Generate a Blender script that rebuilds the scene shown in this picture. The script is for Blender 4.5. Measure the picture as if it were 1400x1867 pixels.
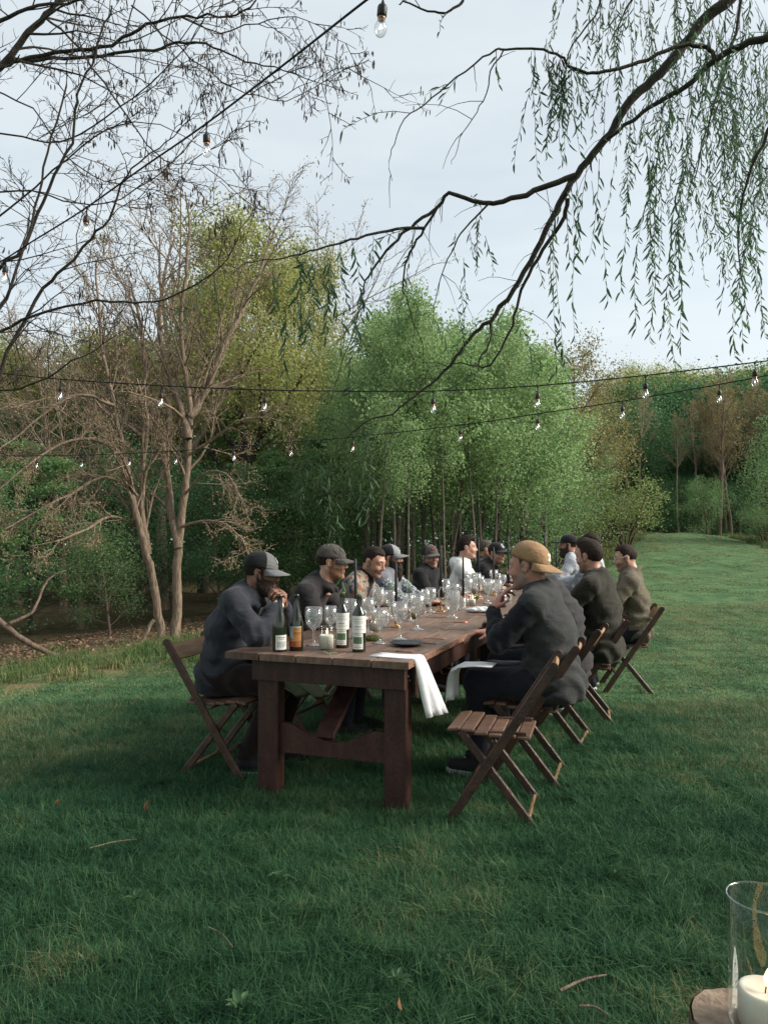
import bpy, bmesh, math, random
import numpy as np
from mathutils import Vector, Matrix, Quaternion

# ------------------------------------------------------------ clear
for o in list(bpy.data.objects):
    bpy.data.objects.remove(o, do_unlink=True)
scene = bpy.context.scene
COL = scene.collection
R = math.radians

# ------------------------------------------------------------ camera
CAM_Z = 1.37
PITCH = R(2.2)
FPX = 1350.0                       # focal length in photo pixels (1400 x 1867)
cam_data = bpy.data.cameras.new("camera")
cam_data.sensor_fit = 'VERTICAL'
cam_data.sensor_height = 36.0
cam_data.sensor_width = 27.0
cam_data.lens = FPX / 1867.0 * 36.0
cam_data.clip_start = 0.05
cam_data.clip_end = 600.0
cam = bpy.data.objects.new("camera", cam_data)
COL.objects.link(cam)
cam.location = (0, 0, CAM_Z)
cam.rotation_euler = (R(90) + PITCH, 0, 0)
scene.camera = cam

# ------------------------------------------------------------ world
SUN_EL, SUN_AZ = 32.0, 94.0       # azimuth clockwise from +Y (straight ahead); sun low at right, a bit behind
world = bpy.data.worlds.new("World")
scene.world = world
world.use_nodes = True
wn, wl = world.node_tree.nodes, world.node_tree.links
wn.clear()
wout = wn.new('ShaderNodeOutputWorld')
bg = wn.new('ShaderNodeBackground')
sky = wn.new('ShaderNodeTexSky')
sky.sky_type = 'NISHITA'
sky.sun_disc = False
sky.sun_elevation = R(SUN_EL)
sky.sun_rotation = R(SUN_AZ)
sky.air_density = 1.0
sky.dust_density = 3.5
sky.ozone_density = 1.2
# thin high cloud veil: pale, faintly streaked, everywhere in the sky
tc = wn.new('ShaderNodeTexCoord')
mp = wn.new('ShaderNodeMapping')
mp.inputs['Scale'].default_value = (1.2, 1.2, 5.0)
nz = wn.new('ShaderNodeTexNoise')
nz.inputs['Scale'].default_value = 2.2
nz.inputs['Detail'].default_value = 5.0
nz.inputs['Roughness'].default_value = 0.55
rmp = wn.new('ShaderNodeMapRange')
rmp.inputs['From Min'].default_value = 0.3
rmp.inputs['From Max'].default_value = 0.75
rmp.inputs['To Min'].default_value = 0.56
rmp.inputs['To Max'].default_value = 0.74
vm = wn.new('ShaderNodeMix'); vm.data_type = 'RGBA'
vm.inputs['B'].default_value = (6.35, 6.85, 6.85, 1)
wl.new(tc.outputs['Generated'], mp.inputs['Vector'])
wl.new(mp.outputs['Vector'], nz.inputs['Vector'])
wl.new(nz.outputs['Fac'], rmp.inputs['Value'])
wl.new(rmp.outputs['Result'], vm.inputs['Factor'])
wl.new(sky.outputs['Color'], vm.inputs['A'])
wl.new(vm.outputs['Result'], bg.inputs['Color'])
bg.inputs['Strength'].default_value = 0.112
wl.new(bg.outputs['Background'], wout.inputs['Surface'])

# ------------------------------------------------------------ sun
sun_data = bpy.data.lights.new("sun", 'SUN')
sun_data.energy = 4.4
sun_data.angle = R(30)
sun_data.color = (1.0, 0.94, 0.86)
sun = bpy.data.objects.new("sun", sun_data)
COL.objects.link(sun)
_az, _el = R(SUN_AZ), R(SUN_EL)
sdir = Vector((math.sin(_az) * math.cos(_el), math.cos(_az) * math.cos(_el), math.sin(_el)))
sun.rotation_euler = sdir.to_track_quat('Z', 'Y').to_euler()
sun.location = (10, -5, 12)

scene.view_settings.view_transform = 'Standard'
scene.view_settings.look = 'None'
scene.view_settings.exposure = 0.55
scene.view_settings.gamma = 1.0
scene.render.engine = 'CYCLES'
scene.cycles.max_bounces = 8
scene.cycles.diffuse_bounces = 3
scene.cycles.glossy_bounces = 3
scene.cycles.transmission_bounces = 8
scene.cycles.transparent_max_bounces = 12
scene.cycles.caustics_reflective = False
scene.cycles.caustics_refractive = False

# ------------------------------------------------------------ helpers
def at(px, py, Y):
    """world point seen at photo pixel (px, py) at world depth Y"""
    dx = (px - 700.0) / FPX
    dy = -(py - 933.5) / FPX
    cy, sy = math.cos(PITCH), math.sin(PITCH)
    d = Vector((dx, cy - dy * sy, sy + dy * cy))
    return Vector((0, 0, CAM_Z)) + d * (Y / d.y)

MATS = {}
def _nodes(m):
    m.use_nodes = True
    nt = m.node_tree
    nt.nodes.clear()
    out = nt.nodes.new('ShaderNodeOutputMaterial')
    return nt, nt.nodes, nt.links, out

def pmat(name, c1, c2=None, scale=8.0, rough=0.6, bump=0.0, bscale=60.0, spec=0.3, metal=0.0,
         stretch=(1, 1, 1), detail=5.0, lo=0.35, hi=0.65, sheen=0.0, vary=0.0, coat=0.0, isl=0.0):
    """principled material: two colours mixed by noise, fine bump; vary = per-object value change, isl = per-island"""
    if name in MATS:
        return MATS[name]
    m = bpy.data.materials.new(name)
    nt, n, l, out = _nodes(m)
    p = n.new('ShaderNodeBsdfPrincipled')
    l.new(p.outputs[0], out.inputs['Surface'])
    p.inputs['Roughness'].default_value = rough
    p.inputs['Metallic'].default_value = metal
    p.inputs['Specular IOR Level'].default_value = spec
    if sheen:
        p.inputs['Sheen Weight'].default_value = sheen
        p.inputs['Sheen Roughness'].default_value = 0.6
    if coat:
        p.inputs['Coat Weight'].default_value = coat
        p.inputs['Coat Roughness'].default_value = 0.2
    tcn = n.new('ShaderNodeTexCoord')
    mpn = n.new('ShaderNodeMapping')
    mpn.inputs['Scale'].default_value = stretch
    l.new(tcn.outputs['Object'], mpn.inputs['Vector'])
    c2 = c2 or tuple(v * 0.75 for v in c1)
    nzn = n.new('ShaderNodeTexNoise')
    nzn.inputs['Scale'].default_value = scale
    nzn.inputs['Detail'].default_value = detail
    l.new(mpn.outputs[0], nzn.inputs['Vector'])
    mr = n.new('ShaderNodeMapRange')
    mr.inputs['From Min'].default_value = lo
    mr.inputs['From Max'].default_value = hi
    l.new(nzn.outputs['Fac'], mr.inputs['Value'])
    mx = n.new('ShaderNodeMix'); mx.data_type = 'RGBA'
    mx.inputs['A'].default_value = (*c1, 1)
    mx.inputs['B'].default_value = (*c2, 1)
    l.new(mr.outputs['Result'], mx.inputs['Factor'])
    col = mx.outputs['Result']
    if vary or isl:
        hs = n.new('ShaderNodeHueSaturation')
        mv = n.new('ShaderNodeMapRange')
        if vary:
            oi = n.new('ShaderNodeObjectInfo'); src = oi.outputs['Random']; a = vary
        else:
            gi = n.new('ShaderNodeNewGeometry'); src = gi.outputs['Random Per Island']; a = isl
        mv.inputs['To Min'].default_value = 1 - a
        mv.inputs['To Max'].default_value = 1 + a
        l.new(src, mv.inputs['Value'])
        l.new(mv.outputs[0], hs.inputs['Value'])
        l.new(col, hs.inputs['Color'])
        col = hs.outputs['Color']
    l.new(col, p.inputs['Base Color'])
    if bump:
        nb = n.new('ShaderNodeTexNoise')
        nb.inputs['Scale'].default_value = bscale
        nb.inputs['Detail'].default_value = 6.0
        l.new(mpn.outputs[0], nb.inputs['Vector'])
        bp = n.new('ShaderNodeBump')
        bp.inputs['Strength'].default_value = bump
        bp.inputs['Distance'].default_value = 0.02
        l.new(nb.outputs['Fac'], bp.inputs['Height'])
        l.new(bp.outputs[0], p.inputs['Normal'])
    MATS[name] = m
    return m

def leafmat(name, c1, c2, c3=None, trans=0.35, rough=0.55, vary=0.12):
    """leaf: colour ramp by random per island, diffuse + translucent"""
    if name in MATS:
        return MATS[name]
    m = bpy.data.materials.new(name)
    nt, n, l, out = _nodes(m)
    gi = n.new('ShaderNodeNewGeometry')
    cr = n.new('ShaderNodeValToRGB')
    cr.color_ramp.elements[0].color = (*c1, 1)
    cr.color_ramp.elements[1].color = (*(c3 or c2), 1)
    e = cr.color_ramp.elements.new(0.5); e.color = (*c2, 1)
    l.new(gi.outputs['Random Per Island'], cr.inputs['Fac'])
    oi = n.new('ShaderNodeObjectInfo')
    mv = n.new('ShaderNodeMapRange')
    mv.inputs['To Min'].default_value = 1 - vary
    mv.inputs['To Max'].default_value = 1 + vary
    l.new(oi.outputs['Random'], mv.inputs['Value'])
    hs = n.new('ShaderNodeHueSaturation')
    l.new(mv.outputs[0], hs.inputs['Value'])
    l.new(cr.outputs['Color'], hs.inputs['Color'])
    p = n.new('ShaderNodeBsdfPrincipled')
    p.inputs['Roughness'].default_value = rough
    p.inputs['Specular IOR Level'].default_value = 0.25
    l.new(hs.outputs['Color'], p.inputs['Base Color'])
    t = n.new('ShaderNodeBsdfTranslucent')
    l.new(hs.outputs['Color'], t.inputs['Color'])
    ms = n.new('ShaderNodeMixShader')
    ms.inputs[0].default_value = trans
    l.new(p.outputs[0], ms.inputs[1]); l.new(t.outputs[0], ms.inputs[2])
    l.new(ms.outputs[0], out.inputs['Surface'])
    MATS[name] = m
    return m

def link(name, mesh, parent=None, mats=None, loc=None):
    o = bpy.data.objects.new(name, mesh)
    COL.objects.link(o)
    if parent is not None:
        o.parent = parent
    if loc is not None:
        o.location = loc
    if mats is not None and mesh is not None and not mesh.materials:
        for m in (mats if isinstance(mats, (list, tuple)) else [mats]):
            mesh.materials.append(m)
    return o

def tag(o, label=None, cat=None, group=None, kind=None):
    if label: o['label'] = label
    if cat: o['category'] = cat
    if group: o['group'] = group
    if kind: o['kind'] = kind
    return o

def empty(name, loc=(0, 0, 0), rz=0.0):
    o = bpy.data.objects.new(name, None)
    COL.objects.link(o)
    o.empty_display_size = 0.1
    o.location = loc
    o.rotation_euler = (0, 0, rz)
    return o

def copy_tree(o, parent=None):
    c = o.copy()
    COL.objects.link(c)
    c.parent = parent
    for ch in list(o.children):
        copy_tree(ch, c)
    return c

def mesh_np(name, verts, faces, smooth=False, matidx=None):
    """verts (N,3); faces (M,k) constant k, or list of lists"""
    me = bpy.data.meshes.new(name)
    if isinstance(faces, np.ndarray):
        v = np.asarray(verts, dtype=np.float32)
        f = faces.astype(np.int32)
        k = f.shape[1]
        me.vertices.add(len(v)); me.vertices.foreach_set('co', v.ravel())
        me.loops.add(f.size); me.loops.foreach_set('vertex_index', f.ravel())
        me.polygons.add(len(f))
        me.polygons.foreach_set('loop_start', np.arange(0, f.size, k, dtype=np.int32))
        me.polygons.foreach_set('loop_total', np.full(len(f), k, dtype=np.int32))
        if smooth:
            me.polygons.foreach_set('use_smooth', np.ones(len(f), dtype=bool))
        if matidx is not None:
            me.polygons.foreach_set('material_index', np.asarray(matidx, dtype=np.int32))
        me.update(calc_edges=True)
        me.validate()
    else:
        me.from_pydata([tuple(v) for v in verts], [], [tuple(f) for f in faces])
        if smooth:
            for p in me.polygons: p.use_smooth = True
        if matidx is not None:
            for p, i in zip(me.polygons, matidx): p.material_index = i
        me.update()
    return me

class MB:
    """collects simple solids into one mesh"""
    def __init__(s):
        s.v, s.f, s.m, s.sm = [], [], [], []
        s.mat = 0
    def add(s, vs, fs, smooth=False):
        b = len(s.v)
        s.v += [tuple(v) for v in vs]
        for f in fs:
            s.f.append([b + i for i in f]); s.m.append(s.mat); s.sm.append(smooth)
        return s
    def box(s, c, size, rot=None, bev=0.0):
        """box with optional chamfered edges"""
        hx, hy, hz = size[0] / 2, size[1] / 2, size[2] / 2
        b = min(bev, hx * .9, hy * .9, hz * .9)
        bm = bmesh.new()
        bmesh.ops.create_cube(bm, size=1.0)
        for v in bm.verts:
            v.co = Vector((v.co.x * 2 * hx, v.co.y * 2 * hy, v.co.z * 2 * hz))
        if b > 0:
            bmesh.ops.bevel(bm, geom=list(bm.edges), offset=b, segments=1, affect='EDGES')
        M = rot.to_matrix() if isinstance(rot, Quaternion) else (rot if rot is not None else Matrix.Identity(3))
        c = Vector(c)
        bm.verts.ensure_lookup_table()
        bm.verts.index_update()
        s.add([M @ v.co + c for v in bm.verts], [[v.index for v in f.verts] for f in bm.faces])
        bm.free()
        return s
    def beam(s, a, b, w, t, up=(0, 0, 1), bev=0.0):
        """rectangular bar from a to b; w across, t along 'up'"""
        a, b = Vector(a), Vector(b)
        d = (b - a); L = d.length; d.normalize()
        u = Vector(up); sd = d.cross(u).normalized(); u2 = sd.cross(d).normalized()
        M = Matrix((d, sd, u2)).transposed()
        return s.box((a + b) / 2, (L, w, t), M, bev)
    def tube(s, pts, rad, n=8, cap=True, smooth=True):
        pts = [Vector(p) for p in pts]
        if not isinstance(rad, (list, tuple)): rad = [rad] * len(pts)
        vs, fs = [], []
        ref = Vector((0, 0, 1))
        prev = None
        for i, p in enumerate(pts):
            d = (pts[min(i + 1, len(pts) - 1)] - pts[max(i - 1, 0)])
            d = d.normalized() if d.length > 1e-9 else Vector((0, 0, 1))
            if prev is None:
                r0 = ref if abs(d.dot(ref)) < .9 else Vector((1, 0, 0))
                x = d.cross(r0).normalized()
            else:
                x = (prev - d * prev.dot(d)).normalized()
            prev = x
            y = d.cross(x)
            for k in range(n):
                a = 2 * math.pi * k / n
                vs.append(p + (x * math.cos(a) + y * math.sin(a)) * rad[i])
        for i in range(len(pts) - 1):
            for k in range(n):
                k2 = (k + 1) % n
                fs.append([i * n + k, i * n + k2, (i + 1) * n + k2, (i + 1) * n + k])
        s.add(vs, fs, smooth)
        if cap:
            b = len(s.v) - len(vs)
            s.f.append([b + k for k in range(n)][::-1]); s.m.append(s.mat); s.sm.append(False)
            e = b + (len(pts) - 1) * n
            s.f.append([e + k for k in range(n)]); s.m.append(s.mat); s.sm.append(False)
        return s
    def lathe(s, prof, n=24, c=(0, 0, 0), smooth=True, flute=0.0, fk=10, f0=None, f1=None):
        """prof: list of (r, z); flute = relative radial ripple between profile indices f0..f1"""
        vs, fs = [], []
        for i, (r, z) in enumerate(prof):
            for k in range(n):
                a = 2 * math.pi * k / n
                rr = r
                if flute and f0 <= i <= f1:
                    rr = r * (1 + flute * math.cos(fk * a))
                vs.append((c[0] + rr * math.cos(a), c[1] + rr * math.sin(a), c[2] + z))
        m = len(prof)
        for i in range(m - 1):
            for k in range(n):
                k2 = (k + 1) % n
                fs.append([i * n + k, i * n + k2, (i + 1) * n + k2, (i + 1) * n + k])
        s.add(vs, fs, smooth)
        return s
    def mesh(s, name):
        me = bpy.data.meshes.new(name)
        me.from_pydata(s.v, [], s.f)
        me.polygons.foreach_set('use_smooth', s.sm)
        me.polygons.foreach_set('material_index', s.m)
        me.update()
        return me
    def build(s, name, mats, parent=None, loc=None):
        return link(name, s.mesh(name), parent, mats, loc)

def sstep(a, b, x):
    t = np.clip((x - a) / (b - a), 0, 1)
    return t * t * (3 - 2 * t)

def vnoise(p, seed=0):
    """cheap smooth 3-d noise from warped sines, about -1..1 ; p (...,3)"""
    r = np.random.RandomState(seed)
    out = 0
    for i in range(5):
        k = r.normal(size=3); k /= np.linalg.norm(k)
        k2 = r.normal(size=3)
        ph = r.uniform(0, 6.28)
        out = out + np.sin((p @ k) * (0.8 + .35 * i) * 2 + ph + 1.3 * np.sin(p @ k2 + ph * 2))
    return out / 5 * 1.6
# ------------------------------------------------------------ terrain
EDGE = np.array([(-14, -6), (-7.5, 1.0), (-3.7, 6.1), (-2.9, 7.6), (-2.0, 9.2), (0.4, 12.2), (4.2, 18), (9, 28), (12.6, 36), (14.5, 44), (15.5, 60)], float)
def edge_dist(x, y):
    """signed distance to the lawn's left edge, positive on the wood side"""
    x = np.asarray(x, float); y = np.asarray(y, float)
    best = np.full(np.broadcast(x, y).shape, 1e9); sg = np.zeros_like(best)
    for (ax, ay), (bx, by) in zip(EDGE[:-1], EDGE[1:]):
        dx, dy = bx - ax, by - ay
        t = np.clip(((x - ax) * dx + (y - ay) * dy) / (dx * dx + dy * dy), 0, 1)
        qx, qy = ax + t * dx, ay + t * dy
        d = np.hypot(x - qx, y - qy)
        s = np.sign(dx * (y - ay) - dy * (x - ax))
        m = d < best
        best = np.where(m, d, best); sg = np.where(m, s, sg)
    return best * sg

def right_edge(y):
    return 12.6 + 0.27 * (np.asarray(y, float) - 20)

def ground(x, y):
    x = np.asarray(x, float); y = np.asarray(y, float)
    e = edge_dist(x, y)
    yy = np.clip(y - 9.0, 0, None)
    rise = 0.0028 * np.minimum(yy, 16) ** 2 + np.clip(yy - 16, 0, 12) * 0.084 + np.clip(yy - 28, 0, 5) * 0.03
    rise = rise - np.clip(yy - 29, 0, 60) * 0.075
    lawn = rise
    cx = 13.5
    lawn = lawn - 0.045 * np.clip(x - cx - 1.5, 0, 8) ** 1.5 * sstep(14, 26, y)
    wood = -0.05 * np.clip(e, 0, 12) - 0.035 * np.clip(e - 1.0, 0, 10)
    w = sstep(-1.0, 5.0, e)
    z = lawn * (1 - 0.75 * w) + wood * sstep(-0.5, 1.5, e)
    # lawn dips slightly on the left side
    z = z - 0.028 * np.clip(-1.6 - x, 0, 6) * (e < 30)
    # gentle unevenness
    z = z + 0.018 * np.sin(x * 1.3 + .7 * y) * np.sin(y * .9 - .4 * x) + 0.012 * np.sin(2.3 * x - 1.9 * y)
    z = z - 0.012
    return z

def gz(x, y):
    return float(ground(np.array([x]), np.array([y]))[0])

def make_ground():
    def axis(segs):
        a = []
        for lo, hi, n in segs: a += list(np.linspace(lo, hi, n, endpoint=False))
        return np.array(a + [segs[-1][1]])
    xs = axis([(-400, -60, 12), (-60, -12, 24), (-12, 12, 120), (12, 40, 48), (40, 400, 14)])
    ys = axis([(-120, -8, 12), (-8, 1, 18), (1, 16, 100), (16, 60, 80), (60, 400, 16)])
    X, Y = np.meshgrid(xs, ys)
    Z = ground(X, Y)
    v = np.stack([X, Y, Z], -1).reshape(-1, 3)
    ny, nx = X.shape
    i = np.arange(ny * nx).reshape(ny, nx)
    f = np.stack([i[:-1, :-1], i[:-1, 1:], i[1:, 1:], i[1:, :-1]], -1).reshape(-1, 4)
    me = mesh_np('ground', v, f, smooth=True)
    e = edge_dist(X, Y).ravel() + 0.35 * np.sin(Y.ravel() * 1.7) + .25 * np.sin(X.ravel() * 2.9 + Y.ravel())
    re = (X - right_edge(Y)).ravel()
    wood = np.maximum(sstep(3.2, 4.8, e), sstep(0.4, 2.0, re) * (Y.ravel() > 10))
    rough = np.maximum(sstep(-0.25, 0.35, e), sstep(-.6, .3, re) * (Y.ravel() > 10))
    a = me.attributes.new('wood', 'FLOAT', 'POINT'); a.data.foreach_set('value', wood.astype(np.float32))
    a = me.attributes.new('rough', 'FLOAT', 'POINT'); a.data.foreach_set('value', rough.astype(np.float32))
    m = bpy.data.materials.new('ground_cover')
    nt, n, l, out = _nodes(m)
    p = n.new('ShaderNodeBsdfPrincipled'); p.inputs['Roughness'].default_value = .95
    p.inputs['Specular IOR Level'].default_value = .1
    l.new(p.outputs[0], out.inputs[0])
    def nzc(scale, c1, c2, lo=.38, hi=.62):
        tcn = n.new('ShaderNodeTexCoord')
        q = n.new('ShaderNodeTexNoise'); q.inputs['Scale'].default_value = scale; q.inputs['Detail'].default_value = 7
        l.new(tcn.outputs['Object'], q.inputs['Vector'])
        r = n.new('ShaderNodeMapRange'); r.inputs['From Min'].default_value = lo; r.inputs['From Max'].default_value = hi
        l.new(q.outputs['Fac'], r.inputs['Value'])
        x = n.new('ShaderNodeMix'); x.data_type = 'RGBA'
        x.inputs['A'].default_value = (*c1, 1); x.inputs['B'].default_value = (*c2, 1)
        l.new(r.outputs[0], x.inputs['Factor'])
        return x.outputs['Result']
    lawn_c = nzc(3.0, (.045, .105, .045), (.095, .16, .066))
    rough_c = nzc(5.0, (.06, .10, .035), (.16, .13, .065))
    wood_c = nzc(4.0, (.045, .05, .025), (.11, .08, .045))
    def attr(nm):
        a_ = n.new('ShaderNodeAttribute'); a_.attribute_name = nm; return a_.outputs['Fac']
    m1 = n.new('ShaderNodeMix'); m1.data_type = 'RGBA'
    l.new(attr('rough'), m1.inputs['Factor']); l.new(lawn_c, m1.inputs['A']); l.new(rough_c, m1.inputs['B'])
    m2 = n.new('ShaderNodeMix'); m2.data_type = 'RGBA'
    l.new(attr('wood'), m2.inputs['Factor']); l.new(m1.outputs['Result'], m2.inputs['A']); l.new(wood_c, m2.inputs['B'])
    l.new(m2.outputs['Result'], p.inputs['Base Color'])
    tcn = n.new('ShaderNodeTexCoord')
    q = n.new('ShaderNodeTexNoise'); q.inputs['Scale'].default_value = 28; q.inputs['Detail'].default_value = 8
    l.new(tcn.outputs['Object'], q.inputs['Vector'])
    bp = n.new('ShaderNodeBump'); bp.inputs['Strength'].default_value = .8; bp.inputs['Distance'].default_value = .05
    l.new(q.outputs['Fac'], bp.inputs['Height']); l.new(bp.outputs[0], p.inputs['Normal'])
    o = link('ground', me, None, m)
    tag(o, kind='structure')
    return o
ground_obj = make_ground()

# ------------------------------------------------------------ table frame of reference
TU = Vector((.347, .938, 0)).normalized()     # along the table, away from the camera
TN = Vector((.938, -.347, 0)).normalized()    # across the table, towards the right-hand row
CR = Vector((.1224, 3.73, 0))                 # near right corner on plan
TW = 1.059
CL = CR - TN * TW
TOP = 0.76
T_ANG = math.atan2(TN.y, TN.x)                # yaw of a thing whose +X looks along TN
def tab(s, o, z=TOP):
    """s metres along from the near end, o metres right of the right edge (negative: over the table)"""
    return CR + TU * s + TN * o + Vector((0, 0, z))
def on_table(px, py):
    """point on the table top seen at a photo pixel"""
    d1 = at(px, py, 1.0); c = Vector((0, 0, CAM_Z)); dd = d1 - c
    return c + dd * ((TOP - CAM_Z) / dd.z)
# ------------------------------------------------------------ farm tables
M_top = pmat('table_top_wood', (.20, .125, .088), (.085, .045, .032), scale=5, stretch=(1.2, 9, 3), rough=.42, bump=.35, bscale=22, spec=.45, vary=.28, lo=.3, hi=.7)
M_leg = pmat('oxblood_stained_wood', (.062, .024, .018), (.034, .013, .010), scale=6, stretch=(4, 4, 1), rough=.5, bump=.3, bscale=40, spec=.4, vary=.1)
M_edge = pmat('rough_sawn_edge', (.34, .19, .12), (.14, .06, .04), scale=30, stretch=(1, 1, 4), rough=.7, bump=.6, bscale=40)

def plank_mesh(L, w, t, seed, ragged=0.0, sidemat=False):
    """plank along local X with slightly worn, wavy edges"""
    r = random.Random(seed)
    n = 14
    vs, fs, mi = [], [], []
    for i in range(n + 1):
        x = -L / 2 + L * i / n
        if i in (0, n): x += r.uniform(-.003, .003)
        e0 = r.uniform(-1, 1) * ragged; e1 = r.uniform(-1, 1) * .0008
        h = r.uniform(-.0008, .0008)
        y0, y1 = -w / 2, w / 2
        c = .003
        ring = [(x, y0 + e0 + c, t / 2 + h), (x, y1 + e1 - c, t / 2 + h), (x, y1 + e1, t / 2 - c + h),
                (x, y1 + e1, -t / 2 + c), (x, y1 + e1 - c, -t / 2), (x, y0 + e0 + c, -t / 2), (x, y0 + e0, -t / 2 + c), (x, y0 + e0, t / 2 - c + h)]
        vs += ring
    for i in range(n):
        for k in range(8):
            k2 = (k + 1) % 8
            fs.append([i * 8 + k, (i + 1) * 8 + k, (i + 1) * 8 + k2, i * 8 + k2])
            mi.append(1 if (sidemat and k in (5, 6, 7)) else 0)
    fs.append(list(range(8))); mi.append(0)
    fs.append([n * 8 + k for k in range(8)][::-1]); mi.append(0)
    return mesh_np('plank', vs, fs, matidx=mi)

def make_table(s0, L, label, seed):
    root = empty('farm_table', tab(s0, -TW / 2, 0), T_ANG)    # local +X = right edge side, +Y = away
    tag(root, label, 'table', 'farm tables set end to end')
    W = TW; t = .036
    widths = [.20, .215, .21, .22, .212]
    k = (W - .006 * 4) / sum(widths); widths = [w * k for w in widths]
    x = W / 2
    for i, w in enumerate(widths):
        me = plank_mesh(L, w, t, seed * 10 + i, ragged=.004 if i == 0 else .0006, sidemat=(i == 0))
        o = link('plank', me, root, [M_top, M_edge])
        # plank runs along local Y; its own -Y side must be the outer right edge for i == 0
        o.rotation_euler = (0, 0, R(90))
        # rotated by 90: local x -> +Y, local y -> -X  => own -y side is +X (right)
        o.location = (x - w / 2, L / 2, TOP - t / 2 + random.Random(seed + i).uniform(-.0012, .0004))
        x -= w + .006
    zt = TOP - t - .002
    ix, iy = .035, .05
    lx0, lx1 = -W / 2 + .135, W / 2 - ix
    a = MB()
    ah = .115
    for yy in (iy + .012, L - iy - .012):
        a.box(((lx0 + lx1) / 2, yy, zt - ah / 2), (lx1 - lx0 - .004, .024, ah), bev=.002)
    for xx in (lx0 + .012, lx1 - .012):
        a.box((xx, L / 2, zt - ah / 2 - .001), (.024, L - 2 * iy - .05, ah), bev=.002)
    a.build('apron', M_leg, root)
    lw, ld = .125, .085
    for yy in (iy + .026 + ld / 2, L - iy - .026 - ld / 2):
        for xx in (lx0 + lw / 2 + .0245, lx1 - lw / 2 + .004 - .004):
            g = MB(); g.box((xx, yy, (zt - .003) / 2 - .02), (lw, ld, zt - .003 + .04), bev=.006)
            g.build('leg', M_leg, root)
        # scalloped stretcher between the legs
        n = 26
        xa, xb = lx0 + lw + .02, lx1 - lw
        vs, fs = [], []
        for i in range(n + 1):
            u = i / n
            xx = xa + (xb - xa) * u
            c = .5 - .5 * math.cos(2 * math.pi * min(max((u - .06) / .88, 0), 1))
            top = .375 - .085 * c ** .8
            bot = .215
            for yo in (-.014, .014):
                vs += [(xx, yy + yo, bot), (xx, yy + yo, top)]
        for i in range(n):
            b = i * 4
            fs += [[b, b + 4, b + 5, b + 1], [b + 2, b + 3, b + 7, b + 6], [b + 1, b + 5, b + 7, b + 3], [b, b + 2, b + 6, b + 4]]
        link('stretcher', mesh_np('stretcher', vs, fs), root, M_leg)
    for sy in (1, -1):
        b = MB()
        y0 = (iy + .09) if sy > 0 else (L - iy - .09)
        b.beam((.0, y0, .30), (.0, y0 + sy * .62, zt - .01), .11, .03, bev=.003)
        b.build('brace', M_leg, root)
    for yy in (.085, .11):
        bl = MB()
        bl.tube([(lx1 - .002, yy + .01, zt - .05 - (yy - .085)), (lx1 + .006, yy + .01, zt - .05 - (yy - .085))], .006, 8)
        bl.build('bolt', pmat('dull_steel', (.45, .42, .4), rough=.4, metal=1.0), root)
    return root
make_table(0.0, 2.42, 'nearest farm table with dark red legs and a scalloped stretcher', 1)
make_table(2.44, 2.42, 'middle farm table of the row, half hidden by diners and glassware', 2)
make_table(4.88, 2.30, 'farthest farm table of the row, behind the tall black candles', 3)

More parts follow.
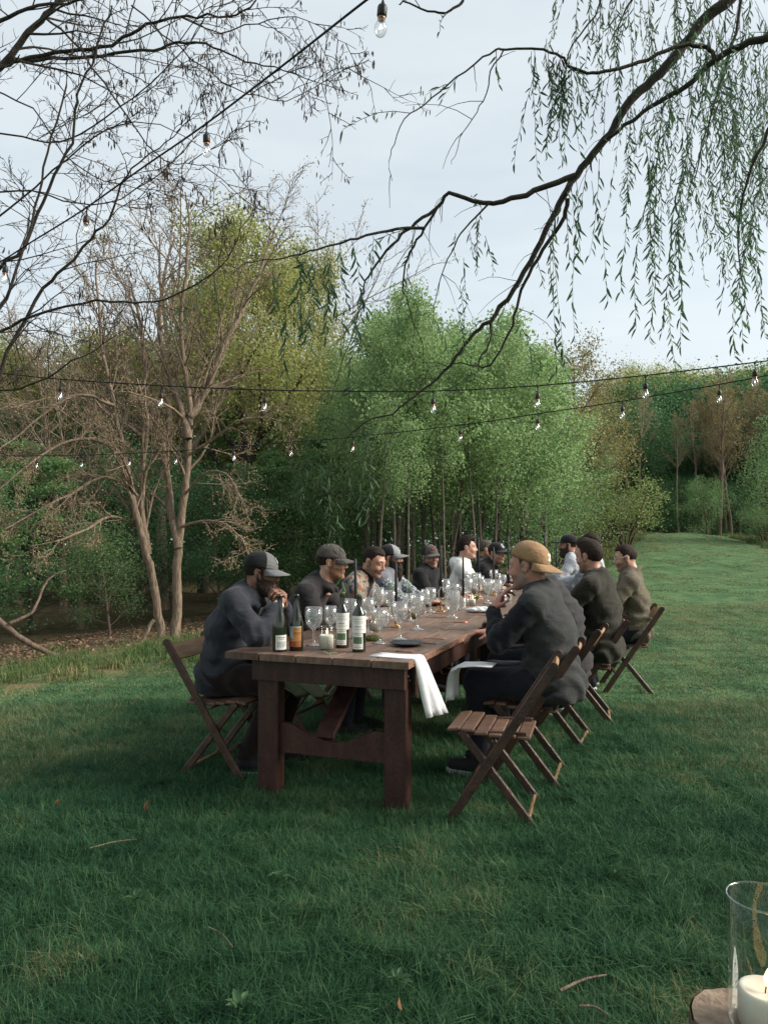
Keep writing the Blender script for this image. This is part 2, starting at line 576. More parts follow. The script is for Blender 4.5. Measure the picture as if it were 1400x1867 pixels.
# ------------------------------------------------------------ folding chairs
M_ch = pmat('chair_dark_wood', (.085, .042, .026), (.042, .020, .014), scale=7, stretch=(3, 3, 3), rough=.45, bump=.3, bscale=35, spec=.45, vary=.2)
M_slat = pmat('chair_slat_wood', (.17, .095, .06), (.08, .042, .028), scale=9, stretch=(2, 6, 2), rough=.5, bump=.35, bscale=30, spec=.4, vary=.2)
M_board = pmat('chair_back_board', (.34, .20, .10), (.22, .12, .06), scale=6, stretch=(5, 1, 5), rough=.5, bump=.2, bscale=30, vary=.15)
def make_chair():
    """+X is forward (where the sitter looks), origin on the ground under the seat"""
    root = empty('folding_chair')
    hw = .205
    # long posts: front foot up to the back top
    for s in (-1, 1):
        g = MB()
        a = Vector((.235, s * hw, -.03)); b = Vector((-.295, s * hw, .775))
        g.beam(a, b, .022, .046, up=(1, 0, .6), bev=.005)
        d = (b - a).normalized()
        g.tube([b - Vector((0, .0112, 0)) - d * .004, b + Vector((0, .0112, 0)) - d * .004], .0225, 12)
        g.build('post', M_ch, root)
        g = MB()
        a = Vector((.16, s * (hw - .026), .435)); b = Vector((-.215, s * (hw - .026), -.03))
        g.beam(a, b, .022, .040, up=(1, 0, -.8), bev=.005)
        g.build('rear_leg', M_ch, root)
    for k in range(6):
        g = MB()
        x = .195 - k * .068
        z = .447 - .006 * k - (.006 if k in (2, 3) else 0) + (-.006 if k == 0 else 0)
        g.box((x, 0, z), (.064, 2 * hw - .03 if k < 5 else 2 * hw - .055, .016), Matrix.Rotation(R(2 + (8 if k == 0 else 0)), 3, 'Y'), bev=.004)
        g.build('seat_slat', M_slat, root)
    for s in (-1, 1):
        g = MB()
        g.box((.02, s * (hw - .052), .427), (.36, .02, .022), Matrix.Rotation(R(2), 3, 'Y'), bev=.003)
        g.build('seat_rail', M_ch, root)
    # back board, slightly bowed, between the posts near the top
    n = 10; vs, fs = [], []
    ax = Vector((.53, 0, -.805)).normalized()
    for i in range(n + 1):
        y = -hw + .012 + (2 * hw - .024) * i / n
        bow = -.012 * (1 - (2 * i / n - 1) ** 2)
        for h in (.0, .105):
            c = Vector((-.287, 0, .763)) + ax * h
            for tt in (-.008, .008):
                nv = Vector((.805, 0, .53)).normalized()
                vs.append((c.x + nv.x * (tt + bow), y, c.z + nv.z * (tt + bow)))
    for i in range(n):
        b = i * 4
        fs += [[b, b + 4, b + 5, b + 1], [b + 2, b + 3, b + 7, b + 6], [b, b + 2, b + 6, b + 4], [b + 1, b + 5, b + 7, b + 3]]
    link('backrest', mesh_np('backrest', vs, fs), root, M_board)
    g = MB(); g.tube([(-.165, -hw + .03, .035), (-.165, hw - .03, .035)], .011, 8); g.build('rear_stretcher', M_board, root)
    g = MB(); g.tube([(.12, -hw + .01, .165), (.12, hw - .01, .165)], .011, 8); g.build('front_stretcher', M_ch, root)
    g = MB(); g.tube([(-.0, -hw - .01, .4), (-.0, hw + .01, .4)], .006, 8); g.build('pivot_rod', M_ch, root)
    return root
chair0 = make_chair(); chair_used = [False]
def put_chair(s, o, yaw, label, group='wooden folding chairs at the table', dz=0):
    p = tab(s, o, 0)
    c = chair0 if not chair_used[0] else copy_tree(chair0)
    chair_used[0] = True
    c.location = (p.x, p.y, gz(p.x, p.y) + .005 + dz)
    c.rotation_euler = (0, 0, yaw)
    tag(c, label, 'chair', group)
    return c
# ------------------------------------------------------------ signed-distance modelling
def rcone(p, a, b, r1, r2):
    a = np.asarray(a, float); b = np.asarray(b, float)
    ba = b - a
    t = np.clip(((p - a) @ ba) / max(ba @ ba, 1e-12), 0, 1)
    return np.linalg.norm(p - a - t[:, None] * ba, axis=1) - (r1 + (r2 - r1) * t)
def ell(p, c, r, M=None):
    q = p - np.asarray(c, float)
    if M is not None: q = q @ M
    r = np.asarray(r, float)
    k0 = np.linalg.norm(q / r, axis=1); k1 = np.linalg.norm(q / (r * r), axis=1)
    return k0 * (k0 - 1) / np.maximum(k1, 1e-9)
def smin(a, b, k):
    h = np.clip(.5 + .5 * (b - a) / k, 0, 1)
    return b + (a - b) * h - k * h * (1 - h)
def smax(a, b, k): return -smin(-a, -b, k)

def nets(fun, lo, hi, h):
    """surface nets: mesh of fun(p) = 0 inside the box"""
    lo = np.asarray(lo, float); hi = np.asarray(hi, float)
    n = np.maximum(np.ceil((hi - lo) / h).astype(int) + 1, 3)
    ax = [lo[i] + h * np.arange(n[i]) for i in range(3)]
    # coarse pass first, then evaluate only near the surface
    K = 4
    cn = (n - 1) // K + 2
    cax = [lo[i] + h * K * np.arange(cn[i]) for i in range(3)]
    fc = fun(np.stack(np.meshgrid(*cax, indexing='ij'), -1).reshape(-1, 3)).reshape(cn)
    ci = [np.minimum((np.arange(n[i]) + K // 2) // K, cn[i] - 1) for i in range(3)]
    f = fc[np.ix_(*ci)].copy()
    need = np.abs(f) < K * h * 1.35
    G = np.stack(np.meshgrid(*ax, indexing='ij'), -1)[need]
    f[need] = fun(G)
    f[0] = np.maximum(f[0], h * .3); f[-1] = np.maximum(f[-1], h * .3)
    f[:, 0] = np.maximum(f[:, 0], h * .3); f[:, -1] = np.maximum(f[:, -1], h * .3)
    f[:, :, 0] = np.maximum(f[:, :, 0], h * .3); f[:, :, -1] = np.maximum(f[:, :, -1], h * .3)
    cor = [(i, j, k) for i in (0, 1) for j in (0, 1) for k in (0, 1)]
    cs = [f[i:n[0] - 1 + i, j:n[1] - 1 + j, k:n[2] - 1 + k] for i, j, k in cor]
    s = sum((c < 0).astype(np.int8) for c in cs)
    act = (s > 0) & (s < 8)
    idx = np.full(act.shape, -1, np.int64); na = int(act.sum()); idx[act] = np.arange(na)
    pos = np.zeros((na, 3)); cnt = np.zeros(na)
    vals = [c[act] for c in cs]
    for a in range(8):
        for b in range(a + 1, 8):
            if sum(abs(cor[a][t] - cor[b][t]) for t in range(3)) != 1: continue
            va, vb = vals[a], vals[b]
            m = (va < 0) != (vb < 0)
            t = np.where(m, va / np.where(m, va - vb, 1), 0)
            pt = np.array(cor[a], float)[None] + t[:, None] * (np.array(cor[b], float) - np.array(cor[a], float))[None]
            pos += pt * m[:, None]; cnt += m
    pos /= np.maximum(cnt, 1)[:, None]
    cell = np.stack(np.nonzero(act), -1)
    v = lo + (cell + pos) * h
    quads = []
    for axn in range(3):
        o1, o2 = (axn + 1) % 3, (axn + 2) % 3
        sl0 = [slice(None)] * 3; sl1 = [slice(None)] * 3
        sl0[axn] = slice(0, -1); sl1[axn] = slice(1, None)
        for o_ in (o1, o2): sl0[o_] = slice(1, -1); sl1[o_] = slice(1, -1)
        A = f[tuple(sl0)] < 0; B = f[tuple(sl1)] < 0
        m = A != B
        ii = np.stack(np.nonzero(m), -1)
        if not len(ii): continue
        flip = A[m]
        base = ii.copy(); base[:, o1] += 1; base[:, o2] += 1
        def cid(d1, d2):
            c = base.copy(); c[:, o1] += d1; c[:, o2] += d2
            return idx[c[:, 0], c[:, 1], c[:, 2]]
        q = np.stack([cid(-1, -1), cid(0, -1), cid(0, 0), cid(-1, 0)], -1)
        q[~flip] = q[~flip][:, ::-1]
        quads.append(q)
    q = np.concatenate(quads) if quads else np.zeros((0, 4), int)
    return v, q[(q >= 0).all(1)]

def nv(v):
    v = np.asarray(v, float); return v / max(np.linalg.norm(v), 1e-9)
def rotm(yaw=0, pitch=0, roll=0):
    """columns: forward, left, up; yaw left-positive, pitch nose-down-positive, roll to the left shoulder"""
    m = Matrix.Rotation(R(yaw), 3, 'Z') @ Matrix.Rotation(R(pitch), 3, 'Y') @ Matrix.Rotation(R(-roll), 3, 'X')
    return np.array(m)

# ---- head in its own frame: x forward, y left, z up, chin -.118, crown +.125
def head_sdf(p, neck=True, jaw=1.0, nose=1.0):
    y = np.abs(p[:, 1]); q = np.stack([p[:, 0], y, p[:, 2]], 1)
    f = ell(q, (-.018, 0, .036), (.098, .077, .088))
    f = smin(f, ell(q, (.022, 0, -.022), (.066, .062 * jaw, .088)), .03)
    f = smin(f, rcone(q, (-.012, .050 * jaw, -.045), (.060, .012, -.098), .022, .019), .028)
    f = smin(f, rcone(q, (.076, 0, .034), (.066, .042, .030), .0125, .012), .018)           # brow
    f = smin(f, ell(q, (.058, .036, -.028), (.026, .024, .024)), .018)                        # cheek
    f = smax(f, -ell(q, (.097, .032, .012), (.020, .017, .0125)), .010)                       # eye socket
    f = smin(f, ell(q, (.0735, .0315, .0115), (.0125, .0125, .0125)), .002)                   # eyeball
    f = smin(f, rcone(q, (.080, 0, .024), (.103 * nose, 0, -.022), .0085, .0115), .012)       # nose
    f = smin(f, ell(q, (.092, .011, -.028), (.011, .0085, .008)), .008)
    f = smin(f, rcone(q, (.0865, 0, -.052), (.078, .021, -.056), .0075, .004), .006)          # lips
    f = smin(f, rcone(q, (.0845, 0, -.066), (.076, .019, -.063), .008, .004), .006)
    f = smin(f, ell(q, (.071, 0, -.098), (.021, .020, .018)), .016)                           # chin
    e = ell(q, (-.014, .079, .000), (.021, .009, .034), np.array(Matrix.Rotation(R(18), 3, 'Z') @ Matrix.Rotation(R(-12), 3, 'Y')))
    e = smax(e, -ell(q, (-.006, .088, .002), (.010, .007, .018)), .005)
    f = smin(f, e, .006)
    if neck:
        f = smin(f, rcone(q, (-.030, 0, -.05), (-.062, 0, -.215), .054, .062), .03)
    return f
_HC = {}
def head_mesh(h, jaw, nose):
    k = (h, jaw, nose)
    if k not in _HC:
        _HC[k] = nets(lambda p: head_sdf(p, True, jaw, nose), (-.15, -.115, -.235), (.135, .115, .145), h)
    return _HC[k]

def hand_sdf(p, curl, side, spread=0.0, thumb=(.62, .70, -.30), tc=.5):
    """x: wrist to fingers, z: back of hand; y towards the thumb (mirrored by side)"""
    q = p.copy(); q[:, 1] *= side
    f = rcone(q, (-.05, 0, 0), (.005, 0, 0), .027, .025)
    f = smin(f, ell(q, (.045, 0, 0), (.052, .042, .0175)), .02)
    fl = [.040, .046, .042, .032]; yy = [.031, .011, -.010, -.029]; rr = [.0092, .0096, .0090, .0080]
    for i in range(4):
        a = R(curl[i]) * .8
        b = np.array([.083 - abs(i - 1) * .004, yy[i], .002])
        ang = 0.0
        for j, L in enumerate((fl[i], fl[i] * .62, fl[i] * .52)):
            ang += a * (1.0, 1.05, .7)[j]
            d = np.array([math.cos(ang), (yy[i] * 6) * spread * math.cos(ang), -math.sin(ang)])
            e = b + nv(d) * L
            f = smin(f, rcone(q, b, e, rr[i] * (1 - .07 * j), rr[i] * (.95 - .09 * j)), .005)
            b = e
    b = np.array([.018, .030, -.006]); d = nv(thumb)
    e = b + d * .042
    f = smin(f, rcone(q, b, e, .015, .0108), .010)
    d2 = nv(d + np.array([.5, -.55, -.1]) * tc)
    f = smin(f, rcone(q, e, e + d2 * .034, .0105, .0085), .005)
    return f

def ik(S, T, l1, l2, pole):
    d = T - S; L = min(np.linalg.norm(d), (l1 + l2) * .995)
    dn = nv(d); T2 = S + dn * L
    a = (l1 * l1 - l2 * l2 + L * L) / (2 * L)
    hgt = math.sqrt(max(l1 * l1 - a * a, 0))
    pl = np.asarray(pole, float); pl = nv(pl - dn * (pl @ dn))
    return S + dn * a + pl * hgt, T2

M_EYE = pmat('eye_dark', (.02, .014, .01), rough=.15, spec=.6)
M_EYEW = pmat('eye_white', (.55, .5, .47), rough=.2, spec=.5)
def skin(key, c, red=.5):
    m = pmat('skin_' + key, c, (c[0] * .86, c[1] * .74, c[2] * .70), scale=14, rough=.5, spec=.4, bump=.12, bscale=90)
    p = [x for x in m.node_tree.nodes if x.type == 'BSDF_PRINCIPLED'][0]
    p.inputs['Subsurface Weight'].default_value = .12
    p.inputs['Subsurface Radius'].default_value = (.02, .008, .004)
    p.inputs['Subsurface Scale'].default_value = .5
    return m
def cloth(name, c, c2=None, bump=.2, bscale=190, scale=18, **k):
    m = pmat(name, c, c2 or tuple(x * .7 for x in c), scale=scale, rough=.9, spec=.15, bump=bump, bscale=bscale, sheen=.08, **k)
    n, l = m.node_tree.nodes, m.node_tree.links
    if not any(x.type == 'TEX_WAVE' for x in n):      # drawn folds under the weave
        bp = [x for x in n if x.type == 'BUMP'][0]; mp_ = [x for x in n if x.type == 'MAPPING'][0]
        q = n.new('ShaderNodeTexNoise'); q.inputs['Scale'].default_value = 9; q.inputs['Detail'].default_value = 2; q.inputs['Distortion'].default_value = 1.6
        mp2 = n.new('ShaderNodeMapping'); mp2.inputs['Rotation'].default_value = (.3, .5, .2); mp2.inputs['Scale'].default_value = (1, .6, 2.4)
        tcn = [x for x in n if x.type == 'TEX_COORD'][0]
        l.new(tcn.outputs['Object'], mp2.inputs[0]); l.new(mp2.outputs[0], q.inputs['Vector'])
        b2 = n.new('ShaderNodeBump'); b2.inputs['Strength'].default_value = .25; b2.inputs['Distance'].default_value = .03
        l.new(q.outputs['Fac'], b2.inputs['Height']); l.new(b2.outputs[0], bp.inputs['Normal'])
    return m

M_hair_d = pmat('hair_dark_brown', (.012, .008, .006), (.026, .016, .011), scale=60, stretch=(1, 1, .25), rough=.62, spec=.15, bump=.5, bscale=260)
M_hair_b = pmat('hair_brown', (.034, .019, .012), (.016, .010, .007), scale=60, stretch=(1, 1, .25), rough=.62, spec=.15, bump=.5, bscale=260)
M_hair_g = pmat('hair_greying', (.12, .10, .085), (.05, .038, .03), scale=80, stretch=(1, 1, .25), rough=.65, spec=.15, bump=.5, bscale=260)
M_white_mark = pmat('white_print', (.8, .8, .78), (.7, .7, .68), rough=.7)
M_black_mark = pmat('black_print', (.015, .015, .017), rough=.7)

def xf(v, Rm, t): return v @ Rm.T + np.asarray(t, float)

# ---- cap: dome in head frame
CAPC = np.array([-.016, 0, .040]); CAPR = np.array([.109, .0885, .098])
def dome_pt(th, ph, off=0.0):
    """th: 0 at the front, ph: 0 at the rim, pi/2 at the crown"""
    e = .92
    c, s_ = math.cos(ph) ** e, math.sin(ph) ** e
    n_ = np.array([math.cos(th) * math.cos(ph), math.sin(th) * math.cos(ph), math.sin(ph)])
    return CAPC + CAPR * np.array([math.cos(th) * c, math.sin(th) * c, s_]) + n_ * off
def cap_parts(parent, Rm, t, front, back, brim, flat=False, backward=False, logo=None, rim_tilt=0.0):
    TH, PH = 40, 11
    vs, fs, mi = [], [], []
    for j in range(PH + 1):
        for i in range(TH):
            th = 2 * math.pi * i / TH
            ph = -.05 + (math.pi / 2 + .05) * j / PH * .995
            p = dome_pt(th, max(ph, -.05) if ph > 0 else 0)
            if ph <= 0: p[2] -= .006
            crease = .0016 * (1 - abs(math.sin(3 * th)) ** .25) if j < PH else 0
            p = p + (CAPC - p) * crease * 6
            vs.append(p)
    for j in range(PH):
        for i in range(TH):
            i2 = (i + 1) % TH
            fs.append([j * TH + i, j * TH + i2, (j + 1) * TH + i2, (j + 1) * TH + i])
            th = 2 * math.pi * (i + .5) / TH
            mi.append(0 if math.cos(th) > math.cos(R(62)) else 1)
    b = len(vs)
    for i in range(TH):
        p = np.array(vs[i]); vs.append(p + (CAPC - p) * np.array([.06, .06, 0]) + np.array([0, 0, .004]))
    for i in range(TH):
        fs.append([i, b + i, b + (i + 1) % TH, (i + 1) % TH]); mi.append(1)
    fs.append([PH * TH + i for i in range(TH)]); mi.append(0)
    Rc = Rm
    vs = np.array(vs)
    tilt = np.array(Matrix.Rotation(R(rim_tilt), 3, 'Y'))
    yawb = np.array(Matrix.Rotation(math.pi, 3, 'Z')) if backward else np.eye(3)
    def place(v):
        v = (np.asarray(v) - CAPC) @ tilt.T @ yawb.T + CAPC
        if backward: v = v + np.array([-.004, 0, 0])
        return xf(v, Rc, t)
    me = mesh_np('cap_crown', place(vs), fs, smooth=True, matidx=mi)
    co = link('cap', me, parent, [front, back])
    # brim
    U, V = 18, 6
    top, bot = [], []
    for j in range(V + 1):
        for i in range(U + 1):
            u = -1 + 2 * i / U; v = j / V
            th = u * R(66)
            p0 = dome_pt(th, 0.02)
            L = (.088 if flat else .078) * math.sqrt(max(1 - (abs(u) ** 2.6), 0)) + .004
            d = np.array([math.cos(th * .45), math.sin(th * .45), 0])
            p = p0 + d * L * v
            p[2] = CAPC[2] + .001 - (.004 if flat else .014) * v - (.004 if flat else .030) * (u * u) * (.25 + .75 * v) + .004
            top.append(p); bot.append(p - np.array([0, 0, .008 if flat else .0045]))
    nn = (U + 1) * (V + 1); fs = []
    for j in range(V):
        for i in range(U):
            a = j * (U + 1) + i
            fs.append([a, a + U + 1, a + U + 2, a + 1]); fs.append([nn + a, nn + a + 1, nn + a + U + 2, nn + a + U + 1])
    for i in range(U):
        a = V * (U + 1) + i; fs.append([a, nn + a, nn + a + 1, a + 1])
    for j in range(V):
        a = j * (U + 1); fs.append([a, nn + a, nn + a + U + 1, a + U + 1])
        a = j * (U + 1) + U; fs.append([a, a + U + 1, nn + a + U + 1, nn + a])
    link('brim', mesh_np('brim', place(np.array(top + bot)), fs, smooth=True), co, brim)
    g = MB(); bt = place(np.array([dome_pt(0, math.pi / 2 * .995, .002)]))[0]
    g.lathe([(.0001, .004), (.006, .003), (.0075, 0), (.006, -.003)], 10, c=bt); g.build('cap_button', front, co)
    if logo:
        def ribbon(pts, w, off, name, mat, ph0, sc):
            """stroke in logo space (units of sc) laid on the crown"""
            vs_, fs_ = [], []
            pts = np.array(pts, float)
            for k in range(len(pts)):
                d = pts[min(k + 1, len(pts) - 1)] - pts[max(k - 1, 0)]
                d = d / max(np.linalg.norm(d), 1e-9); nrm = np.array([-d[1], d[0]]) * w
                for sg in (-1, 1):
                    q = (pts[k] + nrm * sg) * sc
                    vs_.append(dome_pt(-q[0] / .105, ph0 + q[1] / .10, off))
            for k in range(len(pts) - 1):
                fs_.append([2 * k, 2 * k + 1, 2 * k + 3, 2 * k + 2])
            link(name, mesh_np(name, place(np.array(vs_)), fs_), co, mat)
        def disc(rx, ry, off, name, mat, ph0, sc, sq=False):
            vs_ = [dome_pt(0, ph0, off)]; N = 28; K = 3
            for k in range(1, K + 1):
                for i in range(N):
                    a = 2 * math.pi * i / N
                    cx, cy = math.cos(a), math.sin(a)
                    if sq:
                        m_ = max(abs(cx), abs(cy)); cx, cy = cx / m_, cy / m_
                    vs_.append(dome_pt(-cx * rx * sc * k / K / .105, ph0 + cy * ry * sc * k / K / .10, off))
            fs_ = [[0, 1 + i, 1 + (i + 1) % N] for i in range(N)]
            for k in range(1, K):
                for i in range(N):
                    i2 = (i + 1) % N; a_ = 1 + (k - 1) * N; b_ = 1 + k * N
                    fs_.append([a_ + i, b_ + i, b_ + i2, a_ + i2])
            link(name, mesh_np(name, place(np.array(vs_)), fs_, smooth=True), co, mat)
        circ = [(math.cos(a), math.sin(a)) for a in np.linspace(0, 2 * math.pi, 33)]
        if logo == 'ring_star':
            disc(1, 1, .0016, 'patch', M_white_mark, .62, .030)
            ribbon([(x * .86, y * .86) for x, y in circ], .14, .0022, 'patch_ring', M_black_mark, .62, .030)
            ribbon([(-.35, -.3), (0, .45), (.35, -.3)], .10, .0022, 'patch_mark', M_black_mark, .62, .030)
            ribbon([(-.45, .15), (.45, .15)], .09, .0025, 'patch_mark', M_black_mark, .62, .030)
        elif logo == 'ring_c':
            ribbon(circ, .10, .0016, 'logo_ring', M_white_mark, .60, .025)
            ribbon([(.5 * math.cos(a), .5 * math.sin(a)) for a in np.linspace(.7, 5.6, 18)], .13, .0016, 'logo_letter', M_white_mark, .60, .025)
        elif logo == 'bar_patch':
            disc(1.2, .62, .0016, 'patch', M_white_mark, .5, .026, True)
            disc(1.08, .50, .0022, 'patch_field', M_black_mark, .5, .026, True)
            ribbon([(-.85, -.2), (-.45, .2), (-.1, -.1), (.3, .25), (.85, -.15)], .10, .0028, 'patch_mark', M_white_mark, .5, .026)
        elif logo == 'red_patch':
            disc(1.15, .75, .0016, 'patch', M_black_mark, .6, .028)
            mr = pmat('red_print', (.35, .04, .04), rough=.7)
            ribbon([(-.6, -.1), (-.3, .25), (0, 0), (.3, .25), (.6, -.1)], .16, .0024, 'patch_mark', mr, .6, .028)
        elif logo == 'twin_n':
            ribbon([(-.75, -.7), (-.75, .7)], .20, .0016, 'logo_stroke', M_white_mark, .42, .030)
            ribbon([(-.75, .65), (-.1, -.65)], .15, .0018, 'logo_stroke', M_white_mark, .42, .030)
            ribbon([(-.1, -.7), (-.1, .7)], .20, .0020, 'logo_stroke', M_white_mark, .42, .030)
            ribbon([(.55, -.7), (.55, .7)], .20, .0016, 'logo_stroke', M_white_mark, .42, .030)
    return co

def person(s, o, yaw, label, sk, jacket, sleeve=None, trousers=None, lean=8, lean2=None, head=(0, 0, 0), hshift=(0, 0, 0),
           hands=None, poles=None, hand_or=None, curls=None, hair=None, beard=None, stubble=None, cap=None, hood=0.0, collar=.02, fine=.012,
           hh=.0045, bulk=1.0, scale=1.0, twist=0.0, shoes=None, seed=0, legs=True, neckskin=True, brow=None, glasses=False, collar_mat=None,
           feet=None, shrug=0.0, puff=0.0, dz=0.0, jaw=1.0, nose=1.0, tmat=None, watch=None):
    """one seated diner; s, o: place of the chair in table coordinates, yaw: way the body faces"""
    P0 = tab(s, o, 0)
    g0 = gz(P0.x, P0.y) + dz
    lean2 = lean2 if lean2 is not None else lean + 10
    pel = np.array([-.045, 0, .575])
    d1 = np.array([math.sin(R(lean)), 0, math.cos(R(lean))]); d2 = np.array([math.sin(R(lean2)), 0, math.cos(R(lean2))])
    chest = pel + d1 * .275
    neck = chest + d2 * .24
    tw = np.array(Matrix.Rotation(R(twist), 3, 'Z'))
    sy = .178 * bulk
    sh = {}
    for k, sg in (('L', 1), ('R', -1)):
        sh[k] = neck - d2 * (.062 - shrug) + tw @ np.array([.0, sg * sy, 0])
    Hc = neck + nv(d2 * .9 + np.array([.14, 0, .3])) * .152 + np.array(hshift)
    Hm = rotm(*head)
    na = Hc + Hm @ np.array([-.047, 0, -.128]) * scale; nb_ = Hc + Hm @ np.array([-.062, 0, -.215]) * scale; nax = nv(na - nb_)
    hands = hands or {'L': (.40, .14, .80), 'R': (.40, -.14, .80)}
    poles = poles or {'L': (-.2, .8, -.7), 'R': (-.2, -.8, -.7)}
    arms = {}
    for k in 'LR':
        E, W = ik(sh[k], np.array(hands[k], float), .295, .265, np.array(poles[k], float))
        arms[k] = (E, W)
    rs = np.random.RandomState(seed + 5)
    b = bulk
    def sq(p, k=1.42):
        q = p.copy(); q[:, 1] = q[:, 1] / k; return q
    def torso(p, off=0.0):
        q = sq(p)
        f = rcone(q, pel + np.array([.0, 0, -.03]), chest, .116 * b + off, .120 * b + off)
        f = smin(f, rcone(q, chest, neck - d2 * .085, .122 * b + off, .098 * b + off), .05)
        f = smin(f, ell(p, pel + np.array([-.005, 0, -.03]), (.142 * b + off, .180 * b + off, .12 + off)), .05)
        f = smin(f, ell(p, pel + np.array([.06, 0, .07]), (.13 * b + off, .165 * b + off, .13 + off)), .06)
        f = smin(f, rcone(p, sh['L'], sh['R'], .056 + off, .056 + off), .07)
        for k_ in 'LR': f = smin(f, rcone(p, neck + d2 * .01, sh[k_], .062 + off, .050 + off), .05)
        f = smin(f, rcone(p, neck - d2 * .07, na - nax * .035, .080 + off, .058 + off), .06)
        return f
    def armsf(p, off=0.0):
        f = None
        for k in 'LR':
            E, W = arms[k]
            g = smin(rcone(p, sh[k] + (E - sh[k]) * .05, E, .064 * b + off, .054 * b + off), rcone(p, E, W - nv(W - E) * .01, .053 * b + off, .036 + off), .025)
            f = g if f is None else np.minimum(f, g)
        return f
    hipx = pel + np.array([.0, 0, -.02])
    feet = feet or {'L': (.42, .12), 'R': (.40, -.12)}
    kn = {'L': np.array([.395, .135, .55]), 'R': np.array([.39, -.135, .55])}
    an = {k: np.array([feet[k][0] - .04, feet[k][1], .11]) for k in 'LR'}
    def legf(p, off=0.0):
        f = ell(p, hipx + np.array([.0, 0, .0]), (.122 * b + off, .165 * b + off, .105 + off))
        for k, sg in (('L', 1), ('R', -1)):
            hp = hipx + np.array([.02, sg * .095, 0])
            g = rcone(p, hp, kn[k], .098 * b + off, .070 + off)
            g = smin(g, rcone(p, kn[k], an[k], .068 + off, .048 + off), .03)
            f = smin(f, g, .04)
        return f
    name_h = fine
    # ---- body (skin): head, hands and the figure under the clothes, one mesh
    hv, hq = head_mesh(hh, jaw, nose)
    hv_l = hv
    V = [xf(hv * scale, Hm, Hc)]; F = [hq]; MI = []
    c = hv_l[hq].mean(1)
    ay = np.abs(c[:, 1])
    mi = np.zeros(len(hq), int)
    inner = (np.hypot(ay - .0315, c[:, 2] - .0105) < .0068) & (c[:, 0] > .07)
    mi[(np.hypot((ay - .0315) / .0125, (c[:, 2] - .0105) / .0062) < 1) & (c[:, 0] > .07)] = 2
    mi[inner & (np.abs(c[:, 2] - .0105) < .0062)] = 1
    mi[(np.abs(c[:, 2] + .059) < .013) & (ay < .026) & (c[:, 0] > .07)] = 3
    if stubble is not None:
        bl = (c[:, 2] < -.034 - .35 * (c[:, 0] - .03) * (c[:, 0] < .03)) & (c[:, 2] > -.16 + 0.6 * np.clip(c[:, 0], 0, 1)) & (c[:, 0] > -.012) & (c[:, 2] > -.135)
        up = (c[:, 2] < -.034) & (c[:, 0] > .06)
        side = (c[:, 0] > -.012) & (c[:, 0] < .018) & (c[:, 2] < .02) & (ay > .05)
        mi[((bl | side) | up) & (mi == 0)] = 4
    # brows
    mi[(np.abs(c[:, 2] - (.036 - .18 * (ay - .03) ** 1 * 0)) < .0032) & (ay > .014) & (ay < .044) & (c[:, 0] > .05) & (mi == 0)] = 5
    MI.append(mi)
    nb = len(hv)
    for k, sg in (('L', 1), ('R', -1)):
        E, W = arms[k]
        fw = nv(W - E); nrm = np.array([0, 0, 1.0])
        if hand_or and k in hand_or:
            fw = nv(hand_or[k][0]); nrm = np.array(hand_or[k][1], float)
        xx = fw; yy = nv(np.cross(nrm, xx)); zz = np.cross(xx, yy)
        # thumb side: for a palm-down left hand the thumb is on -y(left frame) => mirrored sign
        side = -1 if k == 'L' else 1
        cu = (curls or {}).get(k, (25, 30, 34, 40))
        hhh = max(hh, .0045)
        v, q = nets(lambda p: hand_sdf(p, cu, side), (-.075, -.085, -.11), (.215, .085, .05), hhh)
        Mh = np.stack([xx, yy, zz], 1)
        V.append(xf(v * 1.04, Mh, W + fw * .02)); F.append(q + nb); MI.append(np.zeros(len(q), int)); nb += len(v)
    cv, cq = nets(lambda p: np.minimum(np.minimum(torso(p, -.022), armsf(p, -.02)), legf(p, -.022)), (-.32, -.48, .0), (.72, .48, 1.22), .035)
    V.append(cv); F.append(cq + nb); MI.append(np.zeros(len(cq), int))
    me = mesh_np('person', np.concatenate(V), np.concatenate(F), smooth=True, matidx=np.concatenate(MI))
    body = link('person', me, None, [sk, M_EYE, M_EYEW, MATS.get('lip') or pmat('lip', (.30, .13, .11), (.24, .10, .09), rough=.45),
                                     stubble or sk, brow or M_hair_d])
    body.location = (P0.x, P0.y, g0)
    body.rotation_euler = (0, 0, yaw)
    tag(body, label, 'person', 'men seated along the table')
    # ---- jacket
    sleeve = sleeve or jacket
    lo = np.array([-.36, -.50, .42]); hi = np.array([.74, .50, 1.30])
    ph = rs.uniform(0, 6, 3)
    nkr = .062 + collar * .25
    fx_ = nv(np.array([1.0, 0, 0]) - nax * nax[0]); fy_ = np.cross(nax, fx_)
    ring = [na - nax * (.022 - collar * .45) + (fx_ * math.cos(a) * 1.08 + fy_ * math.sin(a)) * nkr - nax * .010 * math.cos(a) for a in np.linspace(0, 2 * math.pi, 12, endpoint=False)]
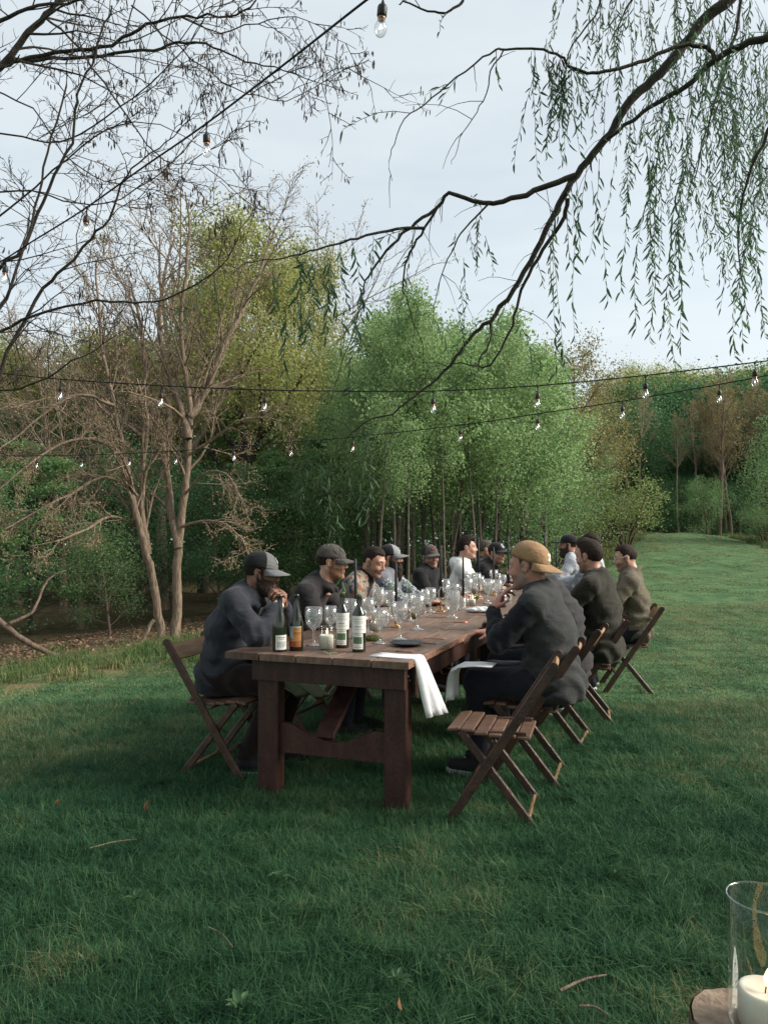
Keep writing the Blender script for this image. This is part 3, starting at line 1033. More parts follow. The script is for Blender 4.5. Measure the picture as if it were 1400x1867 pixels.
    def jf(p):
        t_, a_ = torso(p, .008 + puff), armsf(p, .008 + puff * .8)
        f = smin(t_, a_, .028)
        if collar > 0:
            g = None
            for i in range(12):
                x_ = rcone(p, ring[i], ring[(i + 1) % 12], 0.011 + collar * .22, 0.011 + collar * .22)
                g = x_ if g is None else np.minimum(g, x_)
            f = smin(f, g, .010)
            f = smax(f, -rcone(p, na - nax * .05, na + nax * .12, .046, .066), .006)
        if hood:
            back = na - nax * .055 + np.array([-.085, 0, .0])
            hd = ell(p, back, (.052 + .02 * hood, .125, .06 + .03 * hood), np.array(Matrix.Rotation(R(-25), 3, 'Y')))
            hd = smin(hd, rcone(p, na - nax * .03 + np.array([-.06, .07, .02]), na - nax * .05 + np.array([.075, .055, -.02]), .034, .024), .03)
            hd = smin(hd, rcone(p, na - nax * .03 + np.array([-.06, -.07, .02]), na - nax * .05 + np.array([.075, -.055, -.02]), .034, .024), .03)
            f = smin(f, hd, .012)
        # folds: drawn across the waist and at the bent elbows
        w = .0085 * np.sin(p[:, 2] * 62 + 9 * p[:, 0] + 5 * np.sin(p[:, 1] * 9 + ph[0]) + 2.2 * np.sin(p[:, 0] * 21 + p[:, 2] * 13)) * sstep(.95, .62, p[:, 2])
        for k in 'LR':
            E, W = arms[k]
            de = np.linalg.norm(p - E, axis=1)
            ax_ = nv(W - sh[k])
            w = w + .0085 * np.sin((p @ ax_) * 78 + 3 * np.sin(p[:, 1] * 25 + ph[1])) * np.exp(-(de / .13) ** 2)
            ds = np.linalg.norm(p - sh[k] + np.array([-.05, 0, .07]), axis=1)
            w = w + .005 * np.sin((p[:, 0] * 40 - p[:, 2] * 46) + ph[2] + 2 * np.sin(p[:, 1] * 30)) * np.exp(-(ds / .12) ** 2)
        if puff:
            w = w + .011 * np.abs(np.sin(((p - pel) @ d1) * 50)) - .006
        f = f + w + .0026 * vnoise(p * np.array([16, 16, 24]), seed) + .0022 * vnoise(p * 48, seed + 1)
        hem = (pel[2] - .125) - p[:, 2] + .012 * np.sin(p[:, 0] * 16 + ph[0])
        f = np.where(a_ < t_ - .01, f, smax(f, hem, .012))
        for k in 'LR':
            E, W = arms[k]; d = nv(W - E)
            f = np.where(np.linalg.norm(p - W, axis=1) < .09, smax(f, (p - W) @ d - .005, .006), f)
        return f
    v, q = nets(jf, lo, hi, fine)
    c = v[q].mean(1)
    ia = (armsf(c, .0) < torso(c, .0) - .012).astype(int)
    if tmat is not None:
        ia = np.where((ia == 0) & tmat(c, pel, neck, d1, d2), 2, ia)
    jo = link('jacket', mesh_np('jacket', v, q, smooth=True, matidx=ia), body, [jacket, sleeve, collar_mat or jacket])
    # ---- trousers, shoes
    if legs:
        def tf(p):
            f = legf(p, .008)
            w = .006 * np.sin(p[:, 0] * 55 + 4 * np.sin(p[:, 1] * 20) + ph[1]) * np.exp(-((p[:, 0] - .10) / .12) ** 2)
            for k in 'LR':
                w = w + .006 * np.sin(p[:, 2] * 70 + ph[2]) * np.exp(-(np.linalg.norm(p - kn[k], axis=1) / .12) ** 2)
            return smax(f + w, .085 - p[:, 2], .008)
        v, q = nets(tf, (-.30, -.30, .06), (.62, .30, .75), max(fine, .018))
        link('trousers', mesh_np('trousers', v, q, smooth=True), body, trousers)
        for k, sg in (('L', 1), ('R', -1)):
            fx, fy = feet[k]
            def sf(p):
                q_ = sq(p - np.array([0, fy, 0]), .8)
                f = smin(rcone(q_, (fx - .06, 0, .062), (fx + .13, 0, .042), .047, .036), rcone(q_, (fx - .045, 0, .06), (fx - .04, 0, .12), .048, .046), .03)
                return smax(f, .012 - p[:, 2], .006)
            v, q = nets(sf, (fx - .14, fy - .09, -.01), (fx + .2, fy + .09, .16), .015)
            so = link('shoe', mesh_np('shoe', v, q, smooth=True), body, shoes or M_black_mark)
            g = MB(); n = 20
            vs = []
            for z in (-.004, .022):
                for i in range(n):
                    a = 2 * math.pi * i / n
                    vs.append((fx + .035 + .142 * math.cos(a), fy + (.046 - .008 * math.cos(a)) * math.sin(a), z))
            g.add(vs, [[i, (i + 1) % n, n + (i + 1) % n, n + i] for i in range(n)] + [list(range(n))[::-1], list(range(n, 2 * n))])
            g.build('sole', M_white_mark if shoes is None else M_black_mark, so)
    # ---- hair / beard / cap in head frame
    def headpart(name, fun, lo, hi, h, mat, par=body):
        v, q = nets(fun, lo, hi, h)
        return link(name, mesh_np(name, xf(v * scale, Hm, Hc), q, smooth=True), par, mat)
    if hair:
        kind, hm = hair
        def hf(p):
            q_ = p.copy(); q_[:, 1] = np.abs(q_[:, 1])
            thick = {'short': .008, 'mid': .014, 'quiff': .016, 'curly': .022, 'buzz': .004}[kind]
            f = ell(p, (-.016, 0, .038), (.097 + thick * .7, .0775 + thick * .22, .088 + thick))
            f = smin(f, ell(p, (-.004, 0, .085), (.075, .062 + thick * .3, .038 + thick)), .02)
            if kind in ('quiff', 'mid'):
                f = smin(f, ell(p, (.028, 0, .118), (.066, .06, .030 if kind == 'quiff' else .022)), .03)
            nz_ = vnoise(p * np.array([105, 105, 40]), seed + 3) * .0014 + vnoise(p * np.array([240, 240, 80]), seed + 4) * .0010
            if kind == 'curly': nz_ = nz_ * 2.4
            if kind == 'buzz': nz_ = nz_ * .3
            f = f + nz_
            fringe = .082 if kind != 'quiff' else .078
            line = fringe - .50 * np.clip(.055 - p[:, 0], 0, .3) ** 1.0 * 2.2       # hairline falls towards the back
            line = np.maximum(line, -.045 + .0 * p[:, 0]) + .0045 * vnoise(p * np.array([120, 120, 30]), seed + 6) + .016 * sstep(.028, .05, q_[:, 1]) * (p[:, 0] > .04)
            sb = (np.abs(p[:, 0] - .008) < .013) & (q_[:, 1] > .055)
            line = np.where(sb, -.012, line)
            f = smax(f, line - p[:, 2], .006)
            f = smax(f, -ell(q_, (-.014, .085, -.002), (.030, .022, .040)), .004)
            return f
        headpart('hair', hf, (-.15, -.12, -.07), (.12, .12, .18), .0055 if hh < .005 else .008, hm)
    if cap and not hair:
        hm = cap.get('hair', M_hair_d)
        def hb(p):
            q_ = p.copy(); q_[:, 1] = np.abs(q_[:, 1])
            f = ell(p, (-.018, 0, .036), (.101, .0795, .09)) + vnoise(p * 140, 3) * .0012
            f = smax(f, (-.04 + .35 * np.clip(p[:, 0] + .03, 0, 1)) - p[:, 2], .004)
            f = smax(f, p[:, 0] - .018, .004)
            f = smax(f, -ell(q_, (-.014, .085, -.002), (.028, .022, .038)), .004)
            return f
        headpart('hair', hb, (-.14, -.10, -.06), (.05, .10, .13), .006, hm)
    if beard:
        bm_, blen = beard
        def bf(p):
            q_ = p.copy(); q_[:, 1] = np.abs(q_[:, 1])
            f = head_sdf(p, False, jaw, nose) - .008
            f = smin(f, ell(p, (.055, 0, -.105 - blen * .5), (.048, .048, .035 + blen * .7)), .03)
            f = f + vnoise(p * np.array([90, 90, 50]), 9) * .003
            line = -.030 - .20 * np.clip(.055 - p[:, 0], -1, 0) * 0
            line = np.where(p[:, 0] < .032, -.030 + (.032 - p[:, 0]) * .9, line)
            f = smax(f, p[:, 2] - line, .006)
            f = smax(f, -.014 - p[:, 0], .006)
            f = smax(f, -ell(p, (.092, 0, -.060), (.022, .023, .0095)), .003)
            f = smax(f, -ell(p, (.11, 0, -.022), (.03, .024, .016)), .004)
            return f
        headpart('beard', bf, (-.04, -.10, -.17 - blen), (.13, .10, .03), .005 if hh < .006 else .007, bm_)
    if cap:
        cap_parts(body, Hm * scale, Hc, cap['front'], cap['back'], cap['brim'], cap.get('flat', False), cap.get('backward', False), cap.get('logo'), cap.get('tilt', 0))
    if glasses:
        g = MB()
        for sg in (-1, 1):
            ringp = [(.094 - .12 * abs(.033 + .026 * math.cos(a)) ** 1.6, sg * (.034 + .026 * math.cos(a)), .008 + .019 * math.sin(a)) for a in np.linspace(0, 2 * math.pi, 15)]
            g.tube(xf(np.array(ringp), Hm, Hc), .0022, 5)
            g.tube(xf(np.array([(.086, sg * .061, .016), (.03, sg * .081, .016), (-.012, sg * .084, .020)]), Hm, Hc), .0022, 5)
        g.tube(xf(np.array([(.0945, -.009, .012), (.097, 0, .014), (.0945, .009, .012)]), Hm, Hc), .0022, 5)
        g.build('glasses', pmat('clear_acetate', (.62, .58, .52), rough=.25, spec=.6), body)
    if watch:
        E, W = arms[watch[0]]; d = nv(W - E)
        g = MB(); g.tube([W - d * .000, W + d * .022], [.037, .034], 20); g.build('watch', watch[1], body)
    return body
# ------------------------------------------------------------ the diners and their chairs
def pattern_mat(name, base, c1, c2, scale):
    if name in MATS: return MATS[name]
    m = bpy.data.materials.new(name); nt, n, l, out = _nodes(m)
    p = n.new('ShaderNodeBsdfPrincipled'); p.inputs['Roughness'].default_value = .9; l.new(p.outputs[0], out.inputs[0])
    tcn = n.new('ShaderNodeTexCoord')
    def lay(sc, lo, hi, prev, c, w):
        q = n.new('ShaderNodeTexNoise'); q.inputs['Scale'].default_value = sc; q.inputs['Detail'].default_value = 2.0
        q.noise_dimensions = '4D'; q.inputs['W'].default_value = w
        l.new(tcn.outputs['Object'], q.inputs['Vector'])
        r = n.new('ShaderNodeMapRange'); r.inputs['From Min'].default_value = lo; r.inputs['From Max'].default_value = hi
        l.new(q.outputs['Fac'], r.inputs['Value'])
        x = n.new('ShaderNodeMix'); x.data_type = 'RGBA'; l.new(r.outputs[0], x.inputs['Factor'])
        if isinstance(prev, tuple): x.inputs['A'].default_value = (*prev, 1)
        else: l.new(prev, x.inputs['A'])
        x.inputs['B'].default_value = (*c, 1)
        return x.outputs['Result']
    a = lay(scale, .55, .58, base, c1, 1.0)
    a = lay(scale * 1.3, .58, .60, a, c2, 7.0)
    l.new(a, p.inputs['Base Color'])
    MATS[name] = m
    return m

def plaid_mat(name, base, c1, c2, sc):
    m = bpy.data.materials.new(name); nt, n, l, out = _nodes(m)
    p = n.new('ShaderNodeBsdfPrincipled'); p.inputs['Roughness'].default_value = .92; l.new(p.outputs[0], out.inputs[0])
    tcn = n.new('ShaderNodeTexCoord')
    ck = n.new('ShaderNodeTexChecker'); ck.inputs['Scale'].default_value = sc
    mp_ = n.new('ShaderNodeMapping'); mp_.inputs['Rotation'].default_value = (.5, .5, .78)
    l.new(tcn.outputs['Object'], mp_.inputs[0]); l.new(mp_.outputs[0], ck.inputs['Vector'])
    ck.inputs['Color1'].default_value = (*base, 1); ck.inputs['Color2'].default_value = (*c1, 1)
    q = n.new('ShaderNodeTexNoise'); q.inputs['Scale'].default_value = sc * .5; l.new(tcn.outputs['Object'], q.inputs['Vector'])
    r = n.new('ShaderNodeMapRange'); r.inputs['From Min'].default_value = .5; r.inputs['From Max'].default_value = .56; l.new(q.outputs['Fac'], r.inputs['Value'])
    x = n.new('ShaderNodeMix'); x.data_type = 'RGBA'; l.new(r.outputs[0], x.inputs['Factor']); l.new(ck.outputs['Color'], x.inputs['A']); x.inputs['B'].default_value = (*c2, 1)
    l.new(x.outputs['Result'], p.inputs['Base Color'])
    MATS[name] = m
    return m

SK_dark = skin('deep', (.22, .115, .075))
SK_fair = skin('fair', (.50, .30, .225))
SK_warm = skin('warm', (.44, .255, .18))
SK_tan = skin('tan', (.36, .195, .13))
SK_rud = skin('ruddy', (.46, .235, .175))
ST_dark = pmat('stubble_dark', (.055, .032, .024), (.028, .017, .013), scale=120, rough=.7, bump=.6, bscale=220)
ST_ging = pmat('stubble_ginger', (.33, .175, .11), (.25, .12, .075), scale=120, rough=.7, bump=.5, bscale=220)
ST_grey = pmat('stubble_grey', (.37, .25, .20), (.25, .165, .13), scale=120, rough=.7, bump=.5, bscale=220)
ST_soft = pmat('stubble_soft', (.30, .185, .135), (.23, .135, .10), scale=120, rough=.7, bump=.3, bscale=220)

F_slate = cloth('slate_fleece', (.036, .039, .048), (.025, .027, .034))
F_char = cloth('charcoal_sweat', (.021, .019, .020))
F_black = cloth('black_cloth', (.008, .008, .009), (.005, .005, .006))
F_navy = cloth('navy_black_sleeve', (.009, .010, .014), (.006, .007, .009))
F_fleece = cloth('grey_fleece_vest', (.036, .038, .038), (.025, .026, .026), bump=.4, bscale=210)
F_puff = cloth('dark_grey_quilt', (.032, .030, .030), (.021, .020, .021))
F_olive = cloth('dark_olive_canvas', (.027, .024, .016), (.017, .016, .011))
F_tanf = cloth('olive_tan_wool', (.13, .109, .074), (.092, .077, .052), bump=.4, bscale=210)
F_white = cloth('white_sweat', (.66, .65, .62), (.55, .54, .52))
F_pale = cloth('pale_grey_sweat', (.42, .44, .47), (.34, .36, .39))
F_midg = cloth('mid_grey_sweat', (.16, .165, .18), (.11, .115, .13))
F_floral = pattern_mat('floral_print', (.22, .18, .13), (.035, .05, .085), (.20, .075, .03), 19)
F_plaid = plaid_mat('checked_fleece', (.30, .32, .35), (.04, .06, .10), (.10, .14, .09), 40)
F_trou = cloth('maroon_brown_trousers', (.018, .010, .009), (.012, .007, .006))
F_jean = cloth('dark_denim', (.014, .015, .024), (.009, .010, .016))
C_grey = cloth('cap_grey', (.17, .17, .175), (.13, .13, .135), bump=.3, bscale=260)
C_black = cloth('cap_black', (.012, .012, .013), (.009, .009, .010), bump=.3, bscale=260)
C_brown = cloth('cap_taupe', (.085, .070, .066), (.065, .054, .05), bump=.3, bscale=260)
C_tan = cloth('cap_tan', (.33, .205, .11), (.25, .15, .078), bump=.15, bscale=60)
C_lgrey = cloth('cap_light_grey', (.25, .26, .27), (.2, .21, .22), bump=.3, bscale=260)
M_band = pmat('pale_watch_strap', (.7, .7, .68), rough=.5)
M_wblk = pmat('black_watch_strap', (.02, .02, .022), rough=.4)

YL = T_ANG; YR = T_ANG + math.pi
LE = -TW           # left edge offset
def mL(deg=0): return YL + R(deg)
def mR(deg=0): return YR + R(deg)

# ---- left row, near to far
put_chair(.40, LE - .235, mL(2), 'folding chair under the man in the slate hoodie, nearest on the left')
person(.47, LE - .27, mL(8), 'bearded man in slate hoodie and grey-black cap resting his mouth on clasped hands', SK_dark, F_slate, trousers=F_trou,
       lean=12, lean2=26, head=(12, 8, 0), hshift=(.03, 0, -.015), hood=.6, collar=.03, fine=0.0118, hh=.0044, bulk=1.06, shrug=.02,
       hands={'L': (.335, .055, .985), 'R': (.335, -.055, .985)}, poles={'L': (.75, .35, -.9), 'R': (.75, -.35, -.9)},
       hand_or={'L': ((.02, -.62, .80), (.55, .75, .45)), 'R': ((.02, .62, .80), (.55, -.75, .45))},
       curls={'L': (62, 66, 68, 70), 'R': (62, 66, 68, 70)}, stubble=ST_dark, beard=(ST_dark, .0), watch=('R', M_band),
       cap=dict(front=C_grey, back=C_black, brim=C_grey, logo='ring_star', tilt=4), seed=1, feet={'L': (.30, .12), 'R': (.22, -.14)})
put_chair(1.33, LE - .25, mL(-3), 'folding chair under the man in the taupe cap')
person(1.33, LE - .20, mL(8), 'man in charcoal hoodie and taupe cap with ginger stubble, second on the left', SK_fair, F_char, trousers=F_jean,
       lean=12, lean2=24, head=(8, 3, 0), hshift=(.06, 0, .01), hood=1.0, collar=.02, fine=0.0123, hh=.0050, bulk=1.06, stubble=ST_ging,
       hands={'L': (.46, .10, .80), 'R': (.40, -.05, .80)}, cap=dict(front=C_brown, back=C_brown, brim=C_brown, hair=M_hair_b, tilt=4), seed=2)
put_chair(2.15, LE - .25, mL(4), 'folding chair under the man in the floral jacket')
person(2.15, LE - .16, mL(4), 'dark-haired man in floral jacket looking down at the table', SK_warm, F_floral, trousers=F_jean,
       lean=10, lean2=22, head=(-14, 18, 0), hshift=(.05, 0, -.02), collar=.03, collar_mat=F_black, fine=0.0134, hh=.0056, hair=('short', M_hair_d), stubble=ST_soft,
       hands={'L': (.44, .06, .80), 'R': (.42, -.10, .80)}, tmat=lambda c, p, n, a, b: (((c - p) @ a) > .10) & (np.abs(c[:, 1]) < .055 + .12 * np.clip((c[:, 2] - 1.0), 0, 1)) & (c[:, 0] > .02) | (np.linalg.norm(c - n, axis=1) < .10), seed=3)
put_chair(3.12, LE - .30, mL(-2), 'folding chair under the man with the long black beard')
person(3.08, LE - .12, mL(2), 'man with long black beard, grey-fronted cap and checked fleece', SK_warm, F_plaid, trousers=F_black,
       lean=-6, lean2=6, head=(14, -2, 0), hshift=(.0, 0, -.02), collar=.02, collar_mat=F_midg, fine=0.0146, hh=.006, stubble=ST_dark, beard=(M_hair_d, .075),
       hands={'L': (.40, .10, .81), 'R': (.36, -.04, .82)}, tmat=lambda c, p, n, a, b: (((c - p) @ a) > .34),
       cap=dict(front=C_lgrey, back=C_black, brim=C_grey, logo='bar_patch', tilt=2), bulk=1.05, seed=4)
put_chair(4.05, LE - .28, mL(5), 'folding chair under the man looking at the camera')
person(4.2, LE - .13, mL(-10), 'man in black jacket and taupe cap with a red patch, looking at the camera', SK_fair, F_black, trousers=F_jean,
       lean=4, lean2=10, head=(-38, 2, -6), hshift=(.0, -.01, -.02), collar=.05, fine=0.0146, hh=.006, stubble=ST_soft,
       cap=dict(front=C_brown, back=C_black, brim=C_brown, hair=M_hair_g, logo='red_patch', tilt=2), seed=5)
put_chair(4.98, LE - .20, mL(0), 'folding chair under the man in the white hoodie')
person(5.1, LE + .04, mL(8), 'young dark-haired man in white hoodie seen in profile', SK_fair, F_white, trousers=F_jean,
       lean=4, lean2=8, head=(8, 0, 0), hshift=(.02, 0, .03), hood=1.0, collar=.02, fine=0.0146, hh=.006, hair=('quiff', M_hair_d), scale=1.05, seed=6, dz=.02)
put_chair(5.85, LE - .1, mL(3), 'folding chair under the man in black with a ringed white cap logo')
person(5.85, LE + .10, mL(-4), 'man in black jacket and black cap with white ring logo', SK_warm, F_black, trousers=F_jean,
       lean=12, lean2=20, head=(-22, 2, 0), hshift=(.06, 0, -.01), collar=.03, fine=0.0168, hh=.007, stubble=ST_soft,
       cap=dict(front=C_black, back=C_black, brim=C_black, logo='ring_c', tilt=0), seed=7, scale=1.08)
put_chair(6.72, LE - .22, mL(0), 'folding chair farthest along the left row')
person(6.72, LE - .10, mL(6), 'man with cropped greying hair in dark jacket, beyond the white hoodie', SK_tan, F_black, trousers=F_jean,
       lean=6, lean2=12, head=(10, 0, 0), hair=('short', M_hair_g), fine=0.0179, hh=.007, seed=8, scale=1.05)
person(7.75, LE + .42, mL(-70), 'man in dark cap at the far end of the table', SK_rud, F_black, trousers=F_jean,
       lean=6, lean2=14, head=(0, 6, 0), fine=0.0179, hh=.008, cap=dict(front=C_black, back=C_grey, brim=C_black), seed=15, stubble=ST_soft)

# ---- right row, near to far
put_chair(.24, .40, mR(4), 'empty slatted folding chair at the near right corner of the table')
put_chair(.86, .45, mR(1), 'folding chair under the man in the backward tan cap')
person(.84, .58, mR(-6), 'man in grey fleece vest and backward tan cap holding a hand to his mouth', SK_rud, F_fleece, sleeve=F_navy, trousers=F_jean,
       lean=8, lean2=16, head=(-4, 6, 0), hshift=(.02, 0, -.005), collar=.045, fine=0.0118, hh=.0044, bulk=1.06, stubble=ST_grey,
       hands={'L': (.32, .05, .955), 'R': (.40, -.16, .80)}, poles={'L': (.6, .35, -.9), 'R': (-.2, -.8, -.7)},
       hand_or={'L': ((-.42, -.15, .90), (.85, .45, .35))}, curls={'L': (22, 26, 46, 56), 'R': (30, 34, 38, 42)}, watch=('L', M_wblk),
       cap=dict(front=C_tan, back=C_tan, brim=C_tan, backward=True, logo='twin_n', hair=M_hair_g, tilt=24), seed=9, scale=1.10)
put_chair(1.70, .52, mR(-3), 'folding chair under the man in the quilted grey jacket')
person(1.66, .54, mR(0), 'man in quilted dark grey hooded jacket behind the backward tan cap', SK_warm, F_puff, trousers=F_jean,
       lean=8, lean2=26, head=(10, 10, 0), hshift=(.06, 0, -.02), hood=1.3, collar=.03, fine=0.0123, hh=.006, bulk=1.06, puff=.006, hair=('short', M_hair_d), seed=10)
put_chair(2.45, .64, mR(5), 'folding chair under the man in the dark olive jacket')
person(2.40, .72, mR(-14), 'dark-haired man in dark olive jacket seen from behind in profile', SK_warm, F_olive, trousers=F_jean,
       lean=0, lean2=8, head=(-14, 4, 0), hshift=(.03, 0, .0), collar=.045, fine=0.0129, hh=.0050, hair=('mid', M_hair_b), stubble=ST_soft, seed=11, bulk=1.06, dz=.02)
put_chair(3.9, .88, mR(9), 'folding chair with a tan back board under the man in glasses')
person(3.9, .92, mR(4), 'man in olive tan sweater and pale glasses looking down', SK_fair, F_tanf, trousers=F_jean,
       lean=2, lean2=10, head=(2, 9, 0), collar=.04, collar_mat=F_olive, fine=0.0140, hh=.0056, hair=('short', M_hair_b), stubble=ST_soft, glasses=True, seed=12, bulk=1.05,
       tmat=lambda c, p, n, a, b: (np.linalg.norm(c - n, axis=1) < .085))
put_chair(4.90, .40, mR(0), 'folding chair under the curly-haired man in grey')
person(4.90, .48, mR(0), 'curly brown-haired man in grey top, half hidden behind the dark-haired man', SK_fair, F_midg, trousers=F_jean,
       lean=4, lean2=14, head=(-20, 0, 0), collar=.02, hood=.6, fine=0.0157, hh=.007, hair=('curly', M_hair_b), seed=13, dz=.03)
put_chair(5.68, .42, mR(0), 'folding chair under the brown-haired man in a pale top')
person(5.68, .44, mR(0), 'brown-haired man in pale top, farther along behind the curly hair', SK_fair, F_pale, trousers=F_jean,
       lean=2, lean2=8, head=(-10, 0, 0), fine=0.0179, hh=.008, hair=('curly', M_hair_b), seed=14, dz=.08)
put_chair(6.35, .15, mR(0), 'folding chair under the man in the flat black cap')
person(6.35, .18, mR(2), 'bearded man in flat black cap and pale hoodie near the far end', SK_tan, F_pale, trousers=F_jean,
       lean=8, lean2=16, head=(0, 2, 0), hood=.8, fine=0.0162, hh=.007, stubble=ST_dark, beard=(ST_dark, .01),
       cap=dict(front=C_black, back=C_black, brim=C_black, flat=True, tilt=-3), seed=16, scale=1.08, dz=.1)
# ------------------------------------------------------------ things on the table
def glass_mat(name, col=(1, 1, 1), rough=.02, ior=1.46):
    if name in MATS: return MATS[name]
    m = bpy.data.materials.new(name); nt, n, l, out = _nodes(m)
    p = n.new('ShaderNodeBsdfPrincipled')
    p.inputs['Base Color'].default_value = (*col, 1); p.inputs['Roughness'].default_value = rough
    p.inputs['IOR'].default_value = ior; p.inputs['Transmission Weight'].default_value = 1.0
    l.new(p.outputs[0], out.inputs[0]); MATS[name] = m
    return m
def thin_glass(name, tint=(.97, .98, .975), refr=0.0, gain=1.0, milk=0.0):
    """thin clear glass: mostly see-through, mirror-like at grazing angles, partly refracting when cut"""
    if name in MATS: return MATS[name]
    m = bpy.data.materials.new(name); nt, n, l, out = _nodes(m)
    t = n.new('ShaderNodeBsdfTransparent'); t.inputs['Color'].default_value = (*tint, 1)
    g_ = n.new('ShaderNodeBsdfGlossy'); g_.inputs['Roughness'].default_value = .03
    lw = n.new('ShaderNodeLayerWeight'); lw.inputs['Blend'].default_value = .5
    pw = n.new('ShaderNodeMath'); pw.operation = 'POWER'; pw.inputs[1].default_value = 3.2; l.new(lw.outputs['Facing'], pw.inputs[0])
    mm = n.new('ShaderNodeMath'); mm.operation = 'MULTIPLY_ADD'; mm.inputs[1].default_value = .55 * gain; mm.inputs[2].default_value = .035 * gain; mm.use_clamp = True
    l.new(pw.outputs[0], mm.inputs[0])
    base = t.outputs[0]
    if refr:
        r_ = n.new('ShaderNodeBsdfGlass'); r_.inputs['IOR'].default_value = 1.45; r_.inputs['Roughness'].default_value = .02
        mx = n.new('ShaderNodeMixShader'); mx.inputs[0].default_value = refr
        l.new(t.outputs[0], mx.inputs[1]); l.new(r_.outputs[0], mx.inputs[2]); base = mx.outputs[0]
    if milk:       # fine cut facets scatter a little light
        tr = n.new('ShaderNodeBsdfTranslucent'); tr.inputs['Color'].default_value = (.95, .97, .97, 1)
        di = n.new('ShaderNodeBsdfDiffuse'); di.inputs['Color'].default_value = (.9, .92, .92, 1)
        a_ = n.new('ShaderNodeAddShader'); l.new(tr.outputs[0], a_.inputs[0]); l.new(di.outputs[0], a_.inputs[1])
        my = n.new('ShaderNodeMixShader'); my.inputs[0].default_value = milk
        l.new(base, my.inputs[1]); l.new(a_.outputs[0], my.inputs[2]); base = my.outputs[0]
    ms = n.new('ShaderNodeMixShader'); l.new(mm.outputs[0], ms.inputs[0]); l.new(base, ms.inputs[1]); l.new(g_.outputs[0], ms.inputs[2])
    l.new(ms.outputs[0], out.inputs[0]); MATS[name] = m
    return m
G_clear = thin_glass('clear_glass', (.965, .98, .972), gain=.6)
G_cryst = thin_glass('cut_crystal', refr=.25, gain=2.8, milk=.06)
G_water = thin_glass('water_in_glass', refr=.25, gain=1.2)
G_bott = pmat('dark_bottle_glass', (.010, .014, .006), (.008, .011, .005), rough=.07, spec=.6, coat=.5)
M_wax = pmat('white_wax', (.80, .77, .70), (.74, .70, .62), scale=6, rough=.5, spec=.35)
p_ = [x for x in M_wax.node_tree.nodes if x.type == 'BSDF_PRINCIPLED'][0]
p_.inputs['Subsurface Weight'].default_value = .4; p_.inputs['Subsurface Radius'].default_value = (.03, .02, .012); p_.inputs['Subsurface Scale'].default_value = .6
M_blackwax = pmat('black_wax', (.012, .011, .013), rough=.42, spec=.4)
M_brass = pmat('aged_brass', (.52, .30, .14), (.30, .16, .07), scale=25, rough=.32, metal=1.0)
M_copper = pmat('copper_flatware', (.42, .20, .12), (.30, .13, .08), scale=20, rough=.3, metal=1.0)
M_plate = pmat('slate_blue_glaze', (.028, .032, .042), (.020, .023, .030), rough=.38, spec=.5)
M_linen = pmat('white_linen', (.80, .80, .80), (.72, .72, .73), scale=30, rough=.9, spec=.1, bump=.25, bscale=220)
M_moss = pmat('moss', (.10, .11, .03), (.05, .06, .018), scale=40, rough=.95, bump=1.0, bscale=90)
M_pear = pmat('pear_skin', (.33, .30, .08), (.22, .18, .06), scale=12, rough=.45, spec=.4)
M_fern = leafmat('sprig_leaf', (.05, .14, .05), (.09, .20, .07), (.13, .24, .10))
M_twine = pmat('pale_raffia', (.45, .42, .30), rough=.9)
def flame_mat():
    if 'flame' in MATS: return MATS['flame']
    m = bpy.data.materials.new('flame'); nt, n, l, out = _nodes(m)
    e = n.new('ShaderNodeEmission'); e.inputs['Color'].default_value = (1, .58, .22, 1); e.inputs['Strength'].default_value = 5.0
    l.new(e.outputs[0], out.inputs[0]); MATS['flame'] = m
    return m
M_flame = flame_mat()

def label_mat(name, base, ink, lines, top=None, blocks=()):
    """paper label: rows of small print; u across, v up in the Generated box of the label"""
    m = bpy.data.materials.new(name); nt, n, l, out = _nodes(m)
    p = n.new('ShaderNodeBsdfPrincipled'); p.inputs['Roughness'].default_value = .7; l.new(p.outputs[0], out.inputs[0])
    uv = n.new('ShaderNodeUVMap'); sp = n.new('ShaderNodeSeparateXYZ'); l.new(uv.outputs[0], sp.inputs[0])
    def mth(op, a, b=None):
        q = n.new('ShaderNodeMath'); q.operation = op
        for i, v in enumerate((a, b)):
            if v is None: continue
            if isinstance(v, (int, float)): q.inputs[i].default_value = v
            else: l.new(v, q.inputs[i])
        return q.outputs[0]
    u, v = sp.outputs['X'], sp.outputs['Y']
    def rect(u0, u1, v0, v1):
        return mth('MULTIPLY', mth('MULTIPLY', mth('GREATER_THAN', u, u0), mth('LESS_THAN', u, u1)), mth('MULTIPLY', mth('GREATER_THAN', v, v0), mth('LESS_THAN', v, v1)))
    prev = None
    def mix(fac, c):
        nonlocal prev
        x = n.new('ShaderNodeMix'); x.data_type = 'RGBA'; l.new(fac, x.inputs['Factor'])
        if prev is None: x.inputs['A'].default_value = (*base, 1)
        else: l.new(prev, x.inputs['A'])
        x.inputs['B'].default_value = (*c, 1); prev = x.outputs['Result']
    for (u0, u1, v0, v1, c) in blocks: mix(rect(u0, u1, v0, v1), c)
    nzn = n.new('ShaderNodeTexNoise'); nzn.noise_dimensions = '2D'; nzn.inputs['Scale'].default_value = 1.0
    mpn = n.new('ShaderNodeMapping'); mpn.inputs['Scale'].default_value = (26, 90, 1); l.new(uv.outputs[0], mpn.inputs[0]); l.new(mpn.outputs[0], nzn.inputs['Vector'])
    ch = mth('GREATER_THAN', nzn.outputs['Fac'], .42)
    for (u0, u1, v0, v1) in lines: mix(mth('MULTIPLY', rect(u0, u1, v0, v1), ch), ink)
    l.new(prev, p.inputs['Base Color'])
    return m

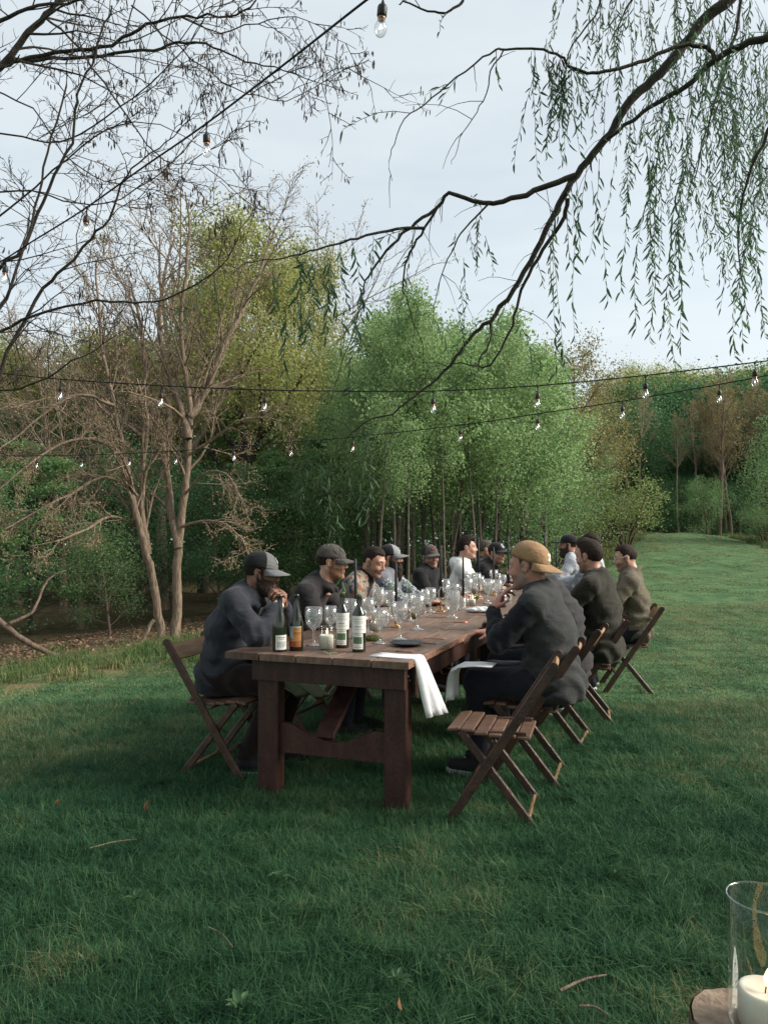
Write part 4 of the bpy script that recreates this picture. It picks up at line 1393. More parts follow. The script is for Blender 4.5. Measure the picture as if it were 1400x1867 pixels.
def label_mesh(r, z0, z1, a0, a1, n=14):
    vs, fs = [], []
    for i in range(n + 1):
        a = a0 + (a1 - a0) * i / n
        vs += [(r * math.cos(a), r * math.sin(a), z0), (r * math.cos(a), r * math.sin(a), z1)]
    for i in range(n): fs.append([2 * i, 2 * i + 2, 2 * i + 3, 2 * i + 1])
    me = mesh_np('label', vs, fs, smooth=True)
    uvl = me.uv_layers.new(name='UVMap')
    for pl in me.polygons:
        for li in pl.loop_indices:
            vi = me.loops[li].vertex_index
            uvl.data[li].uv = ((vi // 2) / n, vi % 2)
    return me

def bottle(px, py, label, prof, capsule=None, labels=(), hgt=.31, face=None):
    p = on_table(px, py) + Vector((0, .037, 0))
    root = empty('wine_bottle', p, 0)
    tag(root, label, 'bottle', 'wine bottles')
    g = MB(); g.lathe([(0.0005, .006), (.02, .002)] + prof, 32)
    g.build('glass_body', G_bott, root)
    top = prof[-1]
    if capsule:
        m, z0 = capsule
        q = [(r + .0008, z) for r, z in prof if z >= z0] + [(.0005, top[1] + .001)]
        c = MB(); c.lathe(q, 24); c.build('capsule', m, root)
    else:
        c = MB(); c.lathe([(.0098, hgt - .02), (.0098, hgt - .001), (.0005, hgt - .001)], 16); c.build('mouth', M_black_mark, root)
    dirc = math.atan2(-p.y, -p.x) if face is None else face
    for (z0, z1, half, mat, rr, da) in labels:
        lb = link('label', label_mesh(rr, z0, z1, dirc + da - half, dirc + da + half), root, mat)
    return root
burg = [(.036, .0), (.0385, .004), (.0390, .05), (.0390, .125), (.0375, .15), (.033, .175), (.025, .205), (.0185, .235), (.0150, .262), (.0140, .29), (.0140, .296), (.0155, .298), (.0155, .306), (.0140, .309)]
bord = [(.035, .0), (.0375, .004), (.0378, .05), (.0378, .18), (.0372, .195), (.0340, .212), (.0260, .228), (.0170, .240), (.0148, .250), (.0142, .30), (.0142, .302), (.0152, .303), (.0152, .312), (.0140, .315)]
L1m = label_mat('label_white', (.72, .72, .68), (.10, .10, .10), [(.2, .8, .80, .86), (.3, .7, .70, .74), (.12, .88, .50, .54), (.12, .88, .42, .46), (.12, .85, .34, .38), (.12, .88, .26, .30), (.12, .7, .18, .22)])
L2m = label_mat('label_orange', (.38, .13, .035), (.5, .33, .13), [(.1, .9, .75, .8), (.1, .6, .4, .44), (.1, .8, .3, .34)], blocks=[(.0, .35, .45, .92, (.38, .42, .47)), (.4, 1, .72, .95, (.42, .20, .06)), (.35, 1, .30, .6, (.48, .22, .07)), (.0, .55, .0, .26, (.30, .06, .02)), (0, 1, .93, 1, (.42, .42, .40))])
L3m = label_mat('label_cream', (.74, .73, .68), (.22, .22, .2), [(.12, .88, .80, .83), (.12, .88, .68, .71), (.12, .88, .58, .61), (.2, .6, .34, .40), (.12, .8, .2, .23)])
L4m = label_mat('label_green_strip', (.72, .71, .66), (.25, .25, .24), [(.1, .9, .88, .92), (.1, .9, .1, .14), (.1, .8, .2, .23)], blocks=[(.08, .92, .34, .78, (.10, .16, .09))])
M_capg = pmat('green_capsule', (.11, .145, .065), (.08, .105, .05), rough=.4, spec=.5)
bottle(508, 1189, 'dark wine bottle with small white label, leftmost on the table', burg, None, [(.012, .092, .92, L1m, .0394, .35)])
bottle(539, 1187, 'dark wine bottle with orange label, second from left', burg, None, [(.022, .135, .95, L2m, .0394, -.2)])
bottle(623.5, 1182, 'wine bottle with green capsule and cream label, behind the other', bord, (M_capg, .252), [(.105, .198, 1.35, L3m, .0382, .1), (.018, .103, .85, L4m, .0382, -.2)])
bottle(654, 1190, 'wine bottle with green capsule and cream label, nearest the dark plate', bord, (M_capg, .252), [(.105, .198, 1.35, L3m, .0382, .1), (.018, .103, .85, L4m, .0382, -.25)])

# ---- glassware
def goblet_mesh(h=.175, r=.042, kind=0):
    g = MB()
    t = .0022
    if kind == 0:      # fluted goblet
        pr = [(.0005, .004), (.018, .005), (.034, .0018), (.036, .0), (.036, .0025), (.020, .0075), (.008, .014), (.0052, .03), (.0075, .042), (.0055, .052), (.0065, .070), (.016, .078),
              (r * .74, .092), (r * .96, .112), (r, .135), (r * .97, h), (r * .97 - t, h), (r - t, .135), (r * .96 - t, .113), (r * .74 - t, .095), (.012, .083), (.0005, .081)]
        g.lathe(pr, 40, flute=.035, fk=12, f0=12, f1=14)
    elif kind == 1:    # smooth tall wine glass
        pr = [(.0005, .003), (.034, .0012), (.036, 0), (.036, .002), (.012, .006), (.0045, .015), (.0040, .075), (.010, .085),
              (r * .75, .100), (r, .125), (r * .98, .15), (r * .84, h + .02), (r * .84 - .0015, h + .02), (r * .98 - .0015, .15), (r - .0015, .125), (r * .74, .102), (.006, .089), (.0005, .0885)]
        g.lathe(pr, 32)
    else:              # cut tumbler
        pr = [(.0005, .0), (.032, 0), (.034, .004), (.036, .03), (.037, .06), (.040, .10), (.0375, .10), (.0345, .06), (.033, .03), (.031, .012), (.0005, .010)]
        g.lathe(pr, 40, flute=.03, fk=14, f0=3, f1=4)
    return g.mesh('goblet')
def water_mesh(kind, r=.042):
    g = MB()
    if kind == 0: g.lathe([(.0005, .0815), (.0118, .0838), (r * .74 - .0028, .0962), (r * .96 - .003, .1138), (r - .0042, .128), (.0005, .128)], 32)
    elif kind == 1: g.lathe([(.0005, .0892), (.006, .090), (r * .73, .103), (r - .0035, .1245), (.0005, .1245)], 32)
    else: g.lathe([(.0005, .0106), (.030, .0125), (.032, .03), (.0332, .055), (.0005, .055)], 32)
    return g.mesh('water')
GOB = [goblet_mesh(kind=k) for k in range(3)]; WAT = [water_mesh(k) for k in range(3)]
for me_ in GOB: me_.materials.append(G_cryst)
for me_ in WAT: me_.materials.append(G_water)
def glass_thing(p, kind, label, group='crystal glasses on the table', water=True, sc=1.0, name=None):
    o = link(name or ('goblet' if kind < 2 else 'tumbler'), GOB[kind], None)
    sc *= 1.18 if kind < 2 else 1.05
    o.location = p; o.scale = (sc * .96, sc * .96, sc); o.rotation_euler = (0, 0, random.Random(int(p.x * 999)).uniform(0, 6))
    tag(o, label, 'glass', group)
    if water: link('water', WAT[kind], o)
    return o
def tab_px(px, o):
    """point on the table at offset o from the right edge that projects to column px"""
    k = (px - 700) / FPX
    s = (CR.x + TN.x * o - k * (CR.y + TN.y * o)) / (k * TU.y - TU.x)
    return tab(s, o, TOP)
glass_thing(on_table(572, 1177), 0, 'cut goblet half full of water beside the orange-labelled bottle', sc=1.08)
glass_thing(on_table(603, 1166), 1, 'slim wine glass right behind the lit pillar candle', water=False, sc=.9)
glass_thing(on_table(692, 1173), 0, 'squat cut goblet of water beside the moss', sc=1.0)
glass_thing(on_table(729, 1166), 0, 'wide fluted goblet of water behind the dark plate', sc=1.12)
glass_thing(on_table(760, 1148), 0, 'tall cut goblet alone right of the wide fluted goblet', sc=1.18)
glass_thing(on_table(671, 1152), 1, 'wine glass of amber reflections behind the green-capsule bottles', water=False)
glass_thing(on_table(701, 1143), 2, 'tumbler behind the squat goblet near the moss')
glass_thing(on_table(660, 1140), 2, 'tumbler by the black candle behind the wine bottles', water=False)
glass_thing(on_table(785, 1116), 0, 'goblet just left of the brass candlestick')
glass_thing(on_table(775, 1120), 1, 'stem glass left of the brass candlestick, partly behind a goblet', water=False, sc=.9)
glass_thing(on_table(741, 1117), 2, 'tumbler in front of the checked-fleece man', water=True)
glass_thing(on_table(852, 1098), 0, 'cut goblet right of the glass pitcher', sc=1.15)
glass_thing(on_table(874, 1088), 0, 'cut goblet behind the pear', sc=1.1)
rg = random.Random(3)
for px, py, k, lab in ((640, 1163, 1, 'wine glass half hidden between the two capsule bottles'), (712, 1128, 0, 'goblet behind the black taper before the floral jacket'), (748, 1132, 0, 'goblet between the black taper and the tall cut goblet'),
                       (690, 1132, 1, 'wine glass before the floral jacket'), (812, 1100, 1, 'wine glass just behind the glass mug'), (832, 1097, 2, 'tumbler directly behind the pitcher'), (764, 1113, 2, 'tumbler in the gap left of the stem glasses'), (842, 1112, 2, 'tumbler at the foot of the pitcher')):
    glass_thing(on_table(px, py), k, lab, water=rg.random() < .5, sc=rg.uniform(1.0, 1.12))
far = [(868, -.62, 1), (888, -.38, 0), (893, -.60, 2), (905, -.30, 0), (915, -.55, 0), (880, -.80, 2), (925, -.25, 2), (930, -.70, 1), (842, -.80, 2), (858, -.75, 0),
       (948, -.45, 0), (958, -.30, 1), (990, -.15, 0), (1003, -.2, 1), (1012, -.12, 0), (1022, -.18, 2), (996, -.35, 1), (899, -.75, 0)]
for px, o_, k in far:
    glass_thing(tab_px(px, o_), k, 'cut glass in the crowded cluster towards the far end of the table', 'glasses crowded at the far end', water=rg.random() < .6, sc=rg.uniform(1.0, 1.2))

# crystal pitcher
p = on_table(825, 1126)
pit = empty('pitcher', p)
tag(pit, 'large cut-crystal footed pitcher of water beside the brass candlestick', 'pitcher')
g = MB(); g.lathe([(.0005, .004), (.045, .001), (.048, .0), (.048, .004), (.03, .012), (.014, .022), (.016, .034), (.040, .046), (.058, .075), (.066, .12), (.066, .16), (.057, .20), (.053, .235), (.062, .265),
                   (.059, .265), (.050, .235), (.054, .20), (.063, .16), (.063, .12), (.055, .078), (.038, .050), (.0005, .044)], 48, flute=.03, fk=14, f0=7, f1=11)
g.build('glass_body', G_cryst, pit)
g = MB(); g.lathe([(.0005, .0448), (.037, .0508), (.054, .0785), (.0618, .12), (.0618, .158), (.0005, .158)], 40); g.build('water', G_water, pit)
g = MB(); g.tube([Vector((-.058, 0, .225)), Vector((-.10, 0, .24)), Vector((-.118, 0, .20)), Vector((-.112, 0, .15)), Vector((-.068, 0, .115))], .007, 10); hnd = g.build('handle', G_cryst, pit)
pit.rotation_euler = (0, 0, R(15))
# glass mug
p = on_table(809, 1109)
mug = empty('glass_mug', p, R(190)); tag(mug, 'small handled glass mug between brass candlestick and pitcher', 'mug')
g = MB(); g.lathe([(.0005, 0), (.032, 0), (.036, .006), (.038, .085), (.0355, .085), (.0335, .01), (.0005, .008)], 32); g.build('glass_body', G_clear, mug)
g = MB(); g.tube([(.037, 0, .07), (.058, 0, .068), (.066, 0, .045), (.056, 0, .022), (.036, 0, .018)], .0045, 8); g.build('handle', G_clear, mug)

# pillar candle in a glass cylinder
G_rim = thin_glass('glass_rim', gain=3.5)
def hurricane(p, r, h, ch, cr, label, lean=0.0, fl=.035):
    root = empty('candle_holder', p); tag(root, label, 'candle holder')
    q = MB(); q.tube([(r * .985 * math.cos(a), r * .985 * math.sin(a), h + .001) for a in np.linspace(0, 2 * math.pi, 49)], .0019, 6, False); q.build('rim', G_rim, root)
    g = MB(); g.lathe([(.0005, .0), (r * .92, 0), (r, .004), (r, h), (r - .0012, h + .0012), (r - .0024, h), (r - .0024, .009), (.0005, .007)], 48); g.build('glass_cylinder', G_clear, root)
    c = MB(); c.lathe([(.0005, .0075), (cr, .0075), (cr, ch - .012), (cr * .96, ch - .003), (cr * .88, ch), (cr * .78, ch - .004), (cr * .3, ch - .010), (.0005, ch - .011)], 40)
    co = c.build('candle', M_wax, root)
    w = MB(); w.tube([(0, 0, ch - .012), (.001, 0, ch - .002), (.004, 0, ch + .006)], .0013, 6); w.build('wick', M_black_mark, co)
    f = MB(); prof = [(.0004, 0), (.0035, .004), (.0058, .010), (.0050, .018), (.0028, .027), (.0006, fl)]
    vs, fs = [], []
    n = 10
    for r_, z in prof:
        for k in range(n):
            a = 2 * math.pi * k / n
            k2 = fl / .035
            vs.append((.004 + lean * (z / fl) ** 1.5 * fl + r_ * k2 * math.cos(a), r_ * k2 * math.sin(a), ch + .002 + z * k2))
    for i in range(len(prof) - 1):
        for k in range(n): fs.append([i * n + k, i * n + (k + 1) % n, (i + 1) * n + (k + 1) % n, (i + 1) * n + k])
    link('flame', mesh_np('flame', vs, fs, smooth=True), co, M_flame)
    return root
hurricane(on_table(594, 1186) + Vector((0, .045, 0)), .046, .125, .082, .040, 'lit white pillar candle in a short glass cylinder beside the wine bottles')
hurricane(on_table(684, 1150), .040, .10, .062, .034, 'white pillar candle in glass behind the moss')
hurricane(on_table(861, 1104), .036, .09, .06, .030, 'white candle in glass beside the pitcher foot')

# black tapers on brass candlesticks
def candlestick(px, o_, top_py, label, base=.10):
    p = tab_px(px, o_)
    top = at(px, top_py, p.y).z
    root = empty('candlestick', p); tag(root, label, 'candlestick', 'brass candlesticks with black tapers')
    h = base
    g = MB(); g.lathe([(.0005, .004), (.038, .003), (.042, .0), (.042, .004), (.034, .009), (.014, .016), (.009, .024), (.013, .030), (.008, .038), (.007, h * .5), (.012, h * .55), (.008, h * .62), (.007, h * .75), (.013, h * .80), (.009, h * .86), (.015, h * .92), (.019, h), (.012, h), (.012, h - .01)], 24)
    st = g.build('stick', M_brass, root)
    L = max(top - TOP - h, .12)
    rr = random.Random(px)
    tx, ty = rr.uniform(-.010, .004), rr.uniform(-.006, .006)
    c = MB(); c.tube([(0, 0, h - .012), (tx * .4, ty * .4, h + L * .4), (tx, ty, h + L - .012), (tx, ty, h + L)], [.0115, .0108, .0085, .003], 12)
    co = c.build('candle', M_blackwax, root)
    w = MB(); w.tube([(tx, ty, h + L - .001), (tx + .001, ty, h + L + .012)], .0012, 5); w.build('wick', M_black_mark, co)
    return root
candlestick(649.5, -.60, 1018, 'black taper candle rising right behind the wine bottle near the plate', .08)
candlestick(722, -.56, 1025, 'black taper candle in front of the long-bearded man', .07)
candlestick(804, -.58, 994, 'tallest near brass candlestick with black taper beside the pitcher', .115)
candlestick(844, -.55, 1014, 'black taper in front of the white hoodie', .09)
candlestick(873, -.60, 979, 'black taper beside the ear of the greying man', .13)
candlestick(899, -.55, 997, 'black taper covering the edge of the ringed-logo cap man', .10)
candlestick(926, -.42, 977, 'black taper left of the tan cap', .12)
for px, o_, py in ((966, -.3, 984), (981, -.28, 986), (993, -.22, 972), (1013, -.15, 980), (1032, -.12, 972)):
    candlestick(px, o_, py, {966: 'short distant black taper just above the tan cap', 981: 'second distant black taper above the tan cap', 993: 'taller distant black taper above the tan cap',
                             1013: 'distant black taper right of the tan cap', 1032: 'distant black taper beside the flat black cap'}[px], .10)

# plate, flatware, napkins
p = on_table(742, 1177)
pl = MB(); pl.lathe([(.0005, .004), (.055, .003), (.06, .0), (.075, .003), (.098, .014), (.100, .016), (.097, .0175), (.074, .0085), (.06, .007), (.0005, .0068)], 48)
plate = pl.build('plate', M_plate, None); plate.location = p + Vector((0, 0, .004)); tag(plate, 'dark slate-blue side plate on a white napkin at the near corner', 'plate')

def flat_strip(name, pts, width, thick, mat, label=None, cat=None, folds=0.0, seed=0):
    """soft strip of cloth along pts with a width vector"""
    vs, fs = [], []
    pts = [Vector(q) for q in pts]; w = width if callable(width) else (lambda i, W_=Vector(width): W_); n = len(pts); K = 12
    r = random.Random(seed); ph = r.uniform(0, 6)
    for i, q in enumerate(pts):
        d = (pts[min(i + 1, n - 1)] - pts[max(i - 1, 0)]).normalized()
        w_ = Vector(w(i)); nn = w_.cross(d).normalized()
        for k in range(K + 1):
            u = k / K - .5
            off = folds * (i / (n - 1)) * (math.sin(u * 13 + ph + i * .12) + .5 * math.sin(u * 27 + i * .3))
            for tt in (0, 1):
                vs.append(q + w_ * u + nn * (off + thick * (tt - .5)))
    st = (K + 1) * 2
    for i in range(n - 1):
        for k in range(K):
            a = i * st + k * 2
            fs += [[a, a + 2, a + st + 2, a + st], [a + 1, a + st + 1, a + st + 3, a + 3]]
    for i in range(n - 1):
        a = i * st; fs.append([a, a + st, a + st + 1, a + 1])
        a = i * st + K * 2; fs.append([a, a + 1, a + st + 1, a + st])
    for k in range(K):
        a = k * 2; fs.append([a, a + 1, a + 3, a + 2]); a = (n - 1) * st + k * 2; fs.append([a, a + 2, a + 3, a + 1])
    o = link(name, mesh_np(name, vs, fs, smooth=True), None, mat)
    if label: tag(o, label, cat)
    return o
# napkin hanging over the right edge
pts = [tab(.17, d, TOP + .004) for d in (-.25, -.18, -.10, -.04)] + [tab(.17, -.008, TOP + .006), tab(.17, .006, TOP + .002), tab(.17, .013, TOP - .012)] + [tab(.17 + .004 * i, .016 + .009 * i, TOP - .012 - .036 * i) for i in range(1, 9)]
flat_strip('napkin', pts, lambda i: TU * .145 + TN * .007 * max(i - 5, 0), .004, M_linen, 'white linen napkin hanging off the right edge under the dark plate', 'napkin', .016, 4)
# napkin on L-side hanging under the near apron
q0 = tab(.35, LE + .20, TOP)
pts = [tab(.33, LE + .02, .60), tab(.33, LE + .0, .585), tab(.335, LE - .03, .60), tab(.34, LE - .08, .605), tab(.35, LE - .14, .61)]
pts = [tab(.12 + .05 * i, LE + .34, TOP - .155 - .028 * i) for i in range(6)]
flat_strip('napkin', pts, TN * .25, .004, pmat('beige_linen', (.45, .42, .34), (.38, .35, .28), scale=30, rough=.9), 'beige napkin on the lap of the man in the slate hoodie', 'napkin', .012, 8)
# folded napkin on table (soft bundle)
pc = on_table(874, 1117)
Mx = np.array(Matrix.Rotation(T_ANG, 3, 'Z'))
v, q = nets(lambda p: smin(ell(p, (0, 0, .018), (.125, .05, .022)), ell(p, (.03, .01, .026), (.09, .032, .022)), .02) + .003 * np.sin(p[:, 0] * 60 + p[:, 1] * 90 + 2 * np.sin(p[:, 0] * 22)) + np.where(p[:, 2] < .001, .02, 0), (-.15, -.07, -.004), (.15, .07, .06), .006)
o = link('napkin', mesh_np('napkin', xf(v, Mx, (0, 0, 0)), q, smooth=True), None, M_linen); o.location = pc + Vector((0, 0, .002)); tag(o, 'white folded napkin lying before the man in the tan cap', 'napkin')
# white napkin on the lap of the tan-cap man
pts = [tab(.63, .30, .665), tab(.63, .20, .668), tab(.63, .12, .660), tab(.63, .075, .635), tab(.63, .058, .59), tab(.635, .052, .54), tab(.64, .05, .49), tab(.645, .052, .455)]
flat_strip('napkin', pts, lambda i: TU * (.15 + .01 * i) + TN * .004 * i, .004, M_linen, 'white napkin draped over the knee of the tan-cap man', 'napkin', .018, 6)

def fork(p, yaw, label):
    root = empty('fork', p, yaw); tag(root, label, 'fork')
    g = MB(); g.tube([(0, 0, .004), (.05, 0, .005), (.12, 0, .005), (.135, 0, .004)], [.0035, .0026, .0020, .003], 6)
    g.box((.145, 0, .004), (.02, .018, .0025), bev=.0008); g.build('handle', M_copper, root)
    for k in range(4):
        t_ = MB(); y = -.0075 + .005 * k; t_.tube([(.154, y, .004), (.175, y, .007), (.195, y, .006)], .0012, 5, True); t_.build('tine', M_copper, root)
    return root
def knife(p, yaw, label):
    root = empty('knife', p, yaw); tag(root, label, 'knife')
    g = MB(); g.tube([(0, 0, .004), (.05, 0, .0045), (.10, 0, .004)], [.0045, .004, .003], 8); g.build('handle', M_copper, root)
    b = MB(); b.add([(.10, -.004, .003), (.19, -.008, .003), (.205, .006, .003), (.10, .005, .003), (.10, -.004, .0045), (.19, -.008, .0042), (.205, .006, .0042), (.10, .005, .0045)],
                    [[0, 3, 2, 1], [4, 5, 6, 7], [0, 1, 5, 4], [1, 2, 6, 5], [2, 3, 7, 6], [3, 0, 4, 7]]); b.build('blade', M_copper, root)
    return root
TY = math.atan2(TN.y, TN.x)
fork(on_table(746, 1195) + Vector((0, 0, .001)), TY + math.pi + .08, 'copper fork nearest the table corner, before the dark plate')
knife(on_table(752, 1191) + Vector((0, 0, .001)), TY + math.pi - .05, 'copper knife before the dark plate')
fork(on_table(812, 1167) + Vector((0, 0, .001)), TY + math.pi + .1, 'copper fork behind the dark plate')
knife(on_table(795, 1175) + Vector((0, 0, .001)), TY + math.pi, 'copper knife at the right rim of the dark plate')
fork(on_table(852, 1150) + Vector((0, 0, .001)), TY + math.pi - .02, 'copper fork at the second place by the navy sleeve')
knife(on_table(852, 1136) + Vector((0, 0, .001)), TY + math.pi + .25, 'thin copper knife beyond the second fork')
fork(on_table(893, 1123) + Vector((0, 0, .001)), TY + math.pi + .1, 'copper fork right before the folded white napkin')

# moss, pears, can, water bottle
v, q = nets(lambda p: ell(p, (0, 0, .008), (.055, .04, .028)) + .006 * vnoise(p * 60, 1) + .003 * vnoise(p * 160, 2), (-.08, -.07, -.01), (.08, .07, .06), .006)
o = link('moss_clump', mesh_np('moss_clump', v, q, smooth=True), None, M_moss); o.location = on_table(680, 1168); tag(o, 'clump of green-brown moss behind the cream-labelled bottle', 'moss')
for px, py, lab in ((866, 1096, 'green pear lying on the table beyond the pitcher'), (757, 1128, 'small pear half hidden by the black candle')):
    r = empty('pear', on_table(px, py) + Vector((0, 0, .034)), R(40)); tag(r, lab, 'pear')
    r.rotation_euler = (R(70), 0, R(40))
    g = MB(); g.lathe([(.0005, -.035), (.018, -.033), (.031, -.018), (.034, .0), (.028, .02), (.018, .036), (.013, .048), (.008, .055), (.0005, .057)], 24); g.build('fruit', M_pear, r)
    g = MB(); g.tube([(0, 0, .055), (.003, 0, .075)], [.002, .0015], 6); g.build('stalk', M_hair_b, r)
can = empty('drinks_can', on_table(917, 1107)); tag(can, 'dark purple drinks can by the hand of the tan-cap man', 'can')
M_can = label_mat('can_print', (.045, .012, .022), (.5, .45, .5), [(.3, .6, .55, .8), (.3, .6, .2, .3)], blocks=[(.28, .62, .35, .9, (.30, .22, .28))])
g = MB(); g.lathe([(.0005, .004), (.024, .0), (.030, .006), (.0315, .012), (.0315, .102)], 32); g.build('can_base', pmat('can_purple', (.05, .013, .025), rough=.3, spec=.5), can)
link('print', label_mesh(.0318, .008, .100, R(-180), R(179), 40), can, M_can)
g = MB(); g.lathe([(.0315, .102), (.0300, .108), (.0265, .116), (.0255, .113), (.0005, .112)], 32); g.build('can_lid', pmat('dull_steel2', (.5, .5, .5), rough=.3, metal=1.0), can)
wb = empty('water_bottle', tab_px(909, -.62)); tag(wb, 'clear plastic water bottle with white cap before the black-jacketed men', 'bottle')
g = MB(); g.lathe([(.0005, .003), (.028, .0), (.032, .006), (.030, .04), (.032, .05), (.030, .09), (.032, .13), (.026, .165), (.013, .185), (.012, .2), (.0105, .2), (.0115, .184), (.0245, .164), (.0305, .13), (.0285, .09), (.0305, .05), (.0285, .04), (.0305, .008), (.0005, .005)], 28); g.build('plastic_body', G_clear, wb)
g = MB(); g.lathe([(.0135, .196), (.0135, .212), (.0005, .213)], 16); g.build('cap', M_white_mark, wb)

# greenery sprig tied with raffia on the near edge
def frond(base, direc, L, n, mat, name, seed=0, ll=.035, droop=.3, spread=1.0):
    """feathery twig: a stem with paired narrow leaves"""
    r = random.Random(seed)
    base = Vector(base); d = Vector(direc).normalized()
    g = MB(); pts = []
    for i in range(9):
        u = i / 8
        pts.append(base + d * L * u + Vector((0, 0, -droop * L * u * u)))
    g.mat = 0; g.tube(pts, [.0014 * (1 - .6 * i / 8) for i in range(9)], 5)
    g.mat = 1
    for i in range(n):
        u = (i + .5) / n; k = min(int(u * 8), 7); f = u * 8 - k
        c = pts[k].lerp(pts[k + 1], f); t = (pts[k + 1] - pts[k]).normalized()
        sd = t.cross(Vector((0, 0, 1))); sd = sd.normalized() if sd.length > .1 else Vector((1, 0, 0))
        up = sd.cross(t)
        for sg in (-1, 1):
            a = r.uniform(.5, 1.1)
            dd = (t * math.cos(a) + sd * sg * math.sin(a) * spread + up * r.uniform(-.4, .4)).normalized()
            l_ = ll * r.uniform(.6, 1.2) * (1 - .4 * u); wv = dd.cross(up).normalized() * l_ * .13
            g.add([c, c + dd * l_ * .5 + wv, c + dd * l_, c + dd * l_ * .5 - wv], [[0, 1, 2, 3]])
    return g
pe = on_table(600, 1193)
root = empty('greenery_sprig', pe); tag(root, 'green sprig tied with a raffia bow hanging on the near table edge', 'greenery')
g = frond((.0, -.005, .004), (-.3, .3, .12), .11, 9, None, 's', 3, .028); g.build('sprig', [M_twine, M_fern], root)
g = frond((.005, -.006, .004), (.25, .35, .1), .08, 7, None, 's', 5, .024); g.build('sprig', [M_twine, M_fern], root)
g = MB(); zed = -.015
g.tube([(.004, .0, .006), (.006, -.020, .004), (.007, -.024, -.01), (.008, -.026, -.045)], .0015, 5)
for sg in (-1, 1): g.tube([(.008, -.027, -.045), (.008 + sg * .012, -.03, -.036), (.008 + sg * .026, -.03, -.040), (.008 + sg * .012, -.03, -.048), (.008, -.027, -.047)], .0018, 5)
g.tube([(.008, -.027, -.046), (.0, -.03, -.075)], .0015, 5); g.tube([(.008, -.027, -.046), (.016, -.03, -.078)], .0015, 5)
g.build('raffia_bow', M_twine, root)
# ------------------------------------------------------------ vegetation toolkit
def tubes_np(lines, n=5):
    """lines: list of (pts (k,3), radii (k)); returns verts, quads. Grouped by k and built in one go"""
    by = {}
    for p, r in lines: by.setdefault(len(p), []).append((p, r))
    V, F, b = [], [], 0
    ang = np.arange(n) * 2 * np.pi / n
    for k, ls in by.items():
        P = np.array([l[0] for l in ls], float); Rr = np.array([l[1] for l in ls], float)
        D = np.empty_like(P); D[:, 1:-1] = P[:, 2:] - P[:, :-2]; D[:, 0] = P[:, 1] - P[:, 0]; D[:, -1] = P[:, -1] - P[:, -2]
        D /= np.maximum(np.linalg.norm(D, axis=2, keepdims=True), 1e-9)
        ref = np.where(np.abs(D[:, :1, 2:3]) > .9, np.array([1., 0, 0]), np.array([0, 0, 1.]))
        ref = np.broadcast_to(ref, D.shape)
        X = np.cross(D, ref); X /= np.maximum(np.linalg.norm(X, axis=2, keepdims=True), 1e-9)
        Yv = np.cross(D, X)
        v = P[:, :, None] + (X[:, :, None] * np.cos(ang)[None, None, :, None] + Yv[:, :, None] * np.sin(ang)[None, None, :, None]) * Rr[:, :, None, None]
        T = len(ls)
        idx = b + np.arange(T * k * n).reshape(T, k, n)
        q = np.stack([idx[:, :-1], np.roll(idx[:, :-1], -1, 2), np.roll(idx[:, 1:], -1, 2), idx[:, 1:]], -1).reshape(-1, 4)
        V.append(v.reshape(-1, 3)); F.append(q); b += T * k * n
    return np.concatenate(V), np.concatenate(F)

def leaves_np(C, D, L, W, rng, flat=0.0, hexa=False, curl=.15):
    """one leaf per centre: C base point, D direction, L length, W width"""
    N = len(C)
    D = D / np.maximum(np.linalg.norm(D, axis=1, keepdims=True), 1e-9)
    up = rng.normal(size=(N, 3)); up[:, 2] += flat
    S = np.cross(D, up); S /= np.maximum(np.linalg.norm(S, axis=1, keepdims=True), 1e-9)
    U = np.cross(S, D)
    L = np.broadcast_to(np.asarray(L, float).reshape(-1, 1), (N, 1)); W = np.broadcast_to(np.asarray(W, float).reshape(-1, 1), (N, 1)) * .5
    if not hexa:
        v = np.stack([C, C + D * L * .45 + S * W + U * L * curl * .4, C + D * L - U * L * curl * .3, C + D * L * .45 - S * W + U * L * curl * .4], 1)
        f = np.arange(4)[None] + 4 * np.arange(N)[:, None]
    else:
        v = np.stack([C, C + D * L * .28 + S * W + U * L * curl * .5, C + D * L * .65 + S * W * .75 + U * L * curl * .3, C + D * L - U * L * curl,
                      C + D * L * .65 - S * W * .75 + U * L * curl * .3, C + D * L * .28 - S * W + U * L * curl * .5], 1)
        o6 = 6 * np.arange(N)[:, None]
        f = np.concatenate([np.array([[0, 1, 2, 3]]) + o6, np.array([[0, 3, 4, 5]]) + o6])
    return v.reshape(-1, 3), f

def randdir(rng, n):
    d = rng.normal(size=(n, 3)); return d / np.linalg.norm(d, axis=1, keepdims=True)

def catmull(pts, m=4):
    P = np.array(pts, float); P = np.concatenate([P[:1] * 2 - P[1:2], P, P[-1:] * 2 - P[-2:-1]])
    out = []
    for i in range(1, len(P) - 2):
        for k in range(m):
            t = k / m; a, b, c, d = P[i - 1], P[i], P[i + 1], P[i + 2]
            out.append(.5 * (2 * b + (c - a) * t + (2 * a - 5 * b + 4 * c - d) * t * t + (3 * b - a - 3 * c + d) * t ** 3))
    out.append(P[-2]); return np.array(out)

